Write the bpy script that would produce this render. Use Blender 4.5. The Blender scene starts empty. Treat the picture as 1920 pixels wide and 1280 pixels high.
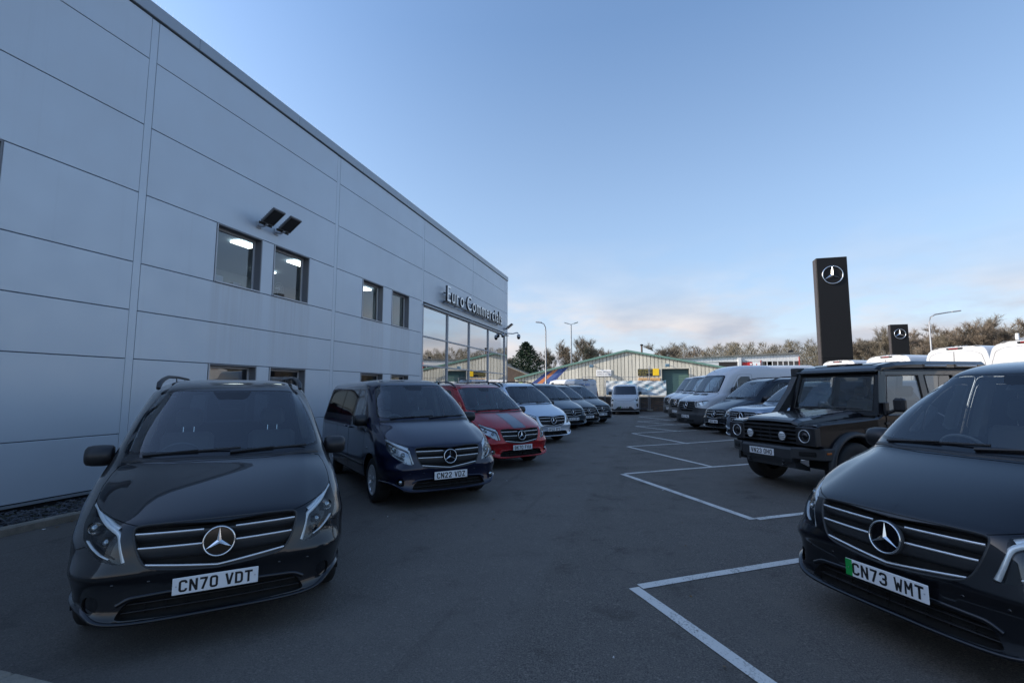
import bpy, bmesh, math, random
import numpy as np
from math import sin, cos, pi, radians, degrees, sqrt, atan2
from mathutils import Vector, Matrix
from mathutils.geometry import delaunay_2d_cdt

scene = bpy.context.scene
random.seed(7)

# ---------------------------------------------------------------- camera
CAM_YAW, CAM_PITCH, CAM_ROLL, CAM_H = radians(16.175), radians(5.657), radians(-0.133), 1.7295
cam_data = bpy.data.cameras.new('camera')
cam_data.sensor_width = 36.0
cam_data.lens = 906.94 / 1920.0 * 36.0
cam_data.clip_start, cam_data.clip_end = 0.05, 3000.0
cam = bpy.data.objects.new('camera', cam_data)
scene.collection.objects.link(cam)
cam.matrix_world = (Matrix.Translation((0, 0, CAM_H)) @ Matrix.Rotation(CAM_YAW, 4, 'Z')
                    @ Matrix.Rotation(pi / 2 + CAM_PITCH, 4, 'X') @ Matrix.Rotation(-CAM_ROLL, 4, 'Z'))
scene.camera = cam

# ---------------------------------------------------------------- sun and sky
SUN = Vector((-1.0, -0.34, 0.47)).normalized()          # towards the sun
SUN_EL = math.asin(SUN.z)
SUN_AZ = atan2(SUN.x, SUN.y)
sun_data = bpy.data.lights.new('sun', 'SUN')
sun_data.energy = 2.05
sun_data.angle = radians(0.53)
sun_data.color = (1.0, 0.90, 0.76)
sun = bpy.data.objects.new('sun', sun_data)
sun.rotation_euler = SUN.to_track_quat('Z', 'Y').to_euler()
sun.location = SUN * 60
scene.collection.objects.link(sun)

world = bpy.data.worlds.new('World')
scene.world = world
world.use_nodes = True
wn, wl = world.node_tree.nodes, world.node_tree.links
wn.clear()
w_out = wn.new('ShaderNodeOutputWorld')
w_bg = wn.new('ShaderNodeBackground')
w_bg.inputs['Strength'].default_value = 0.13
sky = wn.new('ShaderNodeTexSky')
sky.sky_type = 'NISHITA'
sky.sun_disc = False
sky.sun_elevation = SUN_EL
sky.sun_rotation = SUN_AZ
sky.altitude = 20
sky.air_density = 1.0
sky.dust_density = 1.2
sky.ozone_density = 1.6
# soft low clouds near the horizon, mixed over the clear sky
w_tc = wn.new('ShaderNodeTexCoord')
w_map = wn.new('ShaderNodeMapping'); w_map.inputs['Scale'].default_value = (1.0, 1.0, 3.0)
w_noise = wn.new('ShaderNodeTexNoise'); w_noise.inputs['Scale'].default_value = 3.2
w_noise.inputs['Detail'].default_value = 9; w_noise.inputs['Roughness'].default_value = 0.55
w_ramp = wn.new('ShaderNodeValToRGB')
w_ramp.color_ramp.elements[0].position = 0.41; w_ramp.color_ramp.elements[1].position = 0.55
w_sep = wn.new('ShaderNodeSeparateXYZ')
w_hr = wn.new('ShaderNodeValToRGB')                     # cloud cover by height over the horizon
cr = w_hr.color_ramp
cr.elements[0].position = 0.0; cr.elements[0].color = (1.0,) * 3 + (1,)
cr.elements[1].position = 0.30; cr.elements[1].color = (0, 0, 0, 1)
e = cr.elements.new(0.12); e.color = (1.0, 1.0, 1.0, 1)
e = cr.elements.new(0.19); e.color = (0.30, 0.30, 0.30, 1)
w_mul = wn.new('ShaderNodeMath'); w_mul.operation = 'MULTIPLY'
w_noise2 = wn.new('ShaderNodeTexNoise'); w_noise2.inputs['Scale'].default_value = 5.5
w_noise2.inputs['Detail'].default_value = 7
w_ccol = wn.new('ShaderNodeValToRGB')
w_ccol.color_ramp.elements[0].position = 0.35; w_ccol.color_ramp.elements[0].color = (1.45, 1.58, 1.86, 1)
w_ccol.color_ramp.elements[1].position = 0.68; w_ccol.color_ramp.elements[1].color = (2.45, 2.30, 2.28, 1)
w_mix = wn.new('ShaderNodeMix'); w_mix.data_type = 'RGBA'
wl.new(w_tc.outputs['Generated'], w_map.inputs['Vector'])
wl.new(w_map.outputs['Vector'], w_noise.inputs['Vector'])
wl.new(w_map.outputs['Vector'], w_noise2.inputs['Vector'])
wl.new(w_noise.outputs['Fac'], w_ramp.inputs['Fac'])
wl.new(w_noise2.outputs['Fac'], w_ccol.inputs['Fac'])
wl.new(w_tc.outputs['Generated'], w_sep.inputs['Vector'])
wl.new(w_sep.outputs['Z'], w_hr.inputs['Fac'])
wl.new(w_ramp.outputs['Color'], w_mul.inputs[0])
wl.new(w_hr.outputs['Color'], w_mul.inputs[1])
wl.new(w_mul.outputs['Value'], w_mix.inputs['Factor'])
# thin haze that evens out the lower sky
w_hz = wn.new('ShaderNodeValToRGB'); hc = w_hz.color_ramp
hc.elements[0].position = 0.0; hc.elements[0].color = (0.88,) * 3 + (1,)
hc.elements[1].position = 0.85; hc.elements[1].color = (0.62, 0.62, 0.62, 1)
e = hc.elements.new(0.12); e.color = (0.80, 0.80, 0.80, 1)
e = hc.elements.new(0.35); e.color = (0.70, 0.70, 0.70, 1)
w_hcol = wn.new('ShaderNodeValToRGB'); h2 = w_hcol.color_ramp
h2.elements[0].position = 0.0; h2.elements[0].color = (1.80, 1.90, 2.15, 1)
h2.elements[1].position = 1.0; h2.elements[1].color = (0.20, 0.42, 0.95, 1)
e = h2.elements.new(0.2); e.color = (0.98, 1.40, 2.02, 1)
e = h2.elements.new(0.62); e.color = (0.34, 0.66, 1.28, 1)
w_hmix = wn.new('ShaderNodeMix'); w_hmix.data_type = 'RGBA'
wl.new(w_sep.outputs['Z'], w_hz.inputs['Fac']); wl.new(w_sep.outputs['Z'], w_hcol.inputs['Fac'])
wl.new(w_hz.outputs['Color'], w_hmix.inputs['Factor']); wl.new(sky.outputs['Color'], w_hmix.inputs['A']); wl.new(w_hcol.outputs['Color'], w_hmix.inputs['B'])
wl.new(w_hmix.outputs['Result'], w_mix.inputs['A'])
wl.new(w_ccol.outputs['Color'], w_mix.inputs['B'])
# the whole sky is brighter towards the sun
w_dot = wn.new('ShaderNodeVectorMath'); w_dot.operation = 'DOT_PRODUCT'; w_dot.inputs[1].default_value = SUN
w_clp = wn.new('ShaderNodeMapRange'); w_clp.inputs['From Min'].default_value = 0.0; w_clp.inputs['From Max'].default_value = 1.0
w_clp.inputs['To Min'].default_value = 0.0; w_clp.inputs['To Max'].default_value = 1.0
w_pow = wn.new('ShaderNodeMath'); w_pow.operation = 'POWER'; w_pow.inputs[1].default_value = 2.2
w_mad = wn.new('ShaderNodeMath'); w_mad.operation = 'MULTIPLY_ADD'; w_mad.inputs[1].default_value = 0.9; w_mad.inputs[2].default_value = 1.0
w_glow = wn.new('ShaderNodeVectorMath'); w_glow.operation = 'SCALE'
wl.new(w_tc.outputs['Generated'], w_dot.inputs[0]); wl.new(w_dot.outputs['Value'], w_clp.inputs['Value']); wl.new(w_clp.outputs['Result'], w_pow.inputs[0])
wl.new(w_pow.outputs['Value'], w_mad.inputs[0]); wl.new(w_mix.outputs['Result'], w_glow.inputs[0]); wl.new(w_mad.outputs['Value'], w_glow.inputs['Scale'])
wl.new(w_glow.outputs['Vector'], w_bg.inputs['Color'])
wl.new(w_bg.outputs['Background'], w_out.inputs['Surface'])

# ---------------------------------------------------------------- exposure
vs = scene.view_settings
vs.view_transform = 'Standard'
vs.look = 'None'
vs.exposure = 1.55
vs.gamma = 1.0
vs.use_curve_mapping = False
scene.render.engine = 'CYCLES'
scene.cycles.max_bounces = 10
scene.cycles.transparent_max_bounces = 16

# ================================================================ materials
def mat(name, color=(0.5, 0.5, 0.5), rough=0.5, metal=0.0, coat=0.0, coat_rough=0.03, spec=None, noise=None, bump=None, emit=None):
    """noise = (scale, amount, detail): grain in the base colour; bump = (scale, strength, distance)"""
    m = bpy.data.materials.new(name); m.use_nodes = True
    nt = m.node_tree; b = nt.nodes['Principled BSDF']
    b.inputs['Base Color'].default_value = (*color, 1)
    b.inputs['Roughness'].default_value = rough
    b.inputs['Metallic'].default_value = metal
    b.inputs['Coat Weight'].default_value = coat
    b.inputs['Coat Roughness'].default_value = coat_rough
    if spec is not None: b.inputs['Specular IOR Level'].default_value = spec
    if emit: b.inputs['Emission Color'].default_value = (*emit[0], 1); b.inputs['Emission Strength'].default_value = emit[1]
    tc = None
    if noise or bump:
        tc = nt.nodes.new('ShaderNodeTexCoord')
    if noise:
        n = nt.nodes.new('ShaderNodeTexNoise'); n.inputs['Scale'].default_value = noise[0]; n.inputs['Detail'].default_value = noise[2]
        mr = nt.nodes.new('ShaderNodeMapRange'); mr.inputs['From Min'].default_value = 0.25; mr.inputs['From Max'].default_value = 0.75
        mr.inputs['To Min'].default_value = 1 - noise[1]; mr.inputs['To Max'].default_value = 1 + noise[1]
        mx = nt.nodes.new('ShaderNodeMix'); mx.data_type = 'RGBA'; mx.blend_type = 'MULTIPLY'; mx.inputs['Factor'].default_value = 1
        mx.inputs['A'].default_value = (*color, 1)
        nt.links.new(tc.outputs['Object'], n.inputs['Vector']); nt.links.new(n.outputs['Fac'], mr.inputs['Value'])
        nt.links.new(mr.outputs['Result'], mx.inputs['B']); nt.links.new(mx.outputs['Result'], b.inputs['Base Color'])
    if bump:
        n2 = nt.nodes.new('ShaderNodeTexNoise'); n2.inputs['Scale'].default_value = bump[0]; n2.inputs['Detail'].default_value = 6
        bp = nt.nodes.new('ShaderNodeBump'); bp.inputs['Strength'].default_value = bump[1]; bp.inputs['Distance'].default_value = bump[2]
        nt.links.new(tc.outputs['Object'], n2.inputs['Vector']); nt.links.new(n2.outputs['Fac'], bp.inputs['Height'])
        nt.links.new(bp.outputs['Normal'], b.inputs['Normal'])
    return m

def paint(name, color, metal=0.55, rough=0.32, dirt=0.05):
    """car lacquer: metallic base with flake and dust variation under a clear coat"""
    m = mat(name, color, rough, metal, 1.0, 0.015, spec=0.12)
    nt = m.node_tree; b = nt.nodes['Principled BSDF']
    tc = nt.nodes.new('ShaderNodeTexCoord')
    n = nt.nodes.new('ShaderNodeTexNoise'); n.inputs['Scale'].default_value = 3.0; n.inputs['Detail'].default_value = 8; n.inputs['Roughness'].default_value = 0.7
    mr = nt.nodes.new('ShaderNodeMapRange'); mr.inputs['From Min'].default_value = 0.4; mr.inputs['From Max'].default_value = 0.8
    mr.inputs['To Min'].default_value = 0.0; mr.inputs['To Max'].default_value = dirt
    mx = nt.nodes.new('ShaderNodeMix'); mx.data_type = 'RGBA'; mx.inputs['A'].default_value = (*color, 1); mx.inputs['B'].default_value = (0.09, 0.088, 0.085, 1)
    mr2 = nt.nodes.new('ShaderNodeMapRange'); mr2.inputs['To Min'].default_value = 0.0; mr2.inputs['To Max'].default_value = 0.025
    L = nt.links.new
    L(tc.outputs['Object'], n.inputs['Vector']); L(n.outputs['Fac'], mr.inputs['Value']); L(mr.outputs['Result'], mx.inputs['Factor'])
    L(mx.outputs['Result'], b.inputs['Base Color']); L(n.outputs['Fac'], mr2.inputs['Value']); L(mr2.outputs['Result'], b.inputs['Coat Roughness'])
    return m

def glass(name, tint=(0.8, 0.86, 0.86), refl_rough=0.0, extra=0.0, k=1.2):
    """thin pane: fresnel reflection over a tinted see-through layer"""
    m = bpy.data.materials.new(name); m.use_nodes = True
    nt = m.node_tree; nt.nodes.clear()
    o = nt.nodes.new('ShaderNodeOutputMaterial'); g = nt.nodes.new('ShaderNodeBsdfGlossy'); t = nt.nodes.new('ShaderNodeBsdfTransparent')
    f = nt.nodes.new('ShaderNodeFresnel'); mx = nt.nodes.new('ShaderNodeMixShader'); ma = nt.nodes.new('ShaderNodeMath')
    f.inputs['IOR'].default_value = 1.6
    g.inputs['Roughness'].default_value = refl_rough; g.inputs['Color'].default_value = (0.95, 0.97, 1, 1)
    t.inputs['Color'].default_value = (*tint, 1)
    ma.operation = 'MULTIPLY_ADD'; ma.inputs[1].default_value = k; ma.inputs[2].default_value = extra; ma.use_clamp = True
    L = nt.links.new
    L(f.outputs[0], ma.inputs[0]); L(ma.outputs[0], mx.inputs['Fac']); L(t.outputs[0], mx.inputs[1]); L(g.outputs[0], mx.inputs[2]); L(mx.outputs[0], o.inputs[0])
    return m

M = {}
M['chrome'] = mat('chrome', (0.78, 0.79, 0.80), 0.09, 1.0)
M['satin'] = mat('satin_silver', (0.55, 0.56, 0.58), 0.28, 1.0)
M['black_plastic'] = mat('black_plastic', (0.018, 0.018, 0.02), 0.42, bump=(400, 0.15, 0.0004))
M['grey_plastic'] = mat('grey_plastic', (0.028, 0.03, 0.033), 0.5, bump=(400, 0.15, 0.0004))
M['grille_black'] = mat('grille_black', (0.028, 0.030, 0.033), 0.45)
M['gloss_black'] = mat('gloss_black', (0.006, 0.006, 0.008), 0.06)
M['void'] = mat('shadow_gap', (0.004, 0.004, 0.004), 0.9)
M['rubber'] = mat('tyre_rubber', (0.016, 0.016, 0.017), 0.75, noise=(6, 0.25, 4))
M['alloy'] = mat('alloy', (0.66, 0.68, 0.70), 0.28, 0.5)
M['dark_alloy'] = mat('dark_alloy', (0.03, 0.03, 0.033), 0.35, 0.6)
M['disc'] = mat('brake_disc', (0.25, 0.24, 0.23), 0.4, 1.0)
M['windscreen'] = glass('windscreen_glass', (0.84, 0.92, 0.92), 0, 0.012, 1.3)
M['side_glass'] = glass('side_glass', (0.70, 0.76, 0.76))
M['tinted_glass'] = glass('tinted_glass', (0.30, 0.31, 0.30), 0, 0.05)
M['privacy_glass'] = glass('privacy_glass', (0.05, 0.055, 0.06), 0, 0.03)
M['lamp_glass'] = glass('lamp_glass', (0.97, 0.99, 0.99), k=.5)
M['lamp_white'] = mat('lamp_white', (0.82, 0.85, 0.87), 0.2, 0.25)
M['lamp_inner'] = mat('lamp_inner', (0.34, 0.36, 0.38), 0.18, 0.8)
M['bright_trim'] = mat('bright_trim', (0.88, 0.89, 0.90), 0.22, 0.65)
M['lens'] = mat('lamp_lens', (0.42, 0.46, 0.48), 0.05, 0.85)
M['amber'] = mat('amber_lens', (0.45, 0.12, 0.02), 0.15)
M['red_lens'] = mat('red_lens', (0.25, 0.01, 0.01), 0.15)
M['seat'] = mat('seat_fabric', (0.11, 0.11, 0.112), 0.85)
M['dash'] = mat('dash_plastic', (0.12, 0.122, 0.125), 0.6)
M['liner'] = mat('cabin_lining', (0.48, 0.48, 0.46), 0.8)
M['plate_white'] = mat('plate_white', (0.76, 0.77, 0.78), 0.28)
M['plate_black'] = mat('plate_black', (0.01, 0.01, 0.012), 0.4)
M['plate_green'] = mat('plate_green', (0.01, 0.30, 0.06), 0.35)

# ================================================================ objects
COL = scene.collection
def thing(name, label, cat, loc=(0, 0, 0), rotz=0.0, group=None):
    o = bpy.data.objects.new(name, None); COL.objects.link(o)
    o.empty_display_size = 0.3
    o.location = loc; o.rotation_euler = (0, 0, rotz)
    o['label'] = label; o['category'] = cat
    if group: o['group'] = group
    return o
def tag(o, label=None, cat=None, group=None, kind=None):
    if label: o['label'] = label
    if cat: o['category'] = cat
    if group: o['group'] = group
    if kind: o['kind'] = kind
    return o
def link_mesh(name, me, parent=None):
    o = bpy.data.objects.new(name, me); COL.objects.link(o)
    if parent is not None: o.parent = parent
    return o
def copy_tree(o, parent=None):
    c = o.copy(); COL.objects.link(c)
    if parent is not None: c.parent = parent; c.matrix_parent_inverse = o.matrix_parent_inverse
    for ch in o.children: copy_tree(ch, c)
    return c
def walk(o):
    yield o
    for c in o.children: yield from walk(c)
def remat(root, old, new):
    for o in walk(root):
        if o.type == 'MESH':
            for s in o.material_slots:
                if s.material is old: s.link = 'OBJECT'; s.material = new
def drop(root, names):
    hit = [o for o in walk(root) if o.name.split('.')[0] in names]
    dead = []
    for o in hit:
        for c in walk(o):
            if c not in dead: dead.append(c)
    for c in dead[::-1]: bpy.data.objects.remove(c)

class MB:
    """collects simple solids; build() links them as one mesh object"""
    def __init__(s): s.v = []; s.f = []; s.m = []; s.sm = []; s.mats = []
    def mi(s, m):
        if m not in s.mats: s.mats.append(m)
        return s.mats.index(m)
    def add(s, vs, fs, m, smooth=False):
        k = len(s.v); i = s.mi(m)
        s.v += [tuple(p) for p in vs]
        for f in fs: s.f.append([a + k for a in f]); s.m.append(i); s.sm.append(smooth)
    def box(s, lo, hi, m, mtx=None, bev=0.0):
        x0, y0, z0 = lo; x1, y1, z1 = hi
        if bev <= 0:
            vs = [(x0,y0,z0),(x1,y0,z0),(x1,y1,z0),(x0,y1,z0),(x0,y0,z1),(x1,y0,z1),(x1,y1,z1),(x0,y1,z1)]
            fs = [(0,3,2,1),(4,5,6,7),(0,1,5,4),(1,2,6,5),(2,3,7,6),(3,0,4,7)]
        else:
            b = min(bev, abs(x1-x0)*.49, abs(y1-y0)*.49, abs(z1-z0)*.49)
            vs = []; idx = {}
            for ix in (0,1):
                for iy in (0,1):
                    for iz in (0,1):
                        X=(x0,x1)[ix]; Y=(y0,y1)[iy]; Z=(z0,z1)[iz]
                        dx=(b,-b)[ix]; dy=(b,-b)[iy]; dz=(b,-b)[iz]
                        for a, p in (('x',(X,Y+dy,Z+dz)),('y',(X+dx,Y,Z+dz)),('z',(X+dx,Y+dy,Z))):
                            idx[ix,iy,iz,a]=len(vs); vs.append(p)
            I=lambda *k: idx[k]
            fs=[(I(0,0,0,'x'),I(0,0,1,'x'),I(0,1,1,'x'),I(0,1,0,'x')),(I(1,0,0,'x'),I(1,1,0,'x'),I(1,1,1,'x'),I(1,0,1,'x')),
                (I(0,0,0,'y'),I(1,0,0,'y'),I(1,0,1,'y'),I(0,0,1,'y')),(I(0,1,0,'y'),I(0,1,1,'y'),I(1,1,1,'y'),I(1,1,0,'y')),
                (I(0,0,0,'z'),I(0,1,0,'z'),I(1,1,0,'z'),I(1,0,0,'z')),(I(0,0,1,'z'),I(1,0,1,'z'),I(1,1,1,'z'),I(0,1,1,'z'))]
            for i in (0,1):
                for j in (0,1):
                    fs.append((I(0,i,j,'y'),I(1,i,j,'y'),I(1,i,j,'z'),I(0,i,j,'z')))
                    fs.append((I(i,0,j,'x'),I(i,1,j,'x'),I(i,1,j,'z'),I(i,0,j,'z')))
                    fs.append((I(i,j,0,'x'),I(i,j,1,'x'),I(i,j,1,'y'),I(i,j,0,'y')))
                    for k in (0,1): fs.append((I(i,j,k,'x'),I(i,j,k,'y'),I(i,j,k,'z')))
        if mtx is not None: vs = [mtx @ Vector(p) for p in vs]
        s.add(vs, fs, m)
    def hexa(s, pts, m):
        """8 corner points: bottom four ccw then top four"""
        s.add(pts, [(0,3,2,1),(4,5,6,7),(0,1,5,4),(1,2,6,5),(2,3,7,6),(3,0,4,7)], m)
    def quad(s, a, b, c, d, m): s.add([a,b,c,d], [(0,1,2,3)], m)
    def prism(s, poly, axis, a0, a1, m, bev=0.0):
        """poly in the two other axes, extruded along axis 0/1/2"""
        def P(p, a):
            q = list(p); q.insert(axis, a); return tuple(q)
        n = len(poly)
        if bev > 0:
            c = (sum(p[0] for p in poly)/n, sum(p[1] for p in poly)/n)
            ins = inset(poly, bev)
            sg = 1 if a1 > a0 else -1
            rings = [(ins, a0), (poly, a0+sg*bev), (poly, a1-sg*bev), (ins, a1)]
        else: rings = [(poly, a0), (poly, a1)]
        vs = [P(p, a) for pl, a in rings for p in pl]
        fs = [tuple(range(n))[::-1], tuple(range((len(rings)-1)*n, len(rings)*n))]
        for r in range(len(rings)-1):
            for i in range(n):
                j = (i+1) % n
                fs.append((r*n+i, r*n+j, (r+1)*n+j, (r+1)*n+i))
        s.add(vs, fs, m)
    def tube(s, pts, r, m, n=8, cap=True, flat=1.0, up=None):
        pts = [Vector(p) for p in pts]; rs = r if isinstance(r, (list, tuple)) else [r]*len(pts)
        vs = []; 
        for i, p in enumerate(pts):
            t = (pts[min(i+1, len(pts)-1)] - pts[max(i-1, 0)]).normalized()
            u = Vector(up) if up else (Vector((0,0,1)) if abs(t.z) < .95 else Vector((1,0,0)))
            a = t.cross(u).normalized(); b = a.cross(t).normalized()
            for k in range(n):
                an = 2*pi*k/n; vs.append(p + a*cos(an)*rs[i] + b*sin(an)*rs[i]*flat)
        fs = []
        for i in range(len(pts)-1):
            for k in range(n):
                k2 = (k+1) % n; fs.append((i*n+k, i*n+k2, (i+1)*n+k2, (i+1)*n+k))
        s.add(vs, fs, m, n > 6)
        if cap:
            s.add([vs[k] for k in range(n)], [tuple(range(n))[::-1]], m)
            s.add([vs[(len(pts)-1)*n+k] for k in range(n)], [tuple(range(n))], m)
    def lathe(s, prof, m, n=24, axis='y', at=(0,0,0), a0=0.0, a1=2*pi, smooth=True):
        """prof: (radius, along-axis)"""
        full = abs(a1-a0-2*pi) < 1e-6; k = n if full else n+1
        vs = []
        for (r, h) in prof:
            for i in range(k):
                an = a0+(a1-a0)*i/n; c, d = r*cos(an), r*sin(an)
                p = {'y': (c, h, d), 'z': (c, d, h), 'x': (h, c, d)}[axis]
                vs.append((p[0]+at[0], p[1]+at[1], p[2]+at[2]))
        fs = []
        for j in range(len(prof)-1):
            for i in range(n):
                i2 = (i+1) % k; fs.append((j*k+i, j*k+i2, (j+1)*k+i2, (j+1)*k+i))
        s.add(vs, fs, m, smooth)
    def mesh(s, name):
        me = bpy.data.meshes.new(name); me.from_pydata(s.v, [], s.f)
        for m in s.mats: me.materials.append(m)
        me.polygons.foreach_set('material_index', s.m); me.polygons.foreach_set('use_smooth', s.sm)
        me.update(); return me
    def build(s, name, parent=None, recalc=True):
        me = s.mesh(name)
        if recalc:
            b = bmesh.new(); b.from_mesh(me); bmesh.ops.recalc_face_normals(b, faces=b.faces); b.to_mesh(me); b.free()
        return link_mesh(name, me, parent)

def inset(poly, d):
    n = len(poly); A = sum(poly[i][0]*poly[(i+1)%n][1]-poly[(i+1)%n][0]*poly[i][1] for i in range(n))
    sg = 1 if A > 0 else -1; out = []
    for i in range(n):
        p0, p, p1 = Vector(poly[i-1]), Vector(poly[i]), Vector(poly[(i+1)%n])
        a = (p-p0).normalized(); b = (p1-p).normalized()
        na = Vector((-a.y, a.x))*sg; nb = Vector((-b.y, b.x))*sg
        h = (na+nb); h = h.normalized() if h.length > 1e-6 else na
        k = d/max(.35, h.dot(na)); out.append((p.x+h.x*k, p.y+h.y*k))
    return out

# ---------------------------------------------------------------- stroke lettering (plate style), cell 50 x 79, stroke 14
def _arc(cx, cy, rx, ry, a0, a1, n=6):
    return [(cx+rx*cos(radians(a0+(a1-a0)*i/n)), cy+ry*sin(radians(a0+(a1-a0)*i/n))) for i in range(n+1)]
def glyph(c):
    L, R, B, T, Mx = 7, 43, 7, 72, 25; r = 12
    top = _arc(R-r, T-r, r, r, 0, 90) ; tl = _arc(L+r, T-r, r, r, 90, 180); bl = _arc(L+r, B+r, r, r, 180, 270); br = _arc(R-r, B+r, r, r, 270, 360)
    G = {
     'C': [[(R, T-r-4)]+top+tl+bl+br+[(R, B+r+4)]],
     '0': [[(R, 40)]+top+tl+bl+br+[(R, 40.1)]], 'O': [[(R, 40)]+top+tl+bl+br+[(R, 40.1)]],
     'G': [[(R, T-r-3)]+top+tl+bl+br+[(R, 36), (Mx+2, 36)]],
     'N': [[(L, 0), (L, 79)], [(L+2, 72), (R-2, 7)], [(R, 0), (R, 79)]],
     'M': [[(L, 0), (L, 79)], [(L+1, 76), (Mx, 32)], [(Mx, 32), (R-1, 76)], [(R, 0), (R, 79)]],
     'W': [[(4, 79), (14, 0)], [(14, 4), (25, 52)], [(25, 52), (36, 4)], [(36, 0), (46, 79)]],
     'V': [[(6, 79), (Mx-1, 2)], [(Mx+1, 2), (44, 79)]],
     'D': [[(L, 0), (L, 79)], [(L, T)] + _arc(R-14, T-14, 14, 14, 90, 0) + _arc(R-14, B+14, 14, 14, 0, -90) + [(L, B)]],
     'T': [[(0, T), (50, T)], [(Mx, T), (Mx, 0)]],
     'Z': [[(2, T), (48, T)], [(R-1, T), (L+1, B)], [(2, B), (48, B)]],
     '7': [[(2, T), (48, T)], [(R-1, T+2), (18, 0)]],
     '2': [[(L, T-r-3)]+tl[::-1]+top[::-1]+[(R, 50), (L+2, B+3)], [(L-5, B), (R+5, B)]],
     '3': [[(L, T-r-3)]+tl[::-1]+top[::-1]+_arc(R-10, 50, 10, 10, 0, -90)+[(20, 40)], [(22, 40)]+_arc(R-10, 30, 10, 10, 90, 0)+br[::-1]+bl[::-1]+[(L, B+r+3)]],
     'B': [[(L, 0), (L, 79)], [(L, T)]+_arc(R-14, T-13, 12, 13, 90, 0)+_arc(R-14, 53, 12, 13, 0, -90)+[(L, 41)], [(L, 41)]+_arc(R-14, 28, 14, 13, 90, 0)+_arc(R-14, B+13, 14, 13, 0, -90)+[(L, B)]],
     'P': [[(L, 0), (L, 79)], [(L, T)]+_arc(R-14, T-14, 14, 14, 90, 0)+_arc(R-14, 46, 14, 14, 0, -90)+[(L, 32)]],
     'K': [[(L, 0), (L, 79)], [(R+1, 79), (14, 38)], [(20, 46), (R+2, 0)]],
     'F': [[(L, 0), (L, 79)], [(L, T), (48, T)], [(L, 40), (42, 40)]],
     'E': [[(L, 0), (L, 79)], [(L, T), (48, T)], [(L, 40), (42, 40)], [(L, B), (48, B)]],
     'L': [[(L, 79), (L, B), (46, B)]],
     'A': [[(5, 0), (Mx-1, 77)], [(Mx+1, 77), (45, 0)], [(12, 22), (38, 22)]],
     'H': [[(L, 0), (L, 79)], [(L, 40), (R, 40)], [(R, 0), (R, 79)]],
     'J': [[(R, 79)]+br[::-1]+bl[::-1]+[(L, B+r+6)]],
     'R': [[(L, 0), (L, 79)], [(L, T)]+_arc(R-14, T-14, 14, 14, 90, 0)+_arc(R-14, 48, 14, 14, 0, -90)+[(L, 34)], [(24, 34), (R+1, 0)]],
     'S': [[(R, T-r-2)]+top+tl+_arc(L+11, 51, 11, 11, 180, 270)+_arc(R-11, 29, 11, 11, 90, 0)+br[::-1]+bl[::-1]+[(L, B+r+2)]],
     'X': [[(6, 79), (44, 0)], [(44, 79), (6, 0)]],
     'Y': [[(5, 79), (Mx, 40), (45, 79)], [(Mx, 42), (Mx, 0)]],
     '1': [[(Mx, 0), (Mx, 79)]],
     '5': [[(46, T), (L, T), (L, 44)]+_arc(R-14, 34, 14, 12, 90, 0)+br[::-1]+bl[::-1]+[(L, B+r)]],
     '6': [[(R, T-r)]+top+tl+bl+br+_arc(R-r, 32, r, 10, 0, 90)+[(L, 42)]],
     '8': [[(Mx, T)]+tl+_arc(L+12, 51, 10, 11, 180, 270)+_arc(L+12, 29, 12, 11, 90, 180)+bl+br+_arc(R-12, 29, 12, 11, 0, 90)+_arc(R-12, 51, 10, 11, 270, 360)+top+[(Mx-1, T)]],
     '-': [[(12, 38), (38, 38)]], '.': [[(20, 6), (30, 6)]], '&': [[(R, 0), (10, 60), (24, 74), (34, 60), (8, 20), (20, 6), (R, 34)]],
    }
    return G.get(c, [])
def stroke_poly(pl, w):
    """mitred ribbon along a polyline: left and right rails"""
    q = [pl[0]]
    for p in pl[1:]:
        if (p[0]-q[-1][0])**2+(p[1]-q[-1][1])**2 > .3: q.append(p)
    if len(q) < 2: return [], []
    Lr, Rr = [], []
    for i, p in enumerate(q):
        a = Vector(q[i])-Vector(q[i-1]) if i else Vector(q[1])-Vector(q[0])
        b = Vector(q[i+1])-Vector(q[i]) if i < len(q)-1 else a
        a.normalize(); b.normalize(); h = Vector((-a.y-b.y, a.x+b.x))
        h = h.normalized() if h.length > 1e-4 else Vector((-a.y, a.x))
        k = w/2/max(.42, h.dot(Vector((-a.y, a.x))))
        Lr.append((p[0]+h.x*k, p[1]+h.y*k)); Rr.append((p[0]-h.x*k, p[1]-h.y*k))
    return Lr, Rr
def glyph_mb(mb, c, m, O, U, V, N, s, w=14):
    if c in 'WM': w = 11.5
    """letter c with its lower left corner at O; U right, V up, N outwards (unit vectors); s = metres per unit"""
    for k, pl in enumerate(glyph(c)):
        A, Bq = stroke_poly(pl, w); off = N*(0.0003*k)
        if not A: continue
        P = lambda p: O+U*(p[0]*s)+V*(p[1]*s)+off
        vs = [P(p) for p in A]+[P(p) for p in Bq]; n = len(A)
        mb.add(vs, [(i, n+i, n+i+1, i+1) for i in range(n-1)], m)

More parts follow.
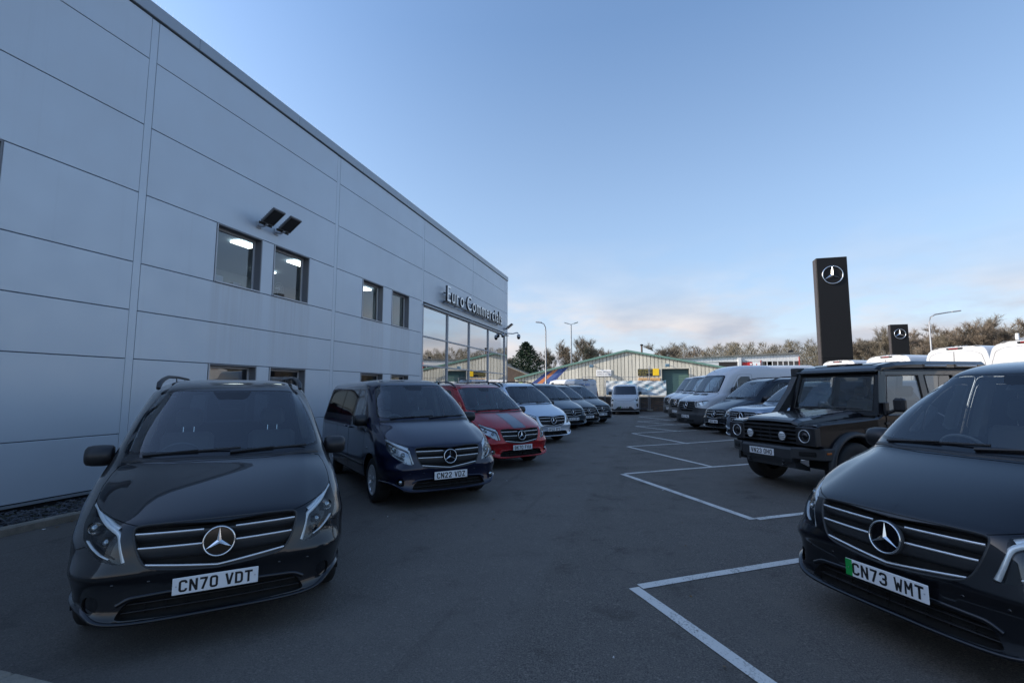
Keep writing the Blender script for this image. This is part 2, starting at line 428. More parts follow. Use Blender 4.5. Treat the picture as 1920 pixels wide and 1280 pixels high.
def number_plate(parent, text, centre, U, V, N, green=False, label=None):
    """UK plate 520 x 111 mm with its characters"""
    U, V, N = Vector(U), Vector(V), Vector(N); c = Vector(centre)
    b = MB(); T = Matrix(((U.x, V.x, N.x, c.x), (U.y, V.y, N.y, c.y), (U.z, V.z, N.z, c.z), (0, 0, 0, 1)))
    b.box((-.26, -.0555, -.004), (.26, .0555, .002), M['plate_white'], T, bev=.0035)
    if green: b.box((-.2585, -.054, .0015), (-.212, .054, .0028), M['plate_green'], T)
    o = b.build('number_plate', parent)
    if label: o['label'] = label
    s = .001; adv = .0605; n = len(text)
    W = sum(.033 if ch == ' ' else adv for ch in text)-.0105
    xx = -W/2 + (.012 if green else 0)
    for ch in text:
        if ch != ' ':
            g = MB(); glyph_mb(g, ch, M['plate_black'], c+U*xx+V*(-.0395)+N*.0032, U, V, N, s)
            g.build('character', o, recalc=False); xx += adv
        else: xx += .033
    for sx in (-1, 1):
        g = MB(); g.add([c+U*(sx*.238+.005*cos(a*pi/3))+V*(.005*sin(a*pi/3))+N*.0034 for a in range(6)], [(0,1,2,3,4,5)], M['satin']); g.build('screw', o, recalc=False)
    return o

def star_badge(parent, centre, N, V, r, black_disc=True):
    """ringed three-pointed star"""
    N = Vector(N).normalized(); V = Vector(V); V = (V-N*V.dot(N)).normalized(); U = V.cross(N).normalized(); c = Vector(centre)
    root = MB()
    if black_disc:
        k = 32
        root.add([c-N*.004]+[c+U*(r*.99*cos(2*pi*i/k))+V*(r*.99*sin(2*pi*i/k))-N*.004 for i in range(k)], [(0, i+1, (i+1) % k+1) for i in range(k)], M['gloss_black'])
        root.add([c+U*(r*1.08*cos(2*pi*i/k))+V*(r*1.08*sin(2*pi*i/k))-N*d for d in (.03, .006) for i in range(k)]+[c+U*(r*.98*cos(2*pi*i/k))+V*(r*.98*sin(2*pi*i/k))-N*.0042 for i in range(k)],
                 [(j*k+i, j*k+(i+1) % k, (j+1)*k+(i+1) % k, (j+1)*k+i) for j in (0, 1) for i in range(k)], M['grille_black'], True)
        o = root.build('badge', parent)
    else:
        k = 8; root.add([c-N*.01+U*(r*.1*cos(2*pi*i/k))+V*(r*.1*sin(2*pi*i/k)) for i in range(k)], [tuple(range(k))], M['chrome']); o = root.build('badge', parent)
    g = MB(); n1, n2 = 40, 8; vs = []
    tr = r*.062
    for i in range(n1):
        a = 2*pi*i/n1; d = U*cos(a)+V*sin(a)
        for j in range(n2):
            b = 2*pi*j/n2; vs.append(c+d*(r+tr*cos(b))+N*(tr*1.2*sin(b)))
    g.add(vs, [(i*n2+j, ((i+1) % n1)*n2+j, ((i+1) % n1)*n2+(j+1) % n2, i*n2+(j+1) % n2) for i in range(n1) for j in range(n2)], M['chrome'], True)
    g.build('ring', o)
    g = MB(); 
    for q in range(3):
        a = pi/2+q*2*pi/3; d = U*cos(a)+V*sin(a); e = V*cos(a)-U*sin(a)
        b1 = U*cos(a+pi/3)+V*sin(a+pi/3); b2 = U*cos(a-pi/3)+V*sin(a-pi/3)
        tip = c+d*(r*.99)+N*(r*.03); apex = c+N*(r*.15); w1 = c+b1*(r*.165)+N*.001; w2 = c+b2*(r*.165)+N*.001
        g.add([apex, w1, tip, w2], [(0, 1, 2), (0, 2, 3)], M['chrome'])
    g.build('star', o, recalc=False)
    return o

# ================================================================ trimmed spline bodies
def _basis(n, t):
    """cubic clamped uniform B-spline weights; t in [0, n-1] (index space) -> (K, n) matrix"""
    t = np.clip(np.asarray(t, float)/(n-1)*(n-3), 0, n-3-1e-9)
    kn = np.concatenate([[0]*3, np.arange(0, n-2), [n-3]*3]).astype(float)
    N = np.zeros((len(t), len(kn)-1))
    for i in range(len(kn)-1): N[:, i] = (t >= kn[i]) & (t < kn[i+1])
    for p in (1, 2, 3):
        M2 = np.zeros_like(N)
        for i in range(len(kn)-1-p):
            a = kn[i+p]-kn[i]; b = kn[i+p+1]-kn[i+1]
            if a > 0: M2[:, i] += (t-kn[i])/a*N[:, i]
            if b > 0: M2[:, i] += (kn[i+p+1]-t)/b*N[:, i+1]
        N = M2
    return N[:, :n]
def _grev(n):
    kn = np.concatenate([[0]*3, np.arange(0, n-2), [n-3]*3]).astype(float)
    return np.array([(kn[i+1]+kn[i+2]+kn[i+3])/3 for i in range(n)])/(n-3)*(n-1)

class Surf:
    def __init__(s, D, fit=2, subu=3, subv=4):
        D = np.array(D, float); D[:, 1, 0] = D[:, 0, 0]; D[:, 1, 2] = D[:, 0, 2]
        D[:, -2, 0] = D[:, -1, 0]; D[:, -2, 2] = D[:, -1, 2]
        s.D = D; s.nu, s.nv = D.shape[:2]; C = D.copy()
        gu, gv = _grev(s.nu), _grev(s.nv); Bu, Bv = _basis(s.nu, gu), _basis(s.nv, gv)
        for _ in range(fit):
            E = np.einsum('ai,bj,ijk->abk', Bu, Bv, C); C = C+0.8*(D-E)
            C[:, 1, 0] = C[:, 0, 0]; C[:, 1, 2] = C[:, 0, 2]; C[:, 0, 1] = 0; C[:, -1, 1] = 0
            C[:, -2, 0] = C[:, -1, 0]; C[:, -2, 2] = C[:, -1, 2]; C[-1, :, 1] = 0; C[-2, :, 2] = C[-1, :, 2]
        s.C = C
        s.gu = np.linspace(0, s.nu-1, s.nu*8); s.gv = np.linspace(0, s.nv-1, s.nv*12)
        s.G = np.einsum('ai,bj,ijk->abk', _basis(s.nu, s.gu), _basis(s.nv, s.gv), C)
        du = np.linalg.norm(np.diff(s.G, axis=0), axis=2).mean(1); dv = np.linalg.norm(np.diff(s.G, axis=1), axis=2).mean(0)
        s.au = np.concatenate([[0], np.cumsum(np.maximum(du, 1e-3))]); s.av = np.concatenate([[0], np.cumsum(np.maximum(dv, 1e-3))])
        s.subu, s.subv = subu, subv
        s.cuts = []
    def at(s, uv):
        uv = np.atleast_2d(uv); return np.einsum('ki,kj,ijc->kc', _basis(s.nu, uv[:, 0]), _basis(s.nv, uv[:, 1]), s.C)
    def nrm(s, uv, h=0.02):
        uv = np.atleast_2d(uv); u, v = uv[:, 0], uv[:, 1]
        a = s.at(np.c_[np.minimum(u+h, s.nu-1), v])-s.at(np.c_[np.maximum(u-h, 0), v])
        b = s.at(np.c_[u, np.minimum(v+h, s.nv-1)])-s.at(np.c_[u, np.maximum(v-h, 0)])
        n = np.cross(b, a); L = np.linalg.norm(n, axis=1, keepdims=True)
        n = np.where(L > 1e-7, n/np.maximum(L, 1e-9), np.array([[0, 0, 1.]]))
        return n
    def scl(s, uv): return np.c_[np.interp(uv[:, 0], s.gu, s.au), np.interp(uv[:, 1], s.gv, s.av)]
    def unscl(s, q): return np.c_[np.interp(q[:, 0], s.au, s.gu), np.interp(q[:, 1], s.av, s.gv)]
    def near(s, P, w=(1, 1, 1), vr=(0, 1), ur=(0, 1)):
        """closest (u, v) to points under axis weights, searching part of the surface"""
        P = np.atleast_2d(np.array(P, float)); w = np.sqrt(np.array(w, float))
        iu = np.where((s.gu >= ur[0]*(s.nu-1)-1e-6) & (s.gu <= ur[1]*(s.nu-1)+1e-6))[0]; iv = np.where((s.gv >= vr[0]*(s.nv-1)-1e-6) & (s.gv <= vr[1]*(s.nv-1)+1e-6))[0]
        sub = s.G[np.ix_(iu, iv)].reshape(-1, 3)*w
        out = np.zeros((len(P), 2))
        for k, p in enumerate(P):
            j = np.argmin(((sub-p*w)**2).sum(1)); out[k] = s.gu[iu[j//len(iv)]], s.gv[iv[j % len(iv)]]
        hu, hv = 1/8, 1/12
        for _ in range(9):
            best = out.copy(); bd = ((s.at(out)*w-P*w)**2).sum(1)
            for a in (-1, 0, 1):
                for b in (-1, 0, 1):
                    if a or b:
                        c = np.c_[np.clip(out[:, 0]+a*hu, 0, s.nu-1), np.clip(out[:, 1]+b*hv, 0, s.nv-1)]
                        d = ((s.at(c)*w-P*w)**2).sum(1); m = d < bd; best[m] = c[m]; bd[m] = d[m]
            out = best; hu *= .6; hv *= .6
        return out
    def curve(s, pts, closed=True, step=0.02, rnd=0.0, w=(1, 1, 1), vr=(0, 1), ur=(0, 1)):
        """3-D polyline (corners optionally rounded) -> dense uv polyline lying on the surface"""
        pts = [np.array(p, float) for p in pts]
        if rnd > 0:
            q = []; n = len(pts)
            for i, p in enumerate(pts):
                if not closed and i in (0, n-1): q.append(p); continue
                a, b = pts[i-1], pts[(i+1) % n]
                r1 = min(rnd, np.linalg.norm(a-p)*.45); r2 = min(rnd, np.linalg.norm(b-p)*.45)
                A = p+(a-p)/max(1e-9, np.linalg.norm(a-p))*r1; B = p+(b-p)/max(1e-9, np.linalg.norm(b-p))*r2
                for t in (0, .25, .5, .75, 1): q.append((1-t)**2*A+2*t*(1-t)*p+t*t*B)
            pts = q
        out = []
        n = len(pts)
        for i in range(n if closed else n-1):
            a, b = pts[i], pts[(i+1) % n]; k = max(1, int(math.ceil(np.linalg.norm(b-a)/step)))
            for j in range(k): out.append(a+(b-a)*j/k)
        if not closed: out.append(pts[-1])
        return s.near(out, w, vr, ur)
    def cut(s, name, uv): s.cuts.append((name, np.array(uv)))
    def seam(s, name, uv, wid=0.006):
        """closed thin ribbon polygon along an open uv curve"""
        q = s.scl(uv); d = np.gradient(q, axis=0); L = np.linalg.norm(d, axis=1, keepdims=True); d = d/np.maximum(L, 1e-9)
        nrm = np.c_[-d[:, 1], d[:, 0]]*wid/2
        s.cut(name, s.unscl(np.r_[q+nrm, (q-nrm)[::-1]]))
    def triangulate(s):
        ub = np.unique(np.concatenate([np.linspace(i, i+1, s.subu+1) for i in range(s.nu-1)]))
        vb = np.unique(np.concatenate([np.linspace(i, i+1, s.subv+1) for i in range(s.nv-1)]))
        U, V = np.meshgrid(ub, vb, indexing='ij'); g = s.scl(np.c_[U.ravel(), V.ravel()])
        B = [(s.au[0], s.av[0]), (s.au[-1], s.av[0]), (s.au[-1], s.av[-1]), (s.au[0], s.av[-1])]
        pts = []; edges = []
        polys = []
        e = 1e-5
        for name, uv in s.cuts:
            q = s.scl(uv); q[:, 0] = np.clip(q[:, 0], s.au[0]+e, s.au[-1]-e); q[:, 1] = np.clip(q[:, 1], s.av[0]+e, s.av[-1]-e)
            keep = [0]
            for i in range(1, len(q)):
                if np.hypot(*(q[i]-q[keep[-1]])) > 1e-3: keep.append(i)
            q = q[keep]
            if np.hypot(*(q[0]-q[-1])) < 1e-3: q = q[:-1]
            dq = []
            for a, b in zip(q, np.roll(q, -1, 0)):
                kk = max(1, int(np.hypot(*(b-a))/.045))
                dq += [a+(b-a)*t/kk for t in range(kk)]
            q = np.array(dq)
            k = len(pts); pts += [tuple(p) for p in q]; edges += [(k+i, k+(i+1) % len(q)) for i in range(len(q))]; polys.append((name, q))
        C = np.array(pts) if pts else np.zeros((0, 2))
        inb = (g[:, 0] > s.au[0]+e) & (g[:, 0] < s.au[-1]-e) & (g[:, 1] > s.av[0]+e) & (g[:, 1] < s.av[-1]-e)
        keep = []
        for p, ib in zip(g, inb):
            if len(C) and ib and np.min(((C-p)**2).sum(1)) < 0.009**2: continue
            keep.append(p)
        k = len(pts); pts += [tuple(p) for p in keep]
        vs, es, fs, _, _, _ = delaunay_2d_cdt([Vector(p) for p in pts], edges, [], 0, 1e-6)
        q = np.array([tuple(v) for v in vs]); F = np.array([f for f in fs if len(f) == 3])
        cen = q[F].mean(1); reg = np.full(len(F), -1)
        for i, (name, pl) in enumerate(polys):
            x, y = cen[:, 0], cen[:, 1]; ins = np.zeros(len(cen), bool)
            for a, b in zip(pl, np.roll(pl, -1, 0)):
                c = (a[1] > y) != (b[1] > y)
                with np.errstate(divide='ignore', invalid='ignore'):
                    ins ^= c & (x < (b[0]-a[0])*(y-a[1])/(b[1]-a[1])+a[0])
            reg[ins] = i                                   # later cuts win
        s.q = q; s.F = F; s.reg = reg; s.names = [n for n, _ in polys]
        s.uv = s.unscl(q); s.P = s.at(s.uv); s.N = s.nrm(s.uv)
    def part(s, name, regs, mats, parent, side='both', off=0.0, flip=False, smooth=True):
        """mesh of all triangles whose region name is in regs ('' = untouched skin); mats: one or {region: material}"""
        idx = [i for i, n in enumerate(s.names) if n in regs]
        m = np.isin(s.reg, idx) | ((s.reg == -1) & ('' in regs))
        F = s.F[m]; R = s.reg[m]
        if not len(F): return None
        used, inv = np.unique(F.ravel(), return_inverse=True); F = inv.reshape(-1, 3); P = s.P[used]+s.N[used]*off; N = s.N[used]
        # wind so that the face normal agrees with the surface normal
        fn = np.cross(P[F[:, 1]]-P[F[:, 0]], P[F[:, 2]]-P[F[:, 0]]); bad = (fn*N[F[:, 0]]).sum(1) < 0
        F[bad] = F[bad][:, ::-1]
        if flip: F = F[:, ::-1]; N = -N
        names = [''] + s.names; mid = {}; ml = []
        def mi(r):
            mt = mats[names[r+1]] if isinstance(mats, dict) else mats
            if mt not in ml: ml.append(mt)
            return ml.index(mt)
        MI = [mi(r) for r in R]
        mir = np.array([1, -1, 1.])
        if side == 'L': V, FF, NN, MM = P, F, N, MI
        elif side == 'R': V, FF, NN, MM = P*mir, F[:, ::-1], N*mir, MI
        else:
            k = len(P); mp = np.arange(k)+k; mid_ = np.abs(P[:, 1]) < 1e-4
            V = np.r_[P, P*mir]; N2 = N*mir; FF = np.r_[F, F[:, ::-1]+k]; NN = np.r_[N, N2]; MM = MI+MI
            Nm = N.copy(); Nm[mid_, 1] = 0; NN = np.r_[Nm, Nm*mir]; NN /= np.maximum(1e-9, np.linalg.norm(NN, axis=1, keepdims=True))
        me = bpy.data.meshes.new(name); me.from_pydata(V.tolist(), [], FF.tolist())
        for x in ml: me.materials.append(x)
        me.polygons.foreach_set('material_index', MM); me.polygons.foreach_set('use_smooth', [smooth]*len(FF))
        me.update()
        if smooth: me.normals_split_custom_set_from_vertices(NN.tolist())
        return link_mesh(name, me, parent)
    def wall(s, mb, uv, d0, d1, m, side='both', closed=True):
        """band of rim between two depths along a uv curve"""
        P = s.at(uv); N = s.nrm(uv); n = len(P)
        for sg in ((1, -1) if side == 'both' else (1,) if side == 'L' else (-1,)):
            k = np.array([1, sg, 1.]); A = (P+N*d0)*k; B = (P+N*d1)*k
            mb.add(list(map(tuple, A))+list(map(tuple, B)), [(i, (i+1) % n, n+(i+1) % n, n+i) for i in range(n if closed else n-1)], m, True)
    def ribbon(s, mb, uv, prof, m, side='both', closed=False, smooth=True):
        """sweep a small profile [(across, out)] along a uv curve: across = in-surface sideways, out = along the normal"""
        P = s.at(uv); N = s.nrm(uv); T = np.gradient(P, axis=0); T /= np.maximum(1e-9, np.linalg.norm(T, axis=1, keepdims=True)); A = np.cross(N, T)
        n = len(P); k = len(prof)
        for sg in ((1, -1) if side == 'both' else (1,) if side == 'L' else (-1,)):
            f = np.array([1, sg, 1.]); vs = []
            for i in range(n):
                for (a, o) in prof: vs.append(tuple((P[i]+A[i]*a+N[i]*o)*f))
            fs = [(i*k+j, i*k+j+1, ((i+1) % n)*k+j+1, ((i+1) % n)*k+j) for i in range(n if closed else n-1) for j in range(k-1)]
            if sg < 0: fs = [x[::-1] for x in fs]
            mb.add(vs, fs, m, smooth)

# ================================================================ body grids
def fill_grid(front, L, sideY, rearX, xs_end, fr=(.10, .24, .42, .62, .84, 1.0), last_x=None):
    """front: rows of six (x, y, z) from the centre line round to the flank; adds flank and tail columns"""
    D = []
    zs = [p[0] for p in sideY]; ys = [p[1] for p in sideY]
    for r, row in enumerate(front):
        x5, y5, z5 = row[5]; cols = [tuple(p) for p in row]
        for k, f in enumerate(fr):
            x = x5+(xs_end-x5)*f; t = min(1, f/.24)
            zz = z5
            yy = np.interp(zz, zs, ys) if len(row) < 7 else row[6]
            cols.append((x, y5+(yy-y5)*t, zz))
        yy = cols[-1][1]; rx = -L+np.interp(z5, [p[0] for p in rearX], [p[1] for p in rearX])
        cols.append((rx+.06, yy*.955, z5)); cols.append((rx+.012, yy*.75, z5)); cols.append((rx, yy*.3, z5)); cols.append((rx, 0, z5))
        D.append(cols)
    z = D[-1][0][2]; x0 = last_x[0]; x1 = last_x[1]
    last = D[-1]; D.append([(x0+(x1-x0)*j/15, 0, z) for j in range(16)])
    return D

def six(r, z=None):
    """row from [(x, y)...] or [(x, y, z)...]; the second point copies the first's x and z"""
    return [(p[0], p[1], z if len(p) == 2 else p[2]) for p in r]

VITO = [
 six([(-.05,0),(-.05,0.17),(-.07,.55),(-.13,.70,.28),(-.25,.79,.335),(-.48,.85,.34)], .225),
 six([(.012,0),(.012,0.17),(-.010,.55),(-.080,.715,.305),(-.218,.820,.36),(-.48,.880,.36)], .245),
 six([(.002,0),(.002,0.17),(-.022,.55),(-.090,.715,.335),(-.225,.824,.39),(-.48,.888,.40)], .285),
 six([(-.010,0),(-.010,0.17),(-.035,.55),(-.103,.722),(-.236,.833,.43),(-.48,.902,.45)], .39),
 six([(-.014,0),(-.014,0.17),(-.040,.54),(-.108,.730),(-.242,.846),(-.48,.918)], .49),
 six([(.002,0),(.002,0.17),(-.022,.53),(-.085,.738),(-.224,.864),(-.49,.926)], .545),
 six([(-.004,0),(-.004,0.17),(-.030,.53),(-.100,.732),(-.247,.861),(-.51,.929)], .595),
 six([(-.014,0),(-.014,0.17),(-.046,.52),(-.13,.713),(-.292,.855),(-.545,.938)], .665),
 six([(-.028,0),(-.028,0.17),(-.062,.51),(-.145,.70),(-.32,.855),(-.58,.945)], .745),
 six([(-.050,0),(-.050,0.17),(-.088,.50),(-.185,.685),(-.375,.842),(-.64,.938)], .82),
 six([(-.080,0,.868),(-.080,0.17,.868),(-.115,.49,.866),(-.225,.672,.872),(-.43,.828,.90),(-.70,.928,.91)]),
 six([(-.150,0,.915),(-.150,0.17,.915),(-.19,.485,.912),(-.30,.66,.915),(-.50,.812,.955),(-.78,.917,.97)]),
 six([(-.36,0,1.01),(-.36,0.17,1.01),(-.40,.485,1.008),(-.48,.65,1.0),(-.63,.798,1.022),(-.88,.908,1.035)]),
 six([(-.62,0,1.105),(-.62,0.17,1.105),(-.65,.49,1.103),(-.71,.65,1.095),(-.82,.785,1.09),(-1.02,.898,1.095)]),
 six([(-.83,0,1.175),(-.83,0.17,1.175),(-.86,.50,1.172),(-.91,.65,1.165),(-1.01,.772,1.157),(-1.18,.884,1.155)]),
 six([(-.915,0,1.225),(-.915,0.17,1.225),(-.945,.50,1.226),(-.995,.665,1.225),(-1.09,.785,1.222),(-1.28,.868,1.22)]),
 six([(-1.10,0,1.355),(-1.10,0.17,1.355),(-1.13,.50,1.36),(-1.175,.66,1.365),(-1.265,.765,1.37),(-1.45,.826,1.37)]),
 six([(-1.37,0,1.545),(-1.37,0.17,1.545),(-1.40,.50,1.55),(-1.45,.632,1.555),(-1.535,.722,1.56),(-1.71,.782,1.56)]),
 six([(-1.65,0,1.735),(-1.65,0.17,1.735),(-1.68,.485,1.738),(-1.74,.585,1.735),(-1.83,.66,1.727),(-1.98,.738,1.715)]),
 six([(-1.75,0,1.800),(-1.75,0.17,1.800),(-1.78,.475,1.80),(-1.84,.57,1.793),(-1.93,.642,1.778),(-2.07,.722,1.76)]),
 six([(-1.90,0,1.850),(-1.90,0.17,1.850),(-1.93,.455,1.848),(-1.99,.552,1.838),(-2.07,.617,1.823),(-2.19,.692,1.81)]),
 six([(-2.12,0,1.888),(-2.12,0.15,1.888),(-2.15,.41,1.886),(-2.20,.51,1.88),(-2.27,.567,1.872),(-2.38,.625,1.862)]),
 six([(-2.42,0,1.908),(-2.42,0.11,1.908),(-2.45,.30,1.908),(-2.49,.37,1.905),(-2.53,.42,1.902),(-2.62,.455,1.90)]),
 six([(-2.72,0,1.915),(-2.72,0.06,1.915),(-2.74,.14,1.915),(-2.77,.17,1.914),(-2.80,.19,1.913),(-2.86,.21,1.912)]),
]
VITO_Y = [(.22,.90),(.30,.925),(.40,.945),(.5,.955),(.58,.960),(.70,.957),(.82,.953),(.92,.950),(1.04,.943),(1.10,.935),(1.16,.925),(1.22,.905),(1.37,.865),(1.56,.812),(1.715,.765),(1.76,.745),(1.81,.71),(1.862,.635),(1.90,.455),(1.915,.21)]
VITO_R = [(.2,.06),(.5,.0),(1.1,.02),(1.5,.10),(1.8,.20),(1.9,.30)]

def tyre_and_rim(mb_t, mb_r, R, w, rim_r, y, sgn, spokes=10, face=M['alloy'], twin=True):
    """wheel centred at the origin, axle along y, outer face at y*sgn"""
    o = y; t = MB
    prof = [(rim_r, o-.012), (rim_r+.012, o-.002), (R-.035, o+.004), (R-.012, o-.012), (R, o-.04), (R, o-w+.04), (R-.012, o-w+.012), (rim_r, o-w)]
    mb_t.lathe([(r, h*sgn) for r, h in prof], M['rubber'], 40)
    mb_r.lathe([(r, h*sgn) for r, h in [(rim_r+.004, o-.004), (rim_r-.008, o+.002), (rim_r-.02, o-.01), (rim_r-.028, o-.06), (rim_r-.035, o-w+.02)]], face, 40)
    mb_r.lathe([(r, h*sgn) for r, h in [(0, o-.022), (.03, o-.022), (.034, o-.03), (.075, o-.036), (.08, o-.06)]], face, 20)
    mb_r.lathe([(r, h*sgn) for r, h in [(0, o-.085), (.15, o-.085), (.155, o-.10)]], M['disc'], 24)
    mb_r.lathe([(r, h*sgn) for r, h in [(0, o-.13), (rim_r-.03, o-.13)]], M['void'], 20)
    for k in range(spokes):
        a = 2*pi*k/spokes
        for da in ((-.10, .10) if twin else (0,)):
            c, s_ = cos(a+da*.4), sin(a+da*.4); c2, s2 = cos(a+da), sin(a+da); wd0, wd1 = (.010, .012) if twin else (.022, .03)
            r0, r1 = .06, rim_r-.014
            def P(r, cc, ss, off, h): return ((r*cc-off*ss), h*sgn, (r*ss+off*cc))
            mb_r.add([P(r0, c, s_, -wd0, o-.030), P(r0, c, s_, wd0, o-.030), P(r1, c2, s2, wd1, o-.010), P(r1, c2, s2, -wd1, o-.010),
                      P(r0, c, s_, -wd0, o-.055), P(r0, c, s_, wd0, o-.055), P(r1, c2, s2, wd1, o-.045), P(r1, c2, s2, -wd1, o-.045)],
                     [(0,1,2,3), (0,4,5,1), (1,5,6,2), (2,6,7,3), (3,7,4,0)], face)
def make_wheels(root, xs, R, rim_r, ytrack, w=.215, spokes=10, face=None, twin=True, hub=None):
    face = face or M['alloy']; proto = {}
    for sg in (1, -1):
        a, b = MB(), MB(); tyre_and_rim(a, b, R, w, rim_r, 0.0, sg, spokes, face, twin)
        if hub: b.lathe([(r, h*sg) for r, h in [(0, .012), (rim_r*.5, .006), (rim_r*.8, -.004), (rim_r, -.008)]], hub, 30)
        proto[sg] = (a.mesh('tyre'), b.mesh('rim'))
    for x in xs:
        for sg in (1, -1):
            ta = link_mesh('wheel', proto[sg][0], root); ta.location = (x, sg*ytrack, R)
            rb = link_mesh('rim', proto[sg][1], ta)

def seat_mb(x, y, w=.50):
    m = MB()
    def rb(lo, hi, T, b=.05): m.box(lo, hi, M['seat'], T, bev=b)
    rb((-.26, -w/2, 0), (.26, w/2, .16), Matrix.Translation((x, y, .62)))
    T = Matrix.Translation((x-.24, y, .72)) @ Matrix.Rotation(radians(-14), 4, 'Y')
    rb((-.07, -w/2, 0), (.07, w/2, .62), T)
    rb((-.05, -.13, .68), (.05, .13, .88), T, .04)
    for s in (-.05, .05): m.tube([T @ Vector((0, s, .60)), T @ Vector((0, s, .70))], .006, M['chrome'], 6)
    return m
def steering(root, x, y, z, tilt=62):
    m = MB(); T = Matrix.Translation((x, y, z)) @ Matrix.Rotation(radians(-tilt), 4, 'Y'); n = 28; vs = []
    for i in range(n):
        a = 2*pi*i/n
        for j in range(6):
            b = 2*pi*j/6; rr = .185+.013*cos(b); vs.append(T @ Vector((rr*cos(a), rr*sin(a), .013*sin(b))))
    m.add(vs, [(i*6+j, ((i+1) % n)*6+j, ((i+1) % n)*6+(j+1) % 6, i*6+(j+1) % 6) for i in range(n) for j in range(6)], M['dash'], True)
    m.box((-.06, -.06, -.03), (.06, .06, .0), M['dash'], T, bev=.015)
    for a in (0, pi*.55, -pi*.55): m.tube([T @ Vector((-.04*cos(a), .04*sin(a), -.01)), T @ Vector((-.18*cos(a), .18*sin(a), 0))], .012, M['dash'], 6)
    m.build('steering_wheel', root)

def mirror_mb(sg, x, y, z, w=.20, h=.17, d=.13, m=None):
    """rounded door mirror housing on a short arm"""
    mb = MB(); m = m or M['black_plastic']
    prof = [(0, 0.02), (.35, .0), (.8, .0), (1, .03)]
    n = 16; rings = []
    for k, (s, f) in enumerate([(-.50, .25), (-.49, .7), (-.42, .92), (-.1, 1.0), (.25, .96), (.42, .84), (.49, .6), (.50, .2)]):
        rings.append([(x+d*.5*f*(cos(a) if cos(a) > 0 else .55*cos(a)), y+sg*(w*s+w*.5+.05), z+h*.5*f**.7*sin(a)+.012*s*0) for a in [2*pi*i/n for i in range(n)]])
    vs = [p for r in rings for p in r]; k = len(rings)
    mb.add(vs, [(i*n+j, i*n+(j+1) % n, (i+1)*n+(j+1) % n, (i+1)*n+j) for i in range(k-1) for j in range(n)]+[tuple(range(n)), tuple(range((k-1)*n, k*n))], m, True)
    mb.tube([(x-.02, y-sg*.03, z-h*.38), (x-.01, y+sg*.10, z-h*.30)], [.035, .028], m, 8)
    return mb

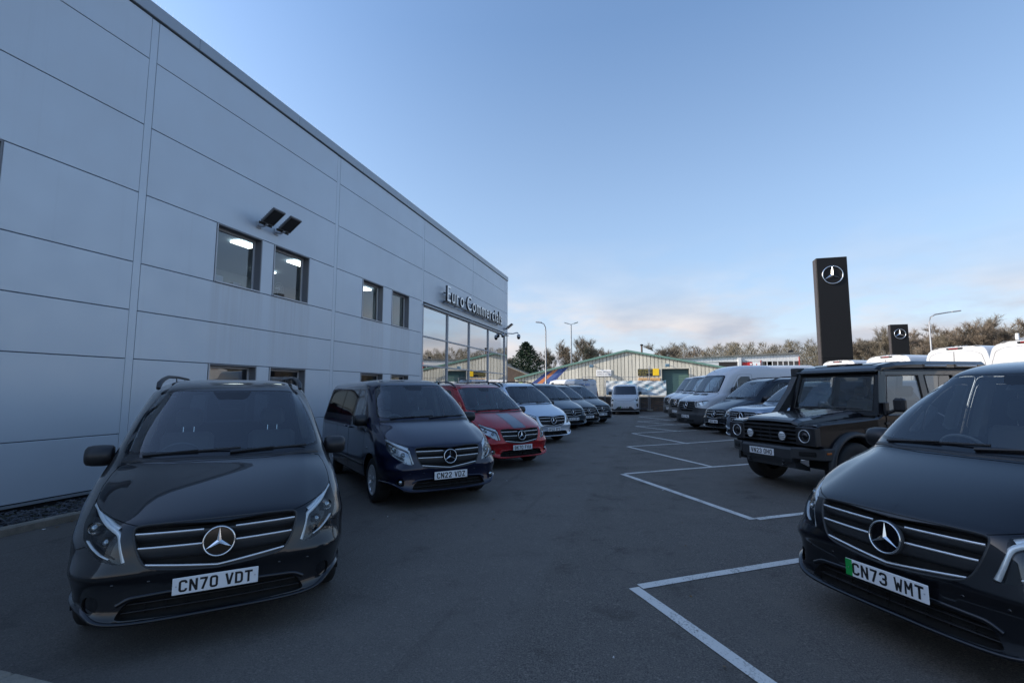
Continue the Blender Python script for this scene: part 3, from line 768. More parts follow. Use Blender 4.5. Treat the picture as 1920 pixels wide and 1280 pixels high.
def build_vito():
    S = Surf(fill_grid(VITO, 5.14, VITO_Y, VITO_R, -4.86, last_x=(-2.95, -4.5)), subu=4, subv=5)
    FR = dict(w=(0, 1, 1), vr=(0, .42), ur=(0, .57)); SD = dict(w=(1, 0, 1), vr=(.26, .80)); 
    yz = lambda L: [(0, y, z) for y, z in L]; xz = lambda L: [(x, .9, z) for x, z in L]
    # wheel arches
    arches = []
    for cx in (-.895, -4.095):
        a = [(cx+.40*cos(t), .335+.405*sin(t)) for t in np.linspace(-.35, pi+.35, 30)]
        SDa = dict(w=(1, 0, 1), vr=(.2, .95))
        uv = S.curve(xz(a), False, .03, **SDa); uv = np.r_[[[0, uv[0, 1]]], uv, [[0, uv[-1, 1]]]]
        S.cut('arch', uv); arches.append(uv)
    # lamps, grille, intake, fog lamps
    lampo = [(.535,.628),(.562,.70),(.585,.785),(.580,.857),(.63,.880),(.685,.910),(.74,.950),(.775,.985),(.803,1.00),(.823,.985),(.828,.93),(.846,.846),(.822,.775),(.76,.705),(.675,.652),(.60,.630)]
    lamp = S.curve(yz(lampo), True, .012, .02, **FR); S.cut('lamp', lamp)
    gr = [(0,.863),(.25,.862),(.45,.858),(.505,.850),(.512,.82),(.495,.74),(.465,.66),(.43,.606),(.37,.582),(.20,.558),(0,.540)]
    grille = S.curve(yz(gr), False, .012, .03, **FR); grille[0, 1] = 0; grille[-1, 1] = 0
    S.cut('grille', grille)
    it = [(0,.402),(.30,.402),(.49,.392),(.53,.370),(.565,.315),(.575,.290),(.52,.279),(.30,.270),(0,.267)]
    intake = S.curve(yz(it), False, .015, .02, **FR); intake[0, 1] = 0; intake[-1, 1] = 0; S.cut('intake', intake)
    fog = S.curve(yz([(.718+.052*cos(t), .388+.05*sin(t)) for t in np.linspace(0, 2*pi, 20)[:-1]]), True, .02, **FR); S.cut('fog', fog)
    # bonnet edge
    bo = [(0,0,.868),(-.08,.35,.867),(-.10,.50,.868),(-.16,.575,.876),(-.25,.66,.90),(-.40,.775,.96),(-.52,.83,1.0),(-.72,.825,1.065),(-.92,.805,1.125),(-1.02,.775,1.16),(-.93,.60,1.185),(-.86,.30,1.188),(-.85,0,1.188)]
    bonnet = S.curve(bo, False, .02, .02, vr=(0, .42), ur=(.2, .75)); bonnet[0, 1] = 0; bonnet[-1, 1] = 0
    S.cut('bonnet', bonnet)
    # wind screen: black band, then clear glass
    WS = dict(w=(.02, 1, 1), vr=(0, .42), ur=(.5, .95))
    def ws(g, lo, hi):
        return [(-1.4,0,lo),(-1.4,.45,lo+.002),(-1.4,.66-g,lo+.004),(-1.4,.775-g,lo+.020),(-1.4,.770-g,lo+.09),(-1.4,.730-g,1.50),(-1.4,.685-g,1.66),(-1.4,.655-g,hi-.045),(-1.4,.61-g,hi-.014),(-1.4,.45,hi),(-1.4,.2,hi),(-1.4,0,hi)]
    band = S.curve(ws(0, 1.232, 1.802), False, .03, .02, **WS); band[0, 1] = 0; band[-1, 1] = 0; S.cut('band', band)
    clear = S.curve(ws(.018, 1.250, 1.785), False, .03, .04, **WS); clear[0, 1] = 0; clear[-1, 1] = 0; S.cut('screen', clear)
    fr = S.curve([(-1.4,0,1.70),(-1.4,.10,1.70),(-1.4,.135,1.715),(-1.4,.175,1.783),(-1.4,0,1.783)], False, .02, .01, **WS); fr[0,1] = 0; fr[-1,1] = 0; S.cut('band', fr)
    # side: front door, sliding door, quarter glass
    door = [(-1.34,.30),(-1.30,.62),(-1.325,1.0),(-1.40,1.25),(-1.80,1.60),(-1.98,1.745),(-2.16,1.775),(-2.37,1.775),(-2.37,.30)]
    S.cut('door', S.curve(xz(door), True, .03, .06, **SD))
    S.cut('slide', S.curve(xz([(-2.385,.30),(-2.385,1.775),(-3.38,1.775),(-3.38,.30)]), True, .03, .06, **SD))
    S.cut('belt', S.curve(xz([(-1.55,1.245),(-2.20,1.245),(-4.86,1.26),(-4.80,1.50),(-4.70,1.725),(-2.16,1.735),(-2.02,1.72),(-1.80,1.535)]), True, .03, .05, w=(1,0,1), vr=(.26,.82)))
    glasses = [[(-1.585,1.27),(-1.76,1.27),(-1.76,1.47),(-1.72,1.44)], [(-1.785,1.27),(-2.31,1.27),(-2.31,1.70),(-2.09,1.70),(-1.95,1.63),(-1.785,1.49)],
               [(-2.43,1.275),(-3.33,1.275),(-3.33,1.70),(-2.43,1.70)], [(-3.43,1.28),(-4.78,1.29),(-4.72,1.50),(-4.63,1.69),(-3.43,1.70)]]
    for i, g in enumerate(glasses): S.cut('glass%d' % i, S.curve(xz(g), True, .03, .05, w=(1,0,1), vr=(.26,.82)))
    S.cut('reglass', S.curve([(-5,.0,1.25),(-5,.66,1.25),(-4.93,.60,1.70),(-4.93,0,1.72)], False, .04, .05, vr=(.75, 1)))
    S.cuts[-1][1][0, 1] = S.nv-1; S.cuts[-1][1][-1, 1] = S.nv-1
    # shut lines
    S.seam('gap', bonnet, .007)
    for c in [n for n in S.cuts if n[0] in ('door', 'slide')]:
        S.seam('gap', np.r_[c[1], c[1][:1]], .008)
    S.seam('gap', S.curve(yz([(.79,.73),(.86,.70)]), False, .02, **FR), .005)
    S.triangulate()
    root = bpy.data.objects.new('van', None); COL.objects.link(root)
    P = PAINT0
    S.part('body', [''], P, root)
    S.part('bonnet', ['bonnet'], P, root)
    S.part('window_surround', ['belt'], M['gloss_black'], root)
    S.part('panel_gap', ['gap'], M['void'], root, off=-.006)
    for sd in 'LR':
        S.part('front_door', ['door'], P, root, sd); S.part('sliding_door', ['slide'], P, root, sd)
        for i in range(4): S.part('side_window', ['glass%d' % i], M['side_glass'] if i < 2 else M['privacy_glass'], root, sd, off=-.002)
    S.part('windscreen', ['screen'], M['windscreen'], root)
    S.part('screen_border', ['band'], M['gloss_black'], root)
    S.part('rear_window', ['reglass'], M['privacy_glass'], root)
    # mirror-camera pod behind the glass
    g = MB(); g.prism([(-1.705,1.735),(-1.66,1.70),(-1.62,1.655),(-1.78,1.655),(-1.80,1.74)], 1, -.13, .13, M['black_plastic'])
    g.box((-1.74, -.11, 1.575), (-1.70, .11, 1.645), M['black_plastic'], bev=.015); g.build('rear_view_mirror', root)
    # --- headlights
    for sd, sg in (('L', 1), ('R', -1)):
        hl = S.part('headlight', ['lamp'], M['lamp_glass'], root, sd, off=.001)
        S.part('housing', ['lamp'], M['lamp_inner'], hl, sd, off=-.055)
        g = MB(); S.wall(g, lamp, -.001, -.055, M['grille_black'], sd); g.build('surround', hl)
        # daytime strip: along the top, then down the inner edge
        g = MB()
        top = [(.812,.968),(.775,.945),(.74,.912),(.69,.874),(.64,.846),(.60,.822),(.585,.79),(.574,.73),(.556,.665),(.548,.642)]
        uv = S.curve(yz(top), False, .015, .02, **FR); S.ribbon(g, uv, [(.018,-.030),(.016,-.010),(-.009,-.006),(-.011,-.030)], M['lamp_white'], sd)
        g.build('daytime_light', hl)
        g = MB(); q = [(.80,.985),(.765,.962),(.72,.928),(.67,.898),(.62,.872),(.595,.860)]
        uv = S.curve(yz(q), False, .012, 0, **FR); S.ribbon(g, uv, [(-.004,-.030),(-.004,-.012),(.028,-.014),(.028,-.03)], M['lamp_white'], sd)
        for i in range(3, len(uv)-2, 5):
            p = S.at(uv[i:i+1])[0]; nn = S.nrm(uv[i:i+1])[0]; p = p-nn*.016
            g.box((-.004, -.0025, -.016), (.004, .0025, .016), M['chrome'], Matrix.Translation((p[0], p[1]*sg, p[2]-.012)))
        g.build('indicator_strip', hl)
        g = MB(); uv = S.curve(yz([(.806,.765),(.76,.722),(.71,.690),(.645,.665)]), False, .015, .02, **FR); S.ribbon(g, uv, [(.004,-.03),(.003,-.012),(-.003,-.012),(-.004,-.03)], M['lamp_white'], sd); g.build('lower_trim', hl)
        for (y, z, r) in ((.765, .828, .042), (.668, .758, .036)):
            uv = S.near([(0, y, z)], **FR); p = S.at(uv)[0]; 
            g = MB(); T = (p[0]-.05, p[1]*sg, p[2])
            g.lathe([(r, .0), (r*.98, -.01), (r*.7, -.035), (.0, -.045)], M['chrome'], 20, 'x', T)
            g.lathe([(r*.62, .004), (r*.55, .016), (r*.3, .026), (0, .030)], M['lens'], 16, 'x', T)
            g.build('lamp_unit', hl)
        # fog lamp
        g = S.part('fog_lamp', ['fog'], M['gloss_black'], root, sd, off=-.012)
        h = MB(); S.wall(h, fog, .004, -.012, M['black_plastic'], sd); p = S.at(fog).mean(0)
        h.lathe([(.030, .0), (.026, .006), (0, .009)], M['lens'], 16, 'x', (p[0]+.0, p[1]*sg, p[2])); h.build('lens', g)
    # --- grille: recess, louvres with bright edges
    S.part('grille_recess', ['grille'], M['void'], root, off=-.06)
    g = MB()
    S.wall(g, grille, .0, -.06, M['grille_black'], closed=False)
    S.ribbon(g, grille, [(-.004,-.012),(-.002,.002),(.006,.003),(.012,-.004)], M['grille_black'])
    gf = g.build('grille', root)
    def gedge(z):      # half width of the opening at height z
        zz = [p[1] for p in gr][::-1]; yy = [p[0] for p in gr][::-1]
        return float(np.interp(z, zz[1:], yy[1:]))-.012
    bars = [(.806, .800), (.716, .708), (.610, .556)]; prev = .852
    for bi, (ze, zc) in enumerate(bars):
        ye = (.500, .478, .428)[bi]
        ys = np.linspace(0, ye, 26); zs = zc+(ze-zc)*(ys/ye)**(1.3 if bi < 2 else 1.05)
        uv = S.near([(0, y, z) for y, z in zip(ys, zs)], **FR); uv[0, 1] = 0
        hgt = (.048, .078, .088)[bi]
        l = MB(); S.ribbon(l, uv, [(.004,-.012),(-.006,-.010),(-hgt*.5,-.017),(-hgt+.010,-.036),(-hgt-.002,-.055)], M['grille_black']); l.build('louvre', gf)
        a = 0 if bi == 2 else 5
        for sd in (('both',) if bi == 2 else ('L', 'R')):
            c = MB(); S.ribbon(c, uv[a:], [(.009,-.014),(.008,-.003),(.003,.001),(-.003,-.001),(-.005,-.010)], M['bright_trim'], sd); c.build('chrome_bar', gf)
    uv = S.near([(0, 0, .718)], **FR); p = S.at(uv)[0]
    star_badge(root, (p[0]+.022, 0, .718), (1, 0, .12), (-.12, 0, 1), .098)
    # --- intake, lip, plate
    S.part('intake_recess', ['intake'], M['void'], root, off=-.07)
    g = MB(); S.wall(g, intake, 0, -.07, M['black_plastic'], closed=False)
    for z, w in ((.362, .52), (.318, .55)):
        uv = S.near([(0, y, z) for y in np.linspace(0, w, 16)], **FR); uv[0, 1] = 0; S.ribbon(g, uv, [(.006,-.055),(.003,-.030),(-.003,-.030),(-.006,-.055)], M['black_plastic'])
    for y in np.arange(.06, .50, .12):
        for z in (.345, .305):
            uv = S.near([(0, y, z)], **FR); p = S.at(uv)[0]
            for s2 in (1, -1): g.box((p[0]-.06, s2*y-.003, z-.018), (p[0]-.045, s2*y+.003, z+.018), M['void'])
    g.build('lower_grille', root)
    g = MB(); uv = S.curve(yz([(0,.418),(.30,.418),(.505,.408),(.57,.372)]), False, .02, .03, **FR); uv[0, 1] = 0
    S.ribbon(g, uv, [(.012,-.002),(.010,.010),(-.006,.012),(-.016,.003),(-.018,-.004)], P); g.build('bumper_blade', root)
    g = MB(); uv = np.c_[np.full(40, .62), np.linspace(0, 4.9, 40)]
    S.ribbon(g, uv, [(.012,-.01),(.010,.014),(.002,.020),(-.008,.016),(-.010,-.004)], P); g.build('bumper_lip', root)
    number_plate(root, 'CN70 VDT', (.031, 0, .457), (0, 1, 0), (0, 0, 1), (1, 0, 0))
    # parking sensors
    for y in (.40, .60):
        for sg in (1, -1):
            uv = S.near([(0, y, .50)], **FR); p = S.at(uv)[0]; g = MB(); g.lathe([(.010, .0), (.009, .0025), (0, .003)], P, 12, 'x', (p[0], sg*p[1], p[2])); g.build('parking_sensor', root)
    # --- wipers and scuttle
    for (y0, y1, z1) in ((-.62, .10, 1.262), (.02, .66, 1.255)):
        g = MB(); pv = S.at(S.near([(0, abs(y0), 1.236)], w=(0,1,1), vr=(0,.36), ur=(.5,.8)))[0]; tp = S.at(S.near([(0, abs(y1), z1)], w=(0,1,1), vr=(0,.36), ur=(.5,.8)))[0]
        a = Vector((pv[0]+.012, y0, pv[2]+.006)); b = Vector((tp[0]+.016, y1, tp[2]+.01))
        g.tube([a, a.lerp(b, .55)+Vector((.012, 0, .012))], [.012, .007], M['black_plastic'], 6)
        bl = [a.lerp(b, t) for t in (.12, .4, .7, 1.0)]; g.tube([p+Vector((.004, 0, .002)) for p in bl], .007, M['black_plastic'], 6, flat=1.6); g.build('wiper', root)
    g = MB(); uv = S.curve([(-.88,0,1.20),(-.91,.5,1.20),(-1.0,.70,1.195),(-1.05,.765,1.19)], False, .03, .03, vr=(0,.36), ur=(.5,.8)); uv[0, 1] = 0
    S.ribbon(g, uv, [(.028,-.004),(.024,.003),(-.012,.003),(-.016,-.004)], M['black_plastic']); g.build('scuttle', root)
    # --- mirrors, handles, side trim
    for sd, sg in (('L', 1), ('R', -1)):
        mm = mirror_mb(sg, -1.40, .83*sg, 1.215, .205, .185, .20).build('mirror', root)
        g = MB(); g.box((-1.475, min(.935*sg, 1.09*sg), 1.15), (-1.463, max(.935*sg, 1.09*sg), 1.28), M['chrome']); g.build('mirror_glass', mm)
        for hx in (-2.22, -2.52):
            g = MB(); uv = S.near([(hx, .95, 1.07)], **SD); p = S.at(uv)[0]; y = p[1]*sg
            g.tube([(hx-.09, y+.0*sg, 1.07), (hx-.07, y+.035*sg, 1.07), (hx+.07, y+.035*sg, 1.07), (hx+.09, y, 1.07)], .013, P, 8); g.build('door_handle', root)
        g = MB(); uv = S.curve(xz([(-1.32,.52),(-3.62,.52)]), False, .1, **SD); S.ribbon(g, uv, [(.022,0),(.018,.010),(-.018,.010),(-.022,0)], M['black_plastic'], sd); g.build('rub_strip', root)
        g = MB(); uv = S.near([(-1.10, .9, .80)], **SD); p = S.at(uv)[0]; g.lathe([(.016, .0), (.013, .008), (0, .010)], M['lens'], 10, 'y', (p[0], p[1]*sg, p[2])) if sg > 0 else g.lathe([(.016, .0), (.013, -.008), (0, -.010)], M['lens'], 10, 'y', (p[0], p[1]*sg, p[2])); g.build('side_repeater', root)
    # --- roof rails
    for sg in (1, -1):
        g = MB(); pts = [(-1.92, .665, 1.805), (-2.02, .668, 1.862), (-2.16, .655, 1.902), (-2.40, .64, 1.935), (-3.2, .63, 1.945), (-4.2, .62, 1.94), (-4.55, .62, 1.915), (-4.72, .62, 1.875)]
        g.tube([(x, y*sg, z) for x, y, z in pts], [.020, .027, .025, .021, .020, .020, .018, .010], M['black_plastic'], 8, flat=.8)
        for x in (-2.95, -3.85): g.box((x-.06, sg*.60-.02, 1.84), (x+.06, sg*.66+(-.02 if sg > 0 else .04), 1.935), M['black_plastic'], bev=.012)
        g.build('roof_rail', root)
    # --- cabin
    g = MB(); g.prism([(-.98,1.18),(-1.10,1.215),(-1.42,1.20),(-1.46,1.02),(-1.30,.70),(-.95,.70)], 1, -.74, .74, M['dash'], bev=.02); g.box((-1.46, -.60, 1.14), (-1.30, -.20, 1.225), M['dash'], bev=.02); g.build('dashboard', root)
    steering(root, -1.56, -.40, 1.12)
    for y in (-.42, .42): seat_mb(-2.0, y).build('seat', root)
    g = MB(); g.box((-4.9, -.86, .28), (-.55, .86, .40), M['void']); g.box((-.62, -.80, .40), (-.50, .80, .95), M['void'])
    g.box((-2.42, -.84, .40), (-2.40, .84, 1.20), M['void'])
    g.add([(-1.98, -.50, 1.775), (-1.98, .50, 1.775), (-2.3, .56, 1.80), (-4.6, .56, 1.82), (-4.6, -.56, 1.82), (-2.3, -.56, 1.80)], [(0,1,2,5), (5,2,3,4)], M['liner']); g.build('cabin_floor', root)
    for sg in (1, -1):
        g = MB(); g.hexa([(-2.46, sg*.76, 1.2), (-2.36, sg*.76, 1.2), (-2.36, sg*.84, 1.2), (-2.46, sg*.84, 1.2), (-2.46, sg*.62, 1.74), (-2.36, sg*.62, 1.74), (-2.36, sg*.70, 1.74), (-2.46, sg*.70, 1.74)], M['liner']); g.build('door_pillar', root)
        for x in (-.895, -4.095):
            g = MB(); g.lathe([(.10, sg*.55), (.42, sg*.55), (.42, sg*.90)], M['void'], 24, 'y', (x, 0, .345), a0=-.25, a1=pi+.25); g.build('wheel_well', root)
    make_wheels(root, (-.895, -4.095), .335, .225, .915)
    return root, S

# ================================================================ the lot's ground: a gentle fall with soft undulation
GX, GY = 0.0158, 0.0062
VEH = {  # nose x, nose y, ground z at the nose, heading, slopes
 'v1': (-3.015,2.867,-0.073,-45.00,0.0003,-0.0011), 'v2': (-2.890,6.741,0.031,-42.90,0.0127,-0.0036),
 'v3': (-2.831,10.606,-0.003,-39.18,0.0099,0.0010), 'v4': (-2.995,15.054,0.046,-40.50,0.0068,0.0129),
 'v5': (-3.079,19.602,0.095,-39.70,0.0119,0.0089), 'v6': (-2.731,21.850,0.073,-36.30,0.0141,0.0024),
 'v7': (-2.343,23.887,0.094,-39.70,0.0168,0.0016), 'v8': (1.435,3.823,0.059,-146.64,0.0111,0.0063),
 'v9': (2.032,18.399,0.182,-152.43,0.0290,-0.0011),
 'off': (1.80,9.15,None,-146.5,GX,GY), 'pick': (2.23,14.20,None,-154.5,GX,GY),
 'spA': (1.25,21.0,None,-151.0,GX,GY), 'spH': (1.02,24.9,None,-151.5,GX,GY), 'spB': (0.84,28.5,None,-152.0,GX,GY),
 'mx': (-1.72,31.3,None,-90.0,GX,GY),
}
WB = {'off': 2.92, 'pick': 3.15, 'spA': 3.67, 'spH': 3.67, 'spB': 3.67, 'mx': 2.9}
def plane_z(x, y):
    fx = GX*max(-14., min(x, 16.)); fy = GY*max(-20., min(y, 34.))
    return fx+fy
def frame(key):
    x, y, z, th, gx, gy = VEH[key]
    if z is None: z = plane_z(x, y)
    th = radians(th); n = Vector((-gx, -gy, 1)).normalized(); X = Vector((cos(th), sin(th), 0)); X = (X-n*X.dot(n)).normalized(); Y = n.cross(X)
    return Matrix(((X.x, Y.x, n.x, x), (X.y, Y.y, n.y, y), (X.z, Y.z, n.z, z), (0, 0, 0, 1)))
_pts = []
for k in VEH:
    F = frame(k); wb = WB.get(k, 3.2)
    for lx in (-.895, -.895-wb):
        for ly in (.86, -.86):
            p = F @ Vector((lx, ly, 0)); _pts.append((p.x, p.y, p.z-plane_z(p.x, p.y)))
for p in ((0, 0, 0), (0, 4, 0), (0, 9, 0), (-.5, 14, 0), (-.5, 19, 0), (-.5, 25, 0), (3, -4, 0), (-3, -3, 0), (-7.7, 3, 0), (-7.7, 9, 0), (-7.7, 15, 0), (-7.7, 22, 0), (0, 33, 0), (5, 33, 0), (-5, 33, 0)): _pts.append(p)
_P = np.array(_pts); _R = 1.5
def _phi(d2): return np.exp(-d2/(2*_R*_R))
_A = _phi(((_P[:, None, :2]-_P[None, :, :2])**2).sum(2)); _W = np.linalg.solve(_A+np.eye(len(_P))*.02, _P[:, 2])
def gz(x, y):
    d2 = (_P[:, 0]-x)**2+(_P[:, 1]-y)**2
    return plane_z(x, y)+float((_phi(d2)*_W).sum())
def place(o, key):
    o.matrix_world = frame(key)

# ================================================================ large panel van
def sprinter_rows(H):
    F = [
     six([(-.05,0),(-.05,.17),(-.07,.55),(-.13,.78),(-.27,.92),(-.52,.965)], .235),
     six([(.0,0),(.0,.17),(-.02,.56),(-.09,.79),(-.24,.935),(-.50,.98)], .30),
     six([(.0,0),(.0,.17),(-.02,.57),(-.09,.80),(-.24,.945),(-.50,.985)], .46),
     six([(.0,0),(.0,.17),(-.02,.57),(-.09,.80),(-.24,.945),(-.50,.99)], .60),
     six([(-.03,0),(-.03,.17),(-.05,.57),(-.12,.79),(-.27,.94),(-.54,.99)], .68),
     six([(-.04,0),(-.04,.17),(-.06,.57),(-.14,.78),(-.30,.93),(-.60,.995)], .85),
     six([(-.06,0),(-.06,.17),(-.08,.56),(-.17,.77),(-.36,.92),(-.68,.995)], 1.02),
     six([(-.10,0,1.13),(-.10,.17,1.13),(-.125,.55,1.13),(-.22,.75,1.13),(-.42,.905,1.15),(-.76,.985,1.16)]),
     six([(-.20,0,1.20),(-.20,.17,1.20),(-.23,.55,1.20),(-.33,.74,1.20),(-.52,.89,1.22),(-.86,.98,1.23)]),
     six([(-.42,0,1.29),(-.42,.17,1.29),(-.45,.55,1.285),(-.53,.73,1.285),(-.70,.875,1.29),(-.98,.97,1.30)]),
     six([(-.70,0,1.38),(-.70,.17,1.38),(-.72,.57,1.375),(-.78,.74,1.37),(-.92,.865,1.37),(-1.12,.955,1.37)]),
     six([(-.84,0,1.44),(-.84,.17,1.44),(-.86,.60,1.44),(-.92,.745,1.44),(-1.03,.845,1.44),(-1.21,.935,1.44)]),
     six([(-1.02,0,1.68),(-1.02,.17,1.68),(-1.04,.59,1.68),(-1.10,.72,1.68),(-1.20,.81,1.68),(-1.36,.90,1.68)]),
     six([(-1.26,0,1.98),(-1.26,.17,1.98),(-1.28,.57,1.98),(-1.34,.685,1.98),(-1.43,.77,1.98),(-1.57,.86,1.98)]),
     six([(-1.42,0,2.16),(-1.42,.17,2.16),(-1.44,.55,2.16),(-1.50,.665,2.16),(-1.59,.75,2.16),(-1.72,.835,2.16)]),
    ]
    top = [six([(-1.58,0,2.30),(-1.58,.17,2.30),(-1.60,.52,2.30),(-1.66,.635,2.29),(-1.75,.72,2.28),(-1.88,.80,2.27)]),
     six([(-1.85,0,2.47),(-1.85,.17,2.47),(-1.88,.48,2.46),(-1.94,.60,2.45),(-2.02,.685,2.43),(-2.14,.77,2.40)]),
     six([(-2.15,0,2.57),(-2.15,.15,2.57),(-2.18,.42,2.565),(-2.23,.54,2.555),(-2.30,.62,2.54),(-2.40,.70,2.52)]),
     six([(-2.5,0,2.61),(-2.5,.12,2.61),(-2.53,.30,2.61),(-2.57,.38,2.605),(-2.62,.44,2.60),(-2.7,.50,2.595)]),
     six([(-2.8,0,2.62),(-2.8,.08,2.62),(-2.82,.14,2.62),(-2.85,.17,2.62),(-2.88,.19,2.62),(-2.93,.22,2.62)])]
    k = (H-2.16)/(2.62-2.16)
    for r in top: F.append([(x, y, 2.16+(z-2.16)*k) for x, y, z in r])
    Y = [(.24,.965),(.45,.99),(.8,1.0),(1.15,.995),(1.30,.985),(1.42,.955),(1.68,.915),(1.98,.875),(2.16,.85)]+[(2.16+(z-2.16)*k, y) for z, y in ((2.28,.825),(2.40,.79),(2.52,.72),(2.595,.52),(2.62,.22))]
    Rr = [(.2,.06),(.5,0),(1.4,.02),(2.0,.06),(H-.12,.10),(H,.22)]
    return F, Y, Rr

def build_sprinter(H, rear_text=None, plain=False):
    F, Y, Rr = sprinter_rows(H)
    L = 5.93
    S = Surf(fill_grid(F, L, Y, Rr, -5.72, last_x=(-3.1, -5.3)), subu=2, subv=3)
    FR = dict(w=(0, 1, 1), vr=(0, .42), ur=(0, .6)); SD = dict(w=(1, 0, 1), vr=(.26, .80)); RR = dict(w=(0, 1, 1), vr=(.74, 1))
    yz = lambda P: [(0, y, z) for y, z in P]; xz = lambda P: [(x, .9, z) for x, z in P]; rz = lambda P: [(-L, y, z) for y, z in P]
    for cx in (-1.0, -4.67):
        uv = S.curve(xz([(cx+.42*cos(t), .345+.43*sin(t)) for t in np.linspace(-.3, pi+.3, 22)]), False, .05, w=(1,0,1), vr=(.2,.95))
        S.cut('arch', np.r_[[[0, uv[0, 1]]], uv, [[0, uv[-1, 1]]]])
    bum = S.curve(yz([(0,1.125),(.53,1.125),(.60,.90),(.985,.84),(.985,.30)]), False, .03, .03, **FR); bum = np.r_[[[bum[0,0], 0]], bum[1:], [[0, bum[-1, 1]]], [[0, 0]]]
    S.cut('bumper', bum)
    lamp = S.curve(yz([(.565,1.115),(.72,1.13),(.86,1.165),(.915,1.17),(.925,1.10),(.90,.99),(.78,.945),(.62,.93)]), True, .03, .03, **FR); S.cut('lamp', lamp)
    gr = [(0,1.10),(.505,1.10),(.50,.98),(.43,.76),(.38,.73),(0,.72)]
    grille = S.curve(yz(gr), False, .025, .04, **FR); grille[0, 1] = 0; grille[-1, 1] = 0; S.cut('grille', grille)
    WS = dict(w=(.02, 1, 1), vr=(0, .42), ur=(.45, .85))
    def ws(g, lo, hi): return [(-1,0,lo),(-1,.60,lo),(-1,.79-g,lo+.01),(-1,.80-g,lo+.06),(-1,.765-g,1.75),(-1,.725-g,2.0),(-1,.70-g,hi-.05),(-1,.66-g,hi-.01),(-1,.5,hi),(-1,0,hi)]
    for nm, g, lo, hi in (('band', 0, 1.455, 2.155), ('screen', .03, 1.49, 2.11)):
        c = S.curve(ws(g, lo, hi), False, .05, .04, **WS); c[0, 1] = 0; c[-1, 1] = 0; S.cut(nm, c)
    S.cut('bonnet', S.curve([(-.16,0,1.17),(-.18,.5,1.17),(-.30,.70,1.18),(-.50,.83,1.21),(-.80,.86,1.33),(-1.03,.82,1.405),(-.82,.6,1.425),(-.80,0,1.425)], False, .04, .03, vr=(0,.42), ur=(.2,.7))); S.cuts[-1][1][0,1] = 0; S.cuts[-1][1][-1,1] = 0
    bc = S.cuts[-1][1]
    door = S.curve(xz([(-1.42,.36),(-1.36,.8),(-1.38,1.36),(-1.62,1.80),(-1.90,2.14),(-2.0,2.17),(-2.52,2.17),(-2.52,.36)]), True, .06, .06, **SD); S.cut('door', door)
    S.cut('glassA', S.curve(xz([(-1.50,1.36),(-1.80,1.38),(-1.80,1.92),(-1.62,1.62)]), True, .05, .04, **SD))
    S.cut('glassB', S.curve(xz([(-1.835,1.38),(-2.42,1.40),(-2.42,2.08),(-2.03,2.08),(-1.835,1.95)]), True, .05, .06, **SD))
    S.seam('gap', bc, .010); S.seam('gap', np.r_[door, door[:1]], .010)
    for zz in (2.05, 1.10): S.seam('gap2', S.curve(xz([(-2.65,zz),(-5.7,zz)]), False, .2, **SD), .008)  # flank creases: flush lines with their shade painted in
    for xx in (-3.9,): S.seam('gap', S.curve(xz([(xx,.36),(xx,2.14)]), False, .1, **SD), .009)
    # tail: doors outline, centre seam, lamps
    td = S.curve(rz([(0,H-.16),(.45,H-.17),(.66,H-.26),(.80,2.0),(.86,1.3),(.87,.55),(0,.55)]), False, .06, .06, **RR); td[0,1] = S.nv-1; td[-1,1] = S.nv-1; S.cut('tail_door', td)
    S.seam('gap', td, .012)
    S.seam('gap', S.curve(rz([(.008,.56),(.008,H-.17)]), False, .1, **RR), .010)
    S.seam('gap2', S.curve(rz([(.02,2.02),(.72,2.02)]), False, .1, **RR), .012)
    S.cut('rlamp', S.curve(rz([(.885,.80),(.955,.80),(.93,1.45),(.875,1.45)]), True, .05, .02, w=(0,1,1), vr=(.70,.95)))
    S.triangulate()
    root = bpy.data.objects.new('van', None); COL.objects.link(root); P = M['paint_white']
    S.part('body', ['', 'gap2'], {'': P, 'gap2': M['white_shade']}, root); S.part('bonnet', ['bonnet'], P, root); S.part('bumper', ['bumper'], M['grey_plastic'], root)
    S.part('panel_gap', ['gap'], M['void'], root, off=-.006)
    S.part('windscreen', ['screen'], M['windscreen'], root); S.part('screen_border', ['band'], M['gloss_black'], root); S.part('grille_recess', ['grille'], M['void'], root, off=-.05)
    for sd, sg in (('L', 1), ('R', -1)):
        S.part('front_door', ['door'], P, root, sd); S.part('rear_door', ['tail_door'], P, root, sd)
        for n in 'AB': S.part('side_window', ['glass'+n], M['side_glass'], root, sd, off=-.003)
        S.part('rear_lamp', ['rlamp'], M['red_lens'], root, sd)
        hl = S.part('headlight', ['lamp'], M['lamp_glass'], root, sd, off=.001); S.part('housing', ['lamp'], M['lamp_white'], hl, sd, off=-.05)
        for (y, z, r) in ((.70, 1.03, .05), (.82, 1.07, .05)):
            p = S.at(S.near([(0, y, z)], **FR))[0]; g = MB(); g.lathe([(r, 0), (r*.7, -.02), (0, -.03)], M['lens'], 14, 'x', (p[0]-.02, p[1]*sg, p[2])); g.build('lamp_unit', hl)
        mm = mirror_mb(sg, -1.50, .93*sg, 1.50, .20, .34, .20).build('mirror', root)
        p = S.at(S.near([(-2.38, .95, 1.22)], **SD))[0]; g = MB(); y = p[1]*sg; g.tube([(-2.47, y, 1.22), (-2.45, y+.03*sg, 1.22), (-2.31, y+.03*sg, 1.22), (-2.29, y, 1.22)], .014, M['grey_plastic'], 6); g.build('door_handle', root)
        g = MB(); uv = S.curve(xz([(-1.46,.62),(-4.2,.62)]), False, .2, **SD); S.ribbon(g, uv, [(.05,0),(.045,.014),(-.045,.014),(-.05,0)], M['grey_plastic'], sd); g.build('rub_strip', root)
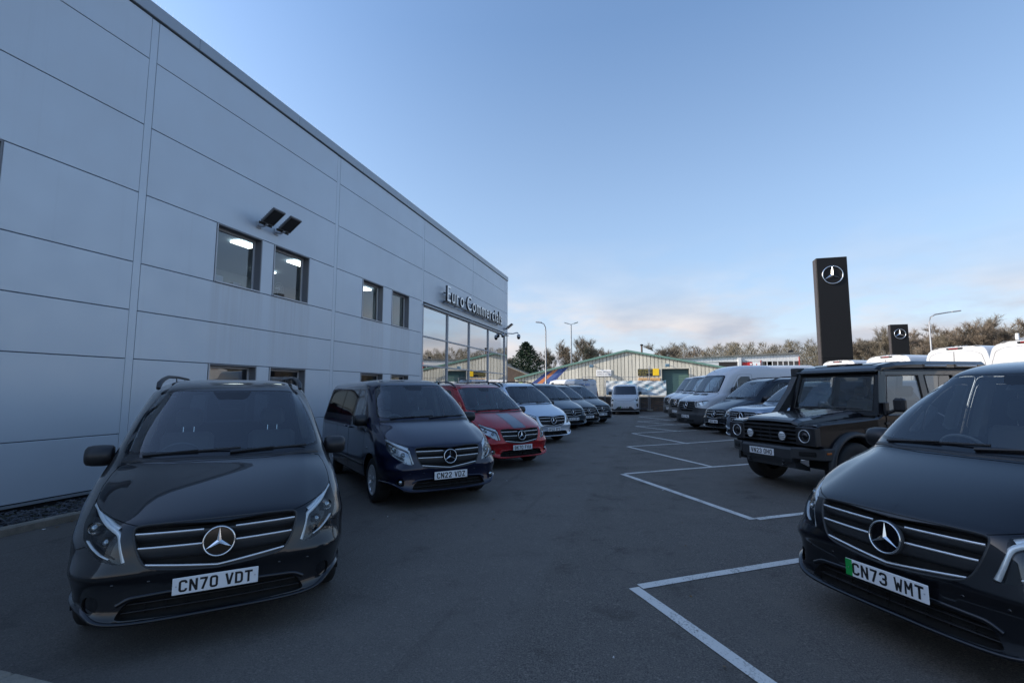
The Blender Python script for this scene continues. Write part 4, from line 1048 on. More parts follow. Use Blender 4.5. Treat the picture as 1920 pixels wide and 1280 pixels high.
        for x in (-1.0, -4.67):
            g = MB(); g.lathe([(.10, sg*.60), (.44, sg*.60), (.44, sg*.94)], M['void'], 20, 'y', (x, 0, .355), a0=-.25, a1=pi+.25); g.build('wheel_well', root)
    g = MB(); S.wall(g, grille, .004, -.05, M['grille_black'], closed=False); gf = g.build('grille', root)
    for k, (z, w) in enumerate(((1.07, .49), (.985, .475), (.90, .45), (.81, .42))):
        uv = S.near([(0, y, z) for y in np.linspace(0, w, 10)], **FR); uv[0, 1] = 0; l = MB(); S.ribbon(l, uv, [(.022,-.03),(.014,-.004),(-.010,-.004),(-.022,-.03)], M['satin_grey']); l.build('louvre', gf)
    p = S.at(S.near([(0, 0, .98)], **FR))[0]; star_badge(root, (p[0]+.02, 0, .98), (1, 0, .05), (0, 0, 1), .13)
    number_plate(root, 'WF21 PNJ', (.012, 0, .52), (0, 1, 0), (0, 0, 1), (1, 0, 0))
    g = MB()
    for y0, z0 in ((.30, .36), (-.30, .36)): g.box((-.02, y0-.22, .33), (.006, y0+.22, .41), M['void'], bev=.01)
    g.build('lower_grille', root)
    for y in (-.45, .12):   # bonnet washers / vents
        g = MB(); T = Matrix.Translation((-.71, y+.18, 1.392)) @ Matrix.Rotation(radians(18), 4, 'Y'); g.box((-.05, -.20, -.004), (.05, .20, .006), M['black_plastic'], T, bev=.004); g.build('bonnet_vent', root)
    for y0, y1 in ((-.60, .05), (.0, .62)):
        g = MB(); a = Vector((-.86, y0, 1.475)); b = Vector((-.885, y1, 1.515)); g.tube([a, b], .012, M['black_plastic'], 6); g.build('wiper', root)
    g = MB(); g.prism([(-.95,1.40),(-1.35,1.45),(-1.40,1.2),(-1.2,.8),(-.95,.8)], 1, -.8, .8, M['dash'], bev=.02); g.build('dashboard', root)
    steering(root, -1.52, -.45, 1.36, 50)
    for y in (-.48, .48): s_ = seat_mb(-1.95, y); s_.v = [(a, b, c+.28) for a, b, c in s_.v]; s_.build('seat', root)
    g = MB(); g.box((-2.60, -.84, .5), (-2.57, .84, 2.1), M['liner']); g.box((-5.8, -.90, .30), (-.6, .90, .42), M['void']); g.build('bulkhead', root)
    g = MB(); zt = H-.06; xr = -L+.12
    g.box((xr-.035, -.20, zt-.04), (xr+.05, .20, zt+.0), M['gloss_black'], bev=.01); g.box((xr-.04, -.12, zt-.03), (xr-.034, .12, zt-.010), M['red_lens']); g.build('high_brake_light', root)
    g = MB(); g.tube([(-1.62,-.30,2.16+.12*(H-2.16)/.46), (-1.70,-.30,2.30+.15*(H-2.16)/.46)], [.008,.003], M['black_plastic'], 5); g.build('aerial', root)
    g = MB(); g.box((-L-.05, -.92, .42), (-L+.12, .92, .56), M['grey_plastic'], bev=.03); g.build('rear_bumper', root)
    make_wheels(root, (-1.0, -4.67), .345, .22, .95, spokes=6, twin=False)
    return root, S

# ================================================================ pickup, small electric van
def build_pickup():
    F = [
     six([(-.10,0),(-.10,.17),(-.12,.55),(-.20,.75),(-.33,.86),(-.55,.90)], .30),
     six([(.0,0),(.0,.17),(-.02,.55),(-.09,.76),(-.24,.875),(-.50,.92)], .38),
     six([(.0,0),(.0,.17),(-.02,.55),(-.09,.76),(-.24,.88),(-.48,.935)], .52),
     six([(.0,0),(.0,.17),(-.02,.55),(-.08,.76),(-.22,.885),(-.46,.95)], .66),
     six([(-.01,0),(-.01,.17),(-.03,.55),(-.09,.75),(-.24,.88),(-.50,.95)], .80),
     six([(-.03,0),(-.03,.17),(-.05,.55),(-.11,.74),(-.27,.87),(-.54,.95)], .93),
     six([(-.06,0,1.04),(-.06,.17,1.04),(-.08,.55,1.04),(-.14,.73,1.03),(-.31,.86,1.03),(-.58,.94,1.03)]),
     six([(-.13,0,1.10),(-.13,.17,1.10),(-.15,.54,1.10),(-.22,.71,1.08),(-.38,.84,1.065),(-.66,.93,1.06)]),
     six([(-.30,0,1.14),(-.30,.17,1.14),(-.33,.53,1.145),(-.42,.69,1.12),(-.56,.82,1.09),(-.80,.92,1.08)]),
     six([(-.70,0,1.175),(-.70,.17,1.175),(-.72,.55,1.18),(-.78,.70,1.155),(-.88,.81,1.12),(-1.05,.91,1.10)]),
     six([(-1.10,0,1.20),(-1.10,.17,1.20),(-1.12,.58,1.20),(-1.16,.71,1.18),(-1.24,.80,1.15),(-1.36,.90,1.13)]),
     six([(-1.20,0,1.24),(-1.20,.17,1.24),(-1.22,.60,1.235),(-1.27,.70,1.22),(-1.36,.785,1.20),(-1.48,.87,1.18)]),
     six([(-1.42,0,1.42),(-1.42,.17,1.42),(-1.44,.56,1.42),(-1.50,.65,1.41),(-1.58,.725,1.40),(-1.70,.79,1.39)]),
     six([(-1.68,0,1.61),(-1.68,.17,1.61),(-1.70,.52,1.61),(-1.76,.60,1.60),(-1.84,.67,1.58),(-1.96,.72,1.57)]),
     six([(-1.86,0,1.72),(-1.86,.17,1.72),(-1.88,.49,1.715),(-1.94,.57,1.70),(-2.01,.63,1.68),(-2.12,.675,1.66)]),
     six([(-2.10,0,1.79),(-2.10,.17,1.79),(-2.13,.42,1.785),(-2.18,.50,1.78),(-2.24,.55,1.77),(-2.34,.59,1.755)]),
     six([(-2.40,0,1.815),(-2.40,.10,1.815),(-2.42,.2,1.815),(-2.45,.26,1.815),(-2.5,.30,1.812),(-2.58,.33,1.81)]),
    ]
    Y = [(.3,.90),(.5,.935),(.8,.955),(1.05,.95),(1.13,.93),(1.18,.89),(1.39,.81),(1.57,.74),(1.66,.70),(1.755,.60),(1.815,.33)]
    L = 5.34; S = Surf(fill_grid(F, L, Y, [(.3,.05),(.6,0),(1.1,.02),(1.6,.35),(1.81,.8)], -5.15, last_x=(-2.7, -4.2)), subu=2, subv=3)
    FR = dict(w=(0, 1, 1), vr=(0, .42), ur=(0, .6)); SD = dict(w=(1, 0, 1), vr=(.26, .80)); yz = lambda P: [(0, y, z) for y, z in P]; xz = lambda P: [(x, .9, z) for x, z in P]
    for cx in (-.90, -4.05):
        uv = S.curve(xz([(cx+.45*cos(t), .39+.47*sin(t)) for t in np.linspace(-.2, pi+.2, 22)]), False, .05, w=(1,0,1), vr=(.2,.95)); S.cut('arch', np.r_[[[0, uv[0,1]]], uv, [[0, uv[-1,1]]]])
    gr = [(0,1.03),(.50,1.03),(.56,1.0),(.50,.80),(.40,.72),(0,.70)]
    grille = S.curve(yz(gr), False, .03, .04, **FR); grille[0,1] = 0; grille[-1,1] = 0; S.cut('grille', grille)
    lamp = S.curve(yz([(.59,1.0),(.72,1.03),(.86,1.05),(.915,1.04),(.90,.95),(.80,.87),(.60,.86)]), True, .03, .02, **FR); S.cut('lamp', lamp)
    it = S.curve(yz([(0,.52),(.60,.52),(.68,.44),(0,.40)]), False, .04, .02, **FR); it[0,1] = 0; it[-1,1] = 0; S.cut('intake', it)
    WS = dict(w=(.02,1,1), vr=(0,.42), ur=(.5,.95))
    c = S.curve([(-1,0,1.245),(-1,.58,1.245),(-1,.70,1.25),(-1,.68,1.36),(-1,.60,1.58),(-1,.56,1.69),(-1,.5,1.705),(-1,0,1.71)], False, .05, .04, **WS); c[0,1] = 0; c[-1,1] = 0; S.cut('screen', c)
    bc = S.curve([(-.09,0,1.06),(-.11,.5,1.06),(-.2,.66,1.06),(-.42,.80,1.075),(-1.2,.80,1.15),(-1.1,.6,1.195),(-1.08,0,1.195)], False, .05, .03, vr=(0,.42), ur=(.2,.75)); bc[0,1] = 0; bc[-1,1] = 0; S.cut('bonnet', bc)
    for nm, g in (('glassA', [(-1.78,1.20),(-2.48,1.22),(-2.48,1.60),(-2.25,1.60)]), ('glassB', [(-2.56,1.22),(-3.35,1.24),(-3.30,1.58),(-2.56,1.60)]), ('glassC', [(-3.6,1.25),(-4.7,1.27),(-4.6,1.52),(-3.6,1.56)])):
        S.cut(nm, S.curve(xz(g), True, .05, .05, **SD))
    S.seam('gap', bc, .008); d = S.curve(xz([(-1.45,.5),(-1.42,1.12),(-1.60,1.2),(-2.2,1.64),(-2.52,1.64),(-2.52,.5)]), True, .08, .05, **SD); S.cut('door', d); S.seam('gap', np.r_[d, d[:1]], .008)
    S.cuts = [x for x in S.cuts if not x[0].startswith('glass')] + [x for x in S.cuts if x[0].startswith('glass')]
    S.triangulate(); root = bpy.data.objects.new('pickup', None); COL.objects.link(root); P = M['paint_silver']
    S.part('body', [''], P, root); S.part('bonnet', ['bonnet'], P, root); S.part('panel_gap', ['gap'], M['void'], root, off=-.006); S.part('windscreen', ['screen'], M['windscreen'], root)
    S.part('grille_recess', ['grille'], M['void'], root, off=-.05); S.part('lower_grille', ['intake'], M['grille_black'], root, off=-.03)
    for sd, sg in (('L', 1), ('R', -1)):
        S.part('front_door', ['door'], P, root, sd)
        for n in 'ABC': S.part('side_window', ['glass'+n], M['privacy_glass'], root, sd)
        hl = S.part('headlight', ['lamp'], M['lamp_glass'], root, sd, off=.001); S.part('housing', ['lamp'], M['lamp_white'], hl, sd, off=-.05)
        p = S.at(S.near([(0, .74, .95)], **FR))[0]; g = MB(); g.lathe([(.045, 0), (.03, -.02), (0, -.03)], M['lens'], 14, 'x', (p[0]-.02, p[1]*sg, p[2])); g.build('lamp_unit', hl)
        mirror_mb(sg, -1.68, .83*sg, 1.24, .20, .17, .18, P).build('mirror', root)
        for x in (-.90, -4.05):
            g = MB(); g.lathe([(.10, sg*.55), (.46, sg*.55), (.46, sg*.90)], M['void'], 20, 'y', (x, 0, .40), a0=-.2, a1=pi+.2); g.build('wheel_well', root)
    g = MB(); S.wall(g, grille, .004, -.05, M['chrome'], closed=False); gf = g.build('grille', root)
    for z, w in ((.955, .52), (.83, .47)):
        for sg in (1, -1):
            g = MB(); uv = S.near([(0, y, z) for y in np.linspace(.13, w, 10)], **FR)
            S.ribbon(g, uv, [(.036,-.03),(.036,.004),(.024,.006),(.022,-.02)], M['satin'], 'L' if sg > 0 else 'R'); S.ribbon(g, uv, [(-.022,-.02),(-.024,.006),(-.036,.004),(-.036,-.03)], M['satin'], 'L' if sg > 0 else 'R')
            for y in np.linspace(.16, w, 4):
                p = S.at(S.near([(0, y, z)], **FR))[0]; g.box((p[0]-.02, p[1]*sg-.012, z-.028), (p[0]+.004, p[1]*sg+.012, z+.028), M['satin'])
            g.build('grille_bar', gf)
    star_badge(root, (.02, 0, .885), (1, 0, .04), (0, 0, 1), .125)
    g = MB(); uv = S.curve(yz([(0,.375),(.60,.375),(.80,.42)]), False, .05, .05, **FR); uv[0,1] = 0; S.ribbon(g, uv, [(.022,0),(.018,.02),(-.018,.02),(-.022,0)], M['satin']); g.build('bumper_blade', root)
    g = MB(); uv = S.curve(yz([(.26,.555),(.62,.555),(.78,.60)]), False, .05, .05, **FR); S.ribbon(g, uv, [(.014,0),(.012,.012),(-.012,.012),(-.014,0)], M['satin']); g.build('bumper_trim', root)
    number_plate(root, 'EJ21 KHV', (.03, 0, .605), (0, 1, 0), (0, 0, 1), (1, 0, 0))
    for y0, y1 in ((-.60, .05), (.0, .60)):
        g = MB(); g.tube([(-1.20, y0, 1.27), (-1.235, y1, 1.30)], .010, M['black_plastic'], 6); g.build('wiper', root)
    g = MB(); g.prism([(-1.25,1.18),(-1.75,1.20),(-1.8,.9),(-1.25,.8)], 1, -.68, .68, M['dash']); g.build('dashboard', root); steering(root, -1.88, -.38, 1.10, 65)
    for y in (-.40, .40): seat_mb(-2.35, y).build('seat', root)
    g = MB(); g.box((-5.0, -.82, .42), (-.5, .82, .52), M['void']); g.box((-2.9, -.7, .5), (-2.86, .7, 1.2), M['void']); g.build('cabin_floor', root)
    make_wheels(root, (-.90, -4.05), .39, .24, .925, w=.25, spokes=6, twin=False)
    return root

def build_small_van():
    F = [
     six([(-.06,0),(-.06,.17),(-.08,.5),(-.14,.68),(-.25,.80),(-.50,.845)], .20),
     six([(.0,0),(.0,.17),(-.02,.5),(-.08,.69),(-.20,.815),(-.45,.87)], .26),
     six([(.0,0),(.0,.17),(-.02,.5),(-.07,.69),(-.18,.82),(-.42,.88)], .42),
     six([(-.01,0),(-.01,.17),(-.03,.5),(-.08,.69),(-.19,.82),(-.44,.885)], .60),
     six([(-.04,0),(-.04,.17),(-.06,.5),(-.11,.68),(-.22,.81),(-.47,.885)], .78),
     six([(-.09,0),(-.09,.17),(-.11,.5),(-.16,.67),(-.27,.80),(-.52,.88)], .95),
     six([(-.18,0,1.06),(-.18,.17,1.06),(-.20,.5,1.06),(-.25,.66,1.06),(-.36,.785,1.06),(-.60,.875,1.06)]),
     six([(-.36,0,1.16),(-.36,.17,1.16),(-.38,.5,1.16),(-.43,.65,1.16),(-.52,.765,1.15),(-.74,.86,1.15)]),
     six([(-.50,0,1.22),(-.50,.17,1.22),(-.52,.5,1.22),(-.56,.65,1.22),(-.65,.75,1.22),(-.84,.845,1.22)]),
     six([(-.62,0,1.36),(-.62,.17,1.36),(-.64,.5,1.36),(-.68,.63,1.36),(-.76,.735,1.36),(-.93,.82,1.36)]),
     six([(-.80,0,1.58),(-.80,.17,1.58),(-.82,.5,1.58),(-.86,.61,1.58),(-.94,.71,1.58),(-1.08,.785,1.58)]),
     six([(-.97,0,1.76),(-.97,.17,1.76),(-.99,.5,1.76),(-1.03,.60,1.76),(-1.10,.69,1.75),(-1.22,.755,1.74)]),
     six([(-1.12,0,1.84),(-1.12,.17,1.84),(-1.15,.46,1.84),(-1.2,.55,1.835),(-1.26,.63,1.825),(-1.36,.70,1.81)]),
     six([(-1.4,0,1.89),(-1.4,.12,1.89),(-1.42,.3,1.89),(-1.46,.38,1.888),(-1.5,.44,1.885),(-1.58,.5,1.88)]),
     six([(-1.7,0,1.90),(-1.7,.06,1.90),(-1.72,.1,1.90),(-1.75,.14,1.90),(-1.78,.17,1.90),(-1.83,.2,1.90)]),
    ]
    Y = [(.2,.845),(.4,.88),(.9,.89),(1.15,.88),(1.22,.865),(1.36,.84),(1.58,.80),(1.74,.77),(1.81,.72),(1.88,.52),(1.90,.2)]; L = 4.55
    S = Surf(fill_grid(F, L, Y, [(.2,.05),(.5,0),(1.8,.06),(1.9,.15)], -4.4, last_x=(-1.9, -4.1)), subu=2, subv=3)
    FR = dict(w=(0, 1, 1), vr=(0, .42), ur=(0, .65)); SD = dict(w=(1, 0, 1), vr=(.26, .80)); yz = lambda P: [(0, y, z) for y, z in P]; xz = lambda P: [(x, .9, z) for x, z in P]
    for cx in (-.80, -3.70):
        uv = S.curve(xz([(cx+.37*cos(t), .31+.38*sin(t)) for t in np.linspace(-.2, pi+.2, 20)]), False, .05, w=(1,0,1), vr=(.2,.95)); S.cut('arch', np.r_[[[0, uv[0,1]]], uv, [[0, uv[-1,1]]]])
    lamp = S.curve(yz([(.56,.83),(.78,1.06),(.835,1.08),(.84,.98),(.80,.84),(.66,.78)]), True, .03, .02, **FR); S.cut('lamp', lamp)
    blk = S.curve(yz([(0,.50),(.40,.50),(.60,.34),(.86,.40),(.86,.27),(0,.25)]), False, .03, .02, **FR); blk[0,1] = 0; blk[-1,1] = 0; S.cut('black', blk)
    S.cut('black2', S.curve(yz([(.70,.66),(.83,.72),(.82,.50),(.76,.47)]), True, .03, .02, **FR))
    WS = dict(w=(.02,1,1), vr=(0,.42), ur=(.45,.95))
    c = S.curve([(-1,0,1.23),(-1,.60,1.23),(-1,.73,1.24),(-1,.70,1.5),(-1,.655,1.75),(-1,.60,1.775),(-1,0,1.78)], False, .05, .03, **WS); c[0,1] = 0; c[-1,1] = 0; S.cut('screen', c)
    S.cut('glassA', S.curve(xz([(-1.10,1.25),(-1.95,1.27),(-1.95,1.68),(-1.35,1.68)]), True, .05, .05, **SD))
    bc = S.curve(yz([(0,.86),(.38,.86),(.54,.92),(.76,1.10),(.74,1.17),(0,1.18)]), False, .04, .02, **FR); bc[0,1] = 0; bc[-1,1] = 0; S.seam('gap', bc, .010)
    S.triangulate(); root = bpy.data.objects.new('van', None); COL.objects.link(root); P = M['paint_white']
    S.part('body', [''], P, root); S.part('panel_gap', ['gap'], M['void'], root, off=-.006); S.part('bumper', ['black', 'black2'], M['black_plastic'], root); S.part('windscreen', ['screen'], M['privacy_glass'], root)
    for sd, sg in (('L', 1), ('R', -1)):
        S.part('side_window', ['glassA'], M['privacy_glass'], root, sd)
        hl = S.part('headlight', ['lamp'], M['lamp_glass'], root, sd, off=.002); S.part('housing', ['lamp'], M['lamp_white'], hl, sd, off=-.04)
        p = S.at(S.near([(0, .73, .90)], **FR))[0]; g = MB(); g.lathe([(.055, 0), (.03, -.02), (0, -.03)], M['gloss_black'], 14, 'x', (p[0]-.01, p[1]*sg, p[2])); g.build('lamp_unit', hl)
        mirror_mb(sg, -1.0, .80*sg, 1.34, .19, .22, .18).build('mirror', root)
        for x in (-.80, -3.70):
            g = MB(); g.lathe([(.10, sg*.5), (.38, sg*.5), (.38, sg*.84)], M['void'], 20, 'y', (x, 0, .32), a0=-.2, a1=pi+.2); g.build('wheel_well', root)
    g = MB(); g.tube([(-.0, -.30, .80), (.0, 0, .775), (.0, .30, .80)], .008, M['satin'], 6); g.lathe([(.05, 0), (.04, .008), (0, .01)], M['satin'], 3, 'x', (-.02, 0, .80)); g.build('badge', root)
    number_plate(root, 'CN73 WMX', (.012, 0, .48), (0, 1, 0), (0, 0, 1), (1, 0, 0), green=True)
    g = MB(); g.tube([(-.56, -.55, 1.245), (-.57, .1, 1.262)], .010, M['black_plastic'], 6); g.build('wiper', root)
    g = MB(); g.box((-4.3, -.78, .24), (-.45, .78, .34), M['void']); g.box((-1.9, -.72, .34), (-1.86, .72, 1.8), M['void']); g.build('bulkhead', root)
    make_wheels(root, (-.80, -3.70), .315, .20, .855, spokes=5, twin=False)
    return root

# ================================================================ boxy four wheel drive
def build_offroad():
    root = bpy.data.objects.new('four_wheel_drive_car', None); COL.objects.link(root)
    P = M['paint_black']; B = M['black_plastic']; G = M['grey_plastic']
    def slab(name, poly, y0, y1, m, bev=.012, parent=root):
        g = MB(); g.prism(poly, 1, y0, y1, m, bev=bev); return g.build(name, parent)
    # lower body tub
    g = MB()
    for sg in (1, -1):
        a, b = (.80, .895) if sg > 0 else (-.895, -.80)
        arc = lambda cx, r: [(cx+r*cos(t), .43+r*sin(t)) for t in np.linspace(0.0, pi, 14)]
        pts = [(-.13, 1.09), (-.13, .80), (-.30, .70)] + [(x, z) for x, z in arc(-.86, .50) if z > .5] + [(-1.42, .55), (-3.22, .55)] + [(x, z) for x, z in arc(-3.78, .50) if z > .5] + [(-4.36, .60), (-4.52, .62), (-4.55, 1.20), (-1.55, 1.225), (-1.45, 1.175)]
        g.prism(pts, 1, a, b, P, bev=.02)
    g.box((-4.54, -.80, .60), (-4.46, .80, 1.2), P, bev=.02); g.box((-4.5, -.80, .55), (-.2, .80, .62), M['void']); g.build('body', root)
    # bonnet and wings
    g = MB(); vs = []
    xs = [-.10, -.125, -.22, -.60, -1.0, -1.40, -1.46]; zs = [1.10, 1.135, 1.165, 1.20, 1.23, 1.258, 1.258]
    ys = [.60, .58, .50, .47, .46, .0]; dz = [-.07, -.018, .0, .012, .02, .03]
    for x, z in zip(xs, zs):
        for k in range(-5, 6):
            i = 5-abs(k); y = ys[i]*(1 if k >= 0 else -1) if abs(k) else 0
            vs.append((x, (ys[5-abs(k)] if k else 0)*(1 if k > 0 else -1), z+dz[5-abs(k)]-(0 if x < -.2 else .0)))
    order = sorted(range(11), key=lambda j: vs[j][1]); n = 11
    rows = [[vs[r*n+j] for j in order] for r in range(len(xs))]
    g.add([p for r in rows for p in r], [(r*n+j, r*n+j+1, (r+1)*n+j+1, (r+1)*n+j) for r in range(len(xs)-1) for j in range(n-1)], P)
    g.box((-1.44, -.60, 1.02), (-.12, .60, 1.08), M['void'])
    g.build('bonnet', root)
    g = MB(); g.add([(-.75, -.30, 1.236), (-.75, .30, 1.236), (-1.40, .36, 1.284), (-1.40, -.36, 1.284)], [(0,1,2,3)], M['gloss_black']); g.build('bonnet_decal', root)
    for sg in (1, -1):
        g = MB(); a, b = sorted((.605*sg, .895*sg))
        g.prism([(-.13, 1.04), (-.15, 1.095), (-.24, 1.115), (-1.44, 1.165), (-1.44, 1.0), (-.13, .98)], 1, a, b, P, bev=.022); g.build('wing', root)
        # square lamp housing with round lamp
        a, b = sorted((.54*sg, .90*sg)); hl = MB(); hl.box((-.20, a, .775), (-.085, b, 1.065), B, bev=.012); ho = hl.build('headlight', root)
        g = MB(); c = (-.085, .705*sg, .925)
        g.lathe([(.125, .0), (.118, .006), (.105, -.02)], M['grille_black'], 28, 'x', c); g.build('lamp_bezel', ho)
        g = MB(); g.lathe([(.100, .002), (.100, .010), (.094, .010), (.092, .0)], M['lamp_white'], 28, 'x', c); g.build('ring', ho)
        g = MB(); g.lathe([(.092, .000), (.06, -.010), (.055, .002), (.02, .012), (.0, .014)], M['gloss_black'], 24, 'x', c); g.box((c[0]+.012, c[1]-.085, c[2]-.006), (c[0]+.02, c[1]+.085, c[2]+.006), M['gloss_black']); g.build('lens', ho)
        # spot lights over the grille
        g = MB(); c = (-.03, .335*sg, .905); g.lathe([(.0, -.05), (.06, -.045), (.078, -.01), (.078, .004), (.070, .006)], B, 22, 'x', c)
        g.lathe([(.068, .004), (.05, .010), (0, .014)], M['lamp_white'], 20, 'x', c)
        for dz_ in (-.03, .0, .03): g.box((c[0]+.008, c[1]-.06, c[2]+dz_-.004), (c[0]+.017, c[1]+.06, c[2]+dz_+.004), M['grille_black'])
        g.build('spot_lamp', root)
        # wheel arch flares
        for cx in (-.86, -3.78):
            g = MB(); n2 = 16; vs = []
            for t in np.linspace(-.12, pi+.12, n2):
                for r, y in ((.475, .80), (.475, .965), (.50, .975), (.545, .955), (.555, .895)): vs.append((cx+r*cos(t), y*sg, .44+r*sin(t)*.98))
            g.add(vs, [(i*5+j, i*5+j+1, (i+1)*5+j+1, (i+1)*5+j) for i in range(n2-1) for j in range(4)], G, True); g.build('wheel_arch', root)
            g = MB(); g.lathe([(.12, sg*.50), (.49, sg*.50), (.49, sg*.88)], M['void'], 20, 'y', (cx, 0, .45), a0=-.1, a1=pi+.1); g.build('wheel_well', root)
        # doors with windows
        for (x0, x1, nm) in ((-1.60, -2.66, 'front_door'), (-2.69, -3.52, 'rear_door')):
            g = MB(); a, b = sorted((.893*sg, .905*sg)); g.prism([(x0, .66), (x1, .66), (x1, 1.215), (x0, 1.215)], 1, a, b, P, bev=.005); d = g.build(nm, root)
            h = MB(); a, b = sorted((.90*sg, .945*sg)); h.box((x1+.06, a, 1.07), (x1+.22, b, 1.10), B, bev=.01); h.build('door_handle', d)
        g = MB(); a, b = sorted((.90*sg, .935*sg)); g.prism([(-1.40, .50), (-3.28, .50), (-3.24, .60), (-1.44, .60)], 1, a, b, G, bev=.01); g.build('side_sill', root)
        # pillars / window band, leaning in slightly
        def lean(x, z, off=0): return (x, sg*(.875+off-(z-1.22)*.145), z)
        g = MB()
        def frame_q(x0, x1, z0, z1, m, o0=-.04, o1=0.0):
            g.hexa([lean(x0, z0, o0), lean(x1, z0, o0), lean(x1, z0, o1), lean(x0, z0, o1), lean(x0, z1, o0), lean(x1, z1, o0), lean(x1, z1, o1), lean(x0, z1, o1)], m)
        frame_q(-1.55, -4.52, 1.215, 1.27, P); frame_q(-1.74, -4.50, 1.865, 1.93, P)
        for x0, x1 in ((-2.60, -2.74), (-3.46, -3.60), (-4.38, -4.52)): frame_q(x0, x1, 1.27, 1.865, P)
        z0, z1 = 1.22, 1.93
        g.hexa([(-1.50, sg*.80, 1.22), (-1.64, sg*.80, 1.22), (-1.64, sg*.875, 1.22), (-1.50, sg*.86, 1.22), (-1.70, sg*.72, 1.93), (-1.84, sg*.72, 1.93), (-1.84, sg*.775, 1.93), (-1.70, sg*.765, 1.93)], P)
        g.build('window_frame', root)
        for (x0, x1, xa) in ((-1.66, -2.60, -1.84), (-2.74, -3.46, -2.74), (-3.60, -4.38, -3.60)):
            g = MB(); g.add([lean(x0, 1.27, -.02), lean(x1, 1.27, -.02), lean(x1, 1.865, -.02), lean(xa, 1.865, -.02)], [(0,1,2,3)], M['tinted_glass'] if x0 > -2 else M['privacy_glass'])
            wv = g.build('side_window', root)
            g = MB(); pp = [lean(x0-.01, 1.275, .002), lean(x1+.01, 1.275, .002), lean(x1+.01, 1.86, .002), lean(xa-.01, 1.86, .002)]
            g.tube(pp+[pp[0]], .010, B, 5, cap=False); g.build('window_seal', wv)
        # hinges, wing vent, repeater
        for hx in (-1.605, -2.69):
            for hz in (.80, 1.08):
                h = MB(); a, b = sorted((.90*sg, .918*sg)); h.box((hx-.05, a, hz-.02), (hx+.03, b, hz+.02), B, bev=.005); h.build('hinge', root)
        h = MB(); a, b = sorted((.894*sg, .904*sg)); h.box((-1.36, a, .92), (-1.12, b, 1.02), B, bev=.004)
        for k in range(4): h.box((-1.34+.055*k, min(.902*sg, .909*sg), .935), (-1.31+.055*k, max(.902*sg, .909*sg), 1.005), M['void'])
        h.build('wing_vent', root)
        h = MB(); a, b = sorted((.63*sg, .86*sg)); h.prism([(-.85, 1.128), (-1.36, 1.152), (-1.36, 1.178), (-.88, 1.150)], 1, a, b, B, bev=.006); h.build('wing_cover', root)
        h = MB(); h.tube([(-1.80, .772*sg, 1.945), (-4.5, .772*sg, 1.945)], .014, B, 6); h.build('gutter', root)
        # mirror
        g = MB(); a, b = sorted((.98*sg, 1.16*sg)); g.box((-1.74, a, 1.27), (-1.63, b, 1.49), B, bev=.035); g.tube([(-1.66, .88*sg, 1.24), (-1.68, 1.0*sg, 1.30)], .03, B, 6); g.box((-1.70, min(.86*sg, .90*sg), 1.22), (-1.60, max(.86*sg, .90*sg), 1.42), B, bev=.01); g.build('mirror', root)
        # roof side channels with bright bars
        for (x0, x1) in ((-2.75, -3.35), (-3.55, -4.15)):
            g = MB(); a, b = sorted((.74*sg, .782*sg)); g.box((x1, a, 1.985), (x0, b, 2.055), M['gloss_black'], bev=.01); rr = g.build('roof_channel', root)
            g = MB(); g.tube([(x0-.03, .785*sg, 2.02), (x1+.03, .785*sg, 2.02)], .014, M['satin'], 6); g.build('bar', rr)
    # windscreen and frame
    g = MB()
    def W(y, z, o=0): return (-1.495-(z-1.22)*.29+o, y, z)
    def bar(y0, y1, z0, z1, y2=None, y3=None):
        y2 = y0 if y2 is None else y2; y3 = y1 if y3 is None else y3
        g.hexa([W(y0, z0, -.05), W(y1, z0, -.05), W(y1, z0), W(y0, z0), W(y2, z1, -.05), W(y3, z1, -.05), W(y3, z1), W(y2, z1)], P)
    bar(-.84, .84, 1.20, 1.275); bar(-.765, .765, 1.875, 1.94); bar(.755, .845, 1.275, 1.875, .705, .775); bar(-.845, -.755, 1.275, 1.875, -.775, -.705); g.build('windscreen_frame', root)
    g = MB(); g.add([W(-.765, 1.27, -.015), W(.765, 1.27, -.015), W(.715, 1.88, -.015), W(-.715, 1.88, -.015)], [(0,1,2,3)], M['windscreen']); ws_ = g.build('windscreen', root)
    g = MB(); pp = [W(-.755, 1.28, .002), W(.755, 1.28, .002), W(.708, 1.872, .002), W(-.708, 1.872, .002)]; g.tube(pp+[pp[0]], .012, B, 6, cap=False); g.build('window_seal', ws_)
    for y0, y1 in ((-.62, -.12), (.02, .55)):
        g = MB(); g.tube([W(y0, 1.26, .03), W((y0+y1)/2, 1.30, .035)], .010, B, 6); g.tube([W((y0+y1)/2-.26, 1.315, .02), W((y0+y1)/2+.26, 1.315, .02)], .009, B, 6); g.build('wiper', root)
    # roof
    g = MB(); g.prism([(-1.67, 1.93), (-1.70, 1.985), (-1.82, 2.04), (-2.1, 2.085), (-2.6, 2.105), (-4.40, 2.10), (-4.52, 2.05), (-4.54, 1.93)], 1, -.775, .775, P, bev=.06); g.build('roof', root)
    g = MB(); g.prism([(-1.86, 2.056), (-2.1, 2.092), (-2.55, 2.110), (-2.55, 2.08), (-1.88, 2.03)], 1, -.55, -.05, M['gloss_black'], bev=.01); g.prism([(-1.86, 2.056), (-2.1, 2.092), (-2.55, 2.110), (-2.55, 2.08), (-1.88, 2.03)], 1, .05, .55, M['gloss_black'], bev=.01); g.build('roof_window', root)
    g = MB(); g.prism([(-1.62, 1.915), (-1.60, 1.94), (-1.68, 1.965), (-1.72, 1.94)], 1, -.77, .77, G, bev=.008); g.build('roof_lip', root)
    # grille
    gr = MB(); gr.box((-.22, -.545, .775), (-.16, .545, 1.09), M['void']); gf = gr.build('grille', root)
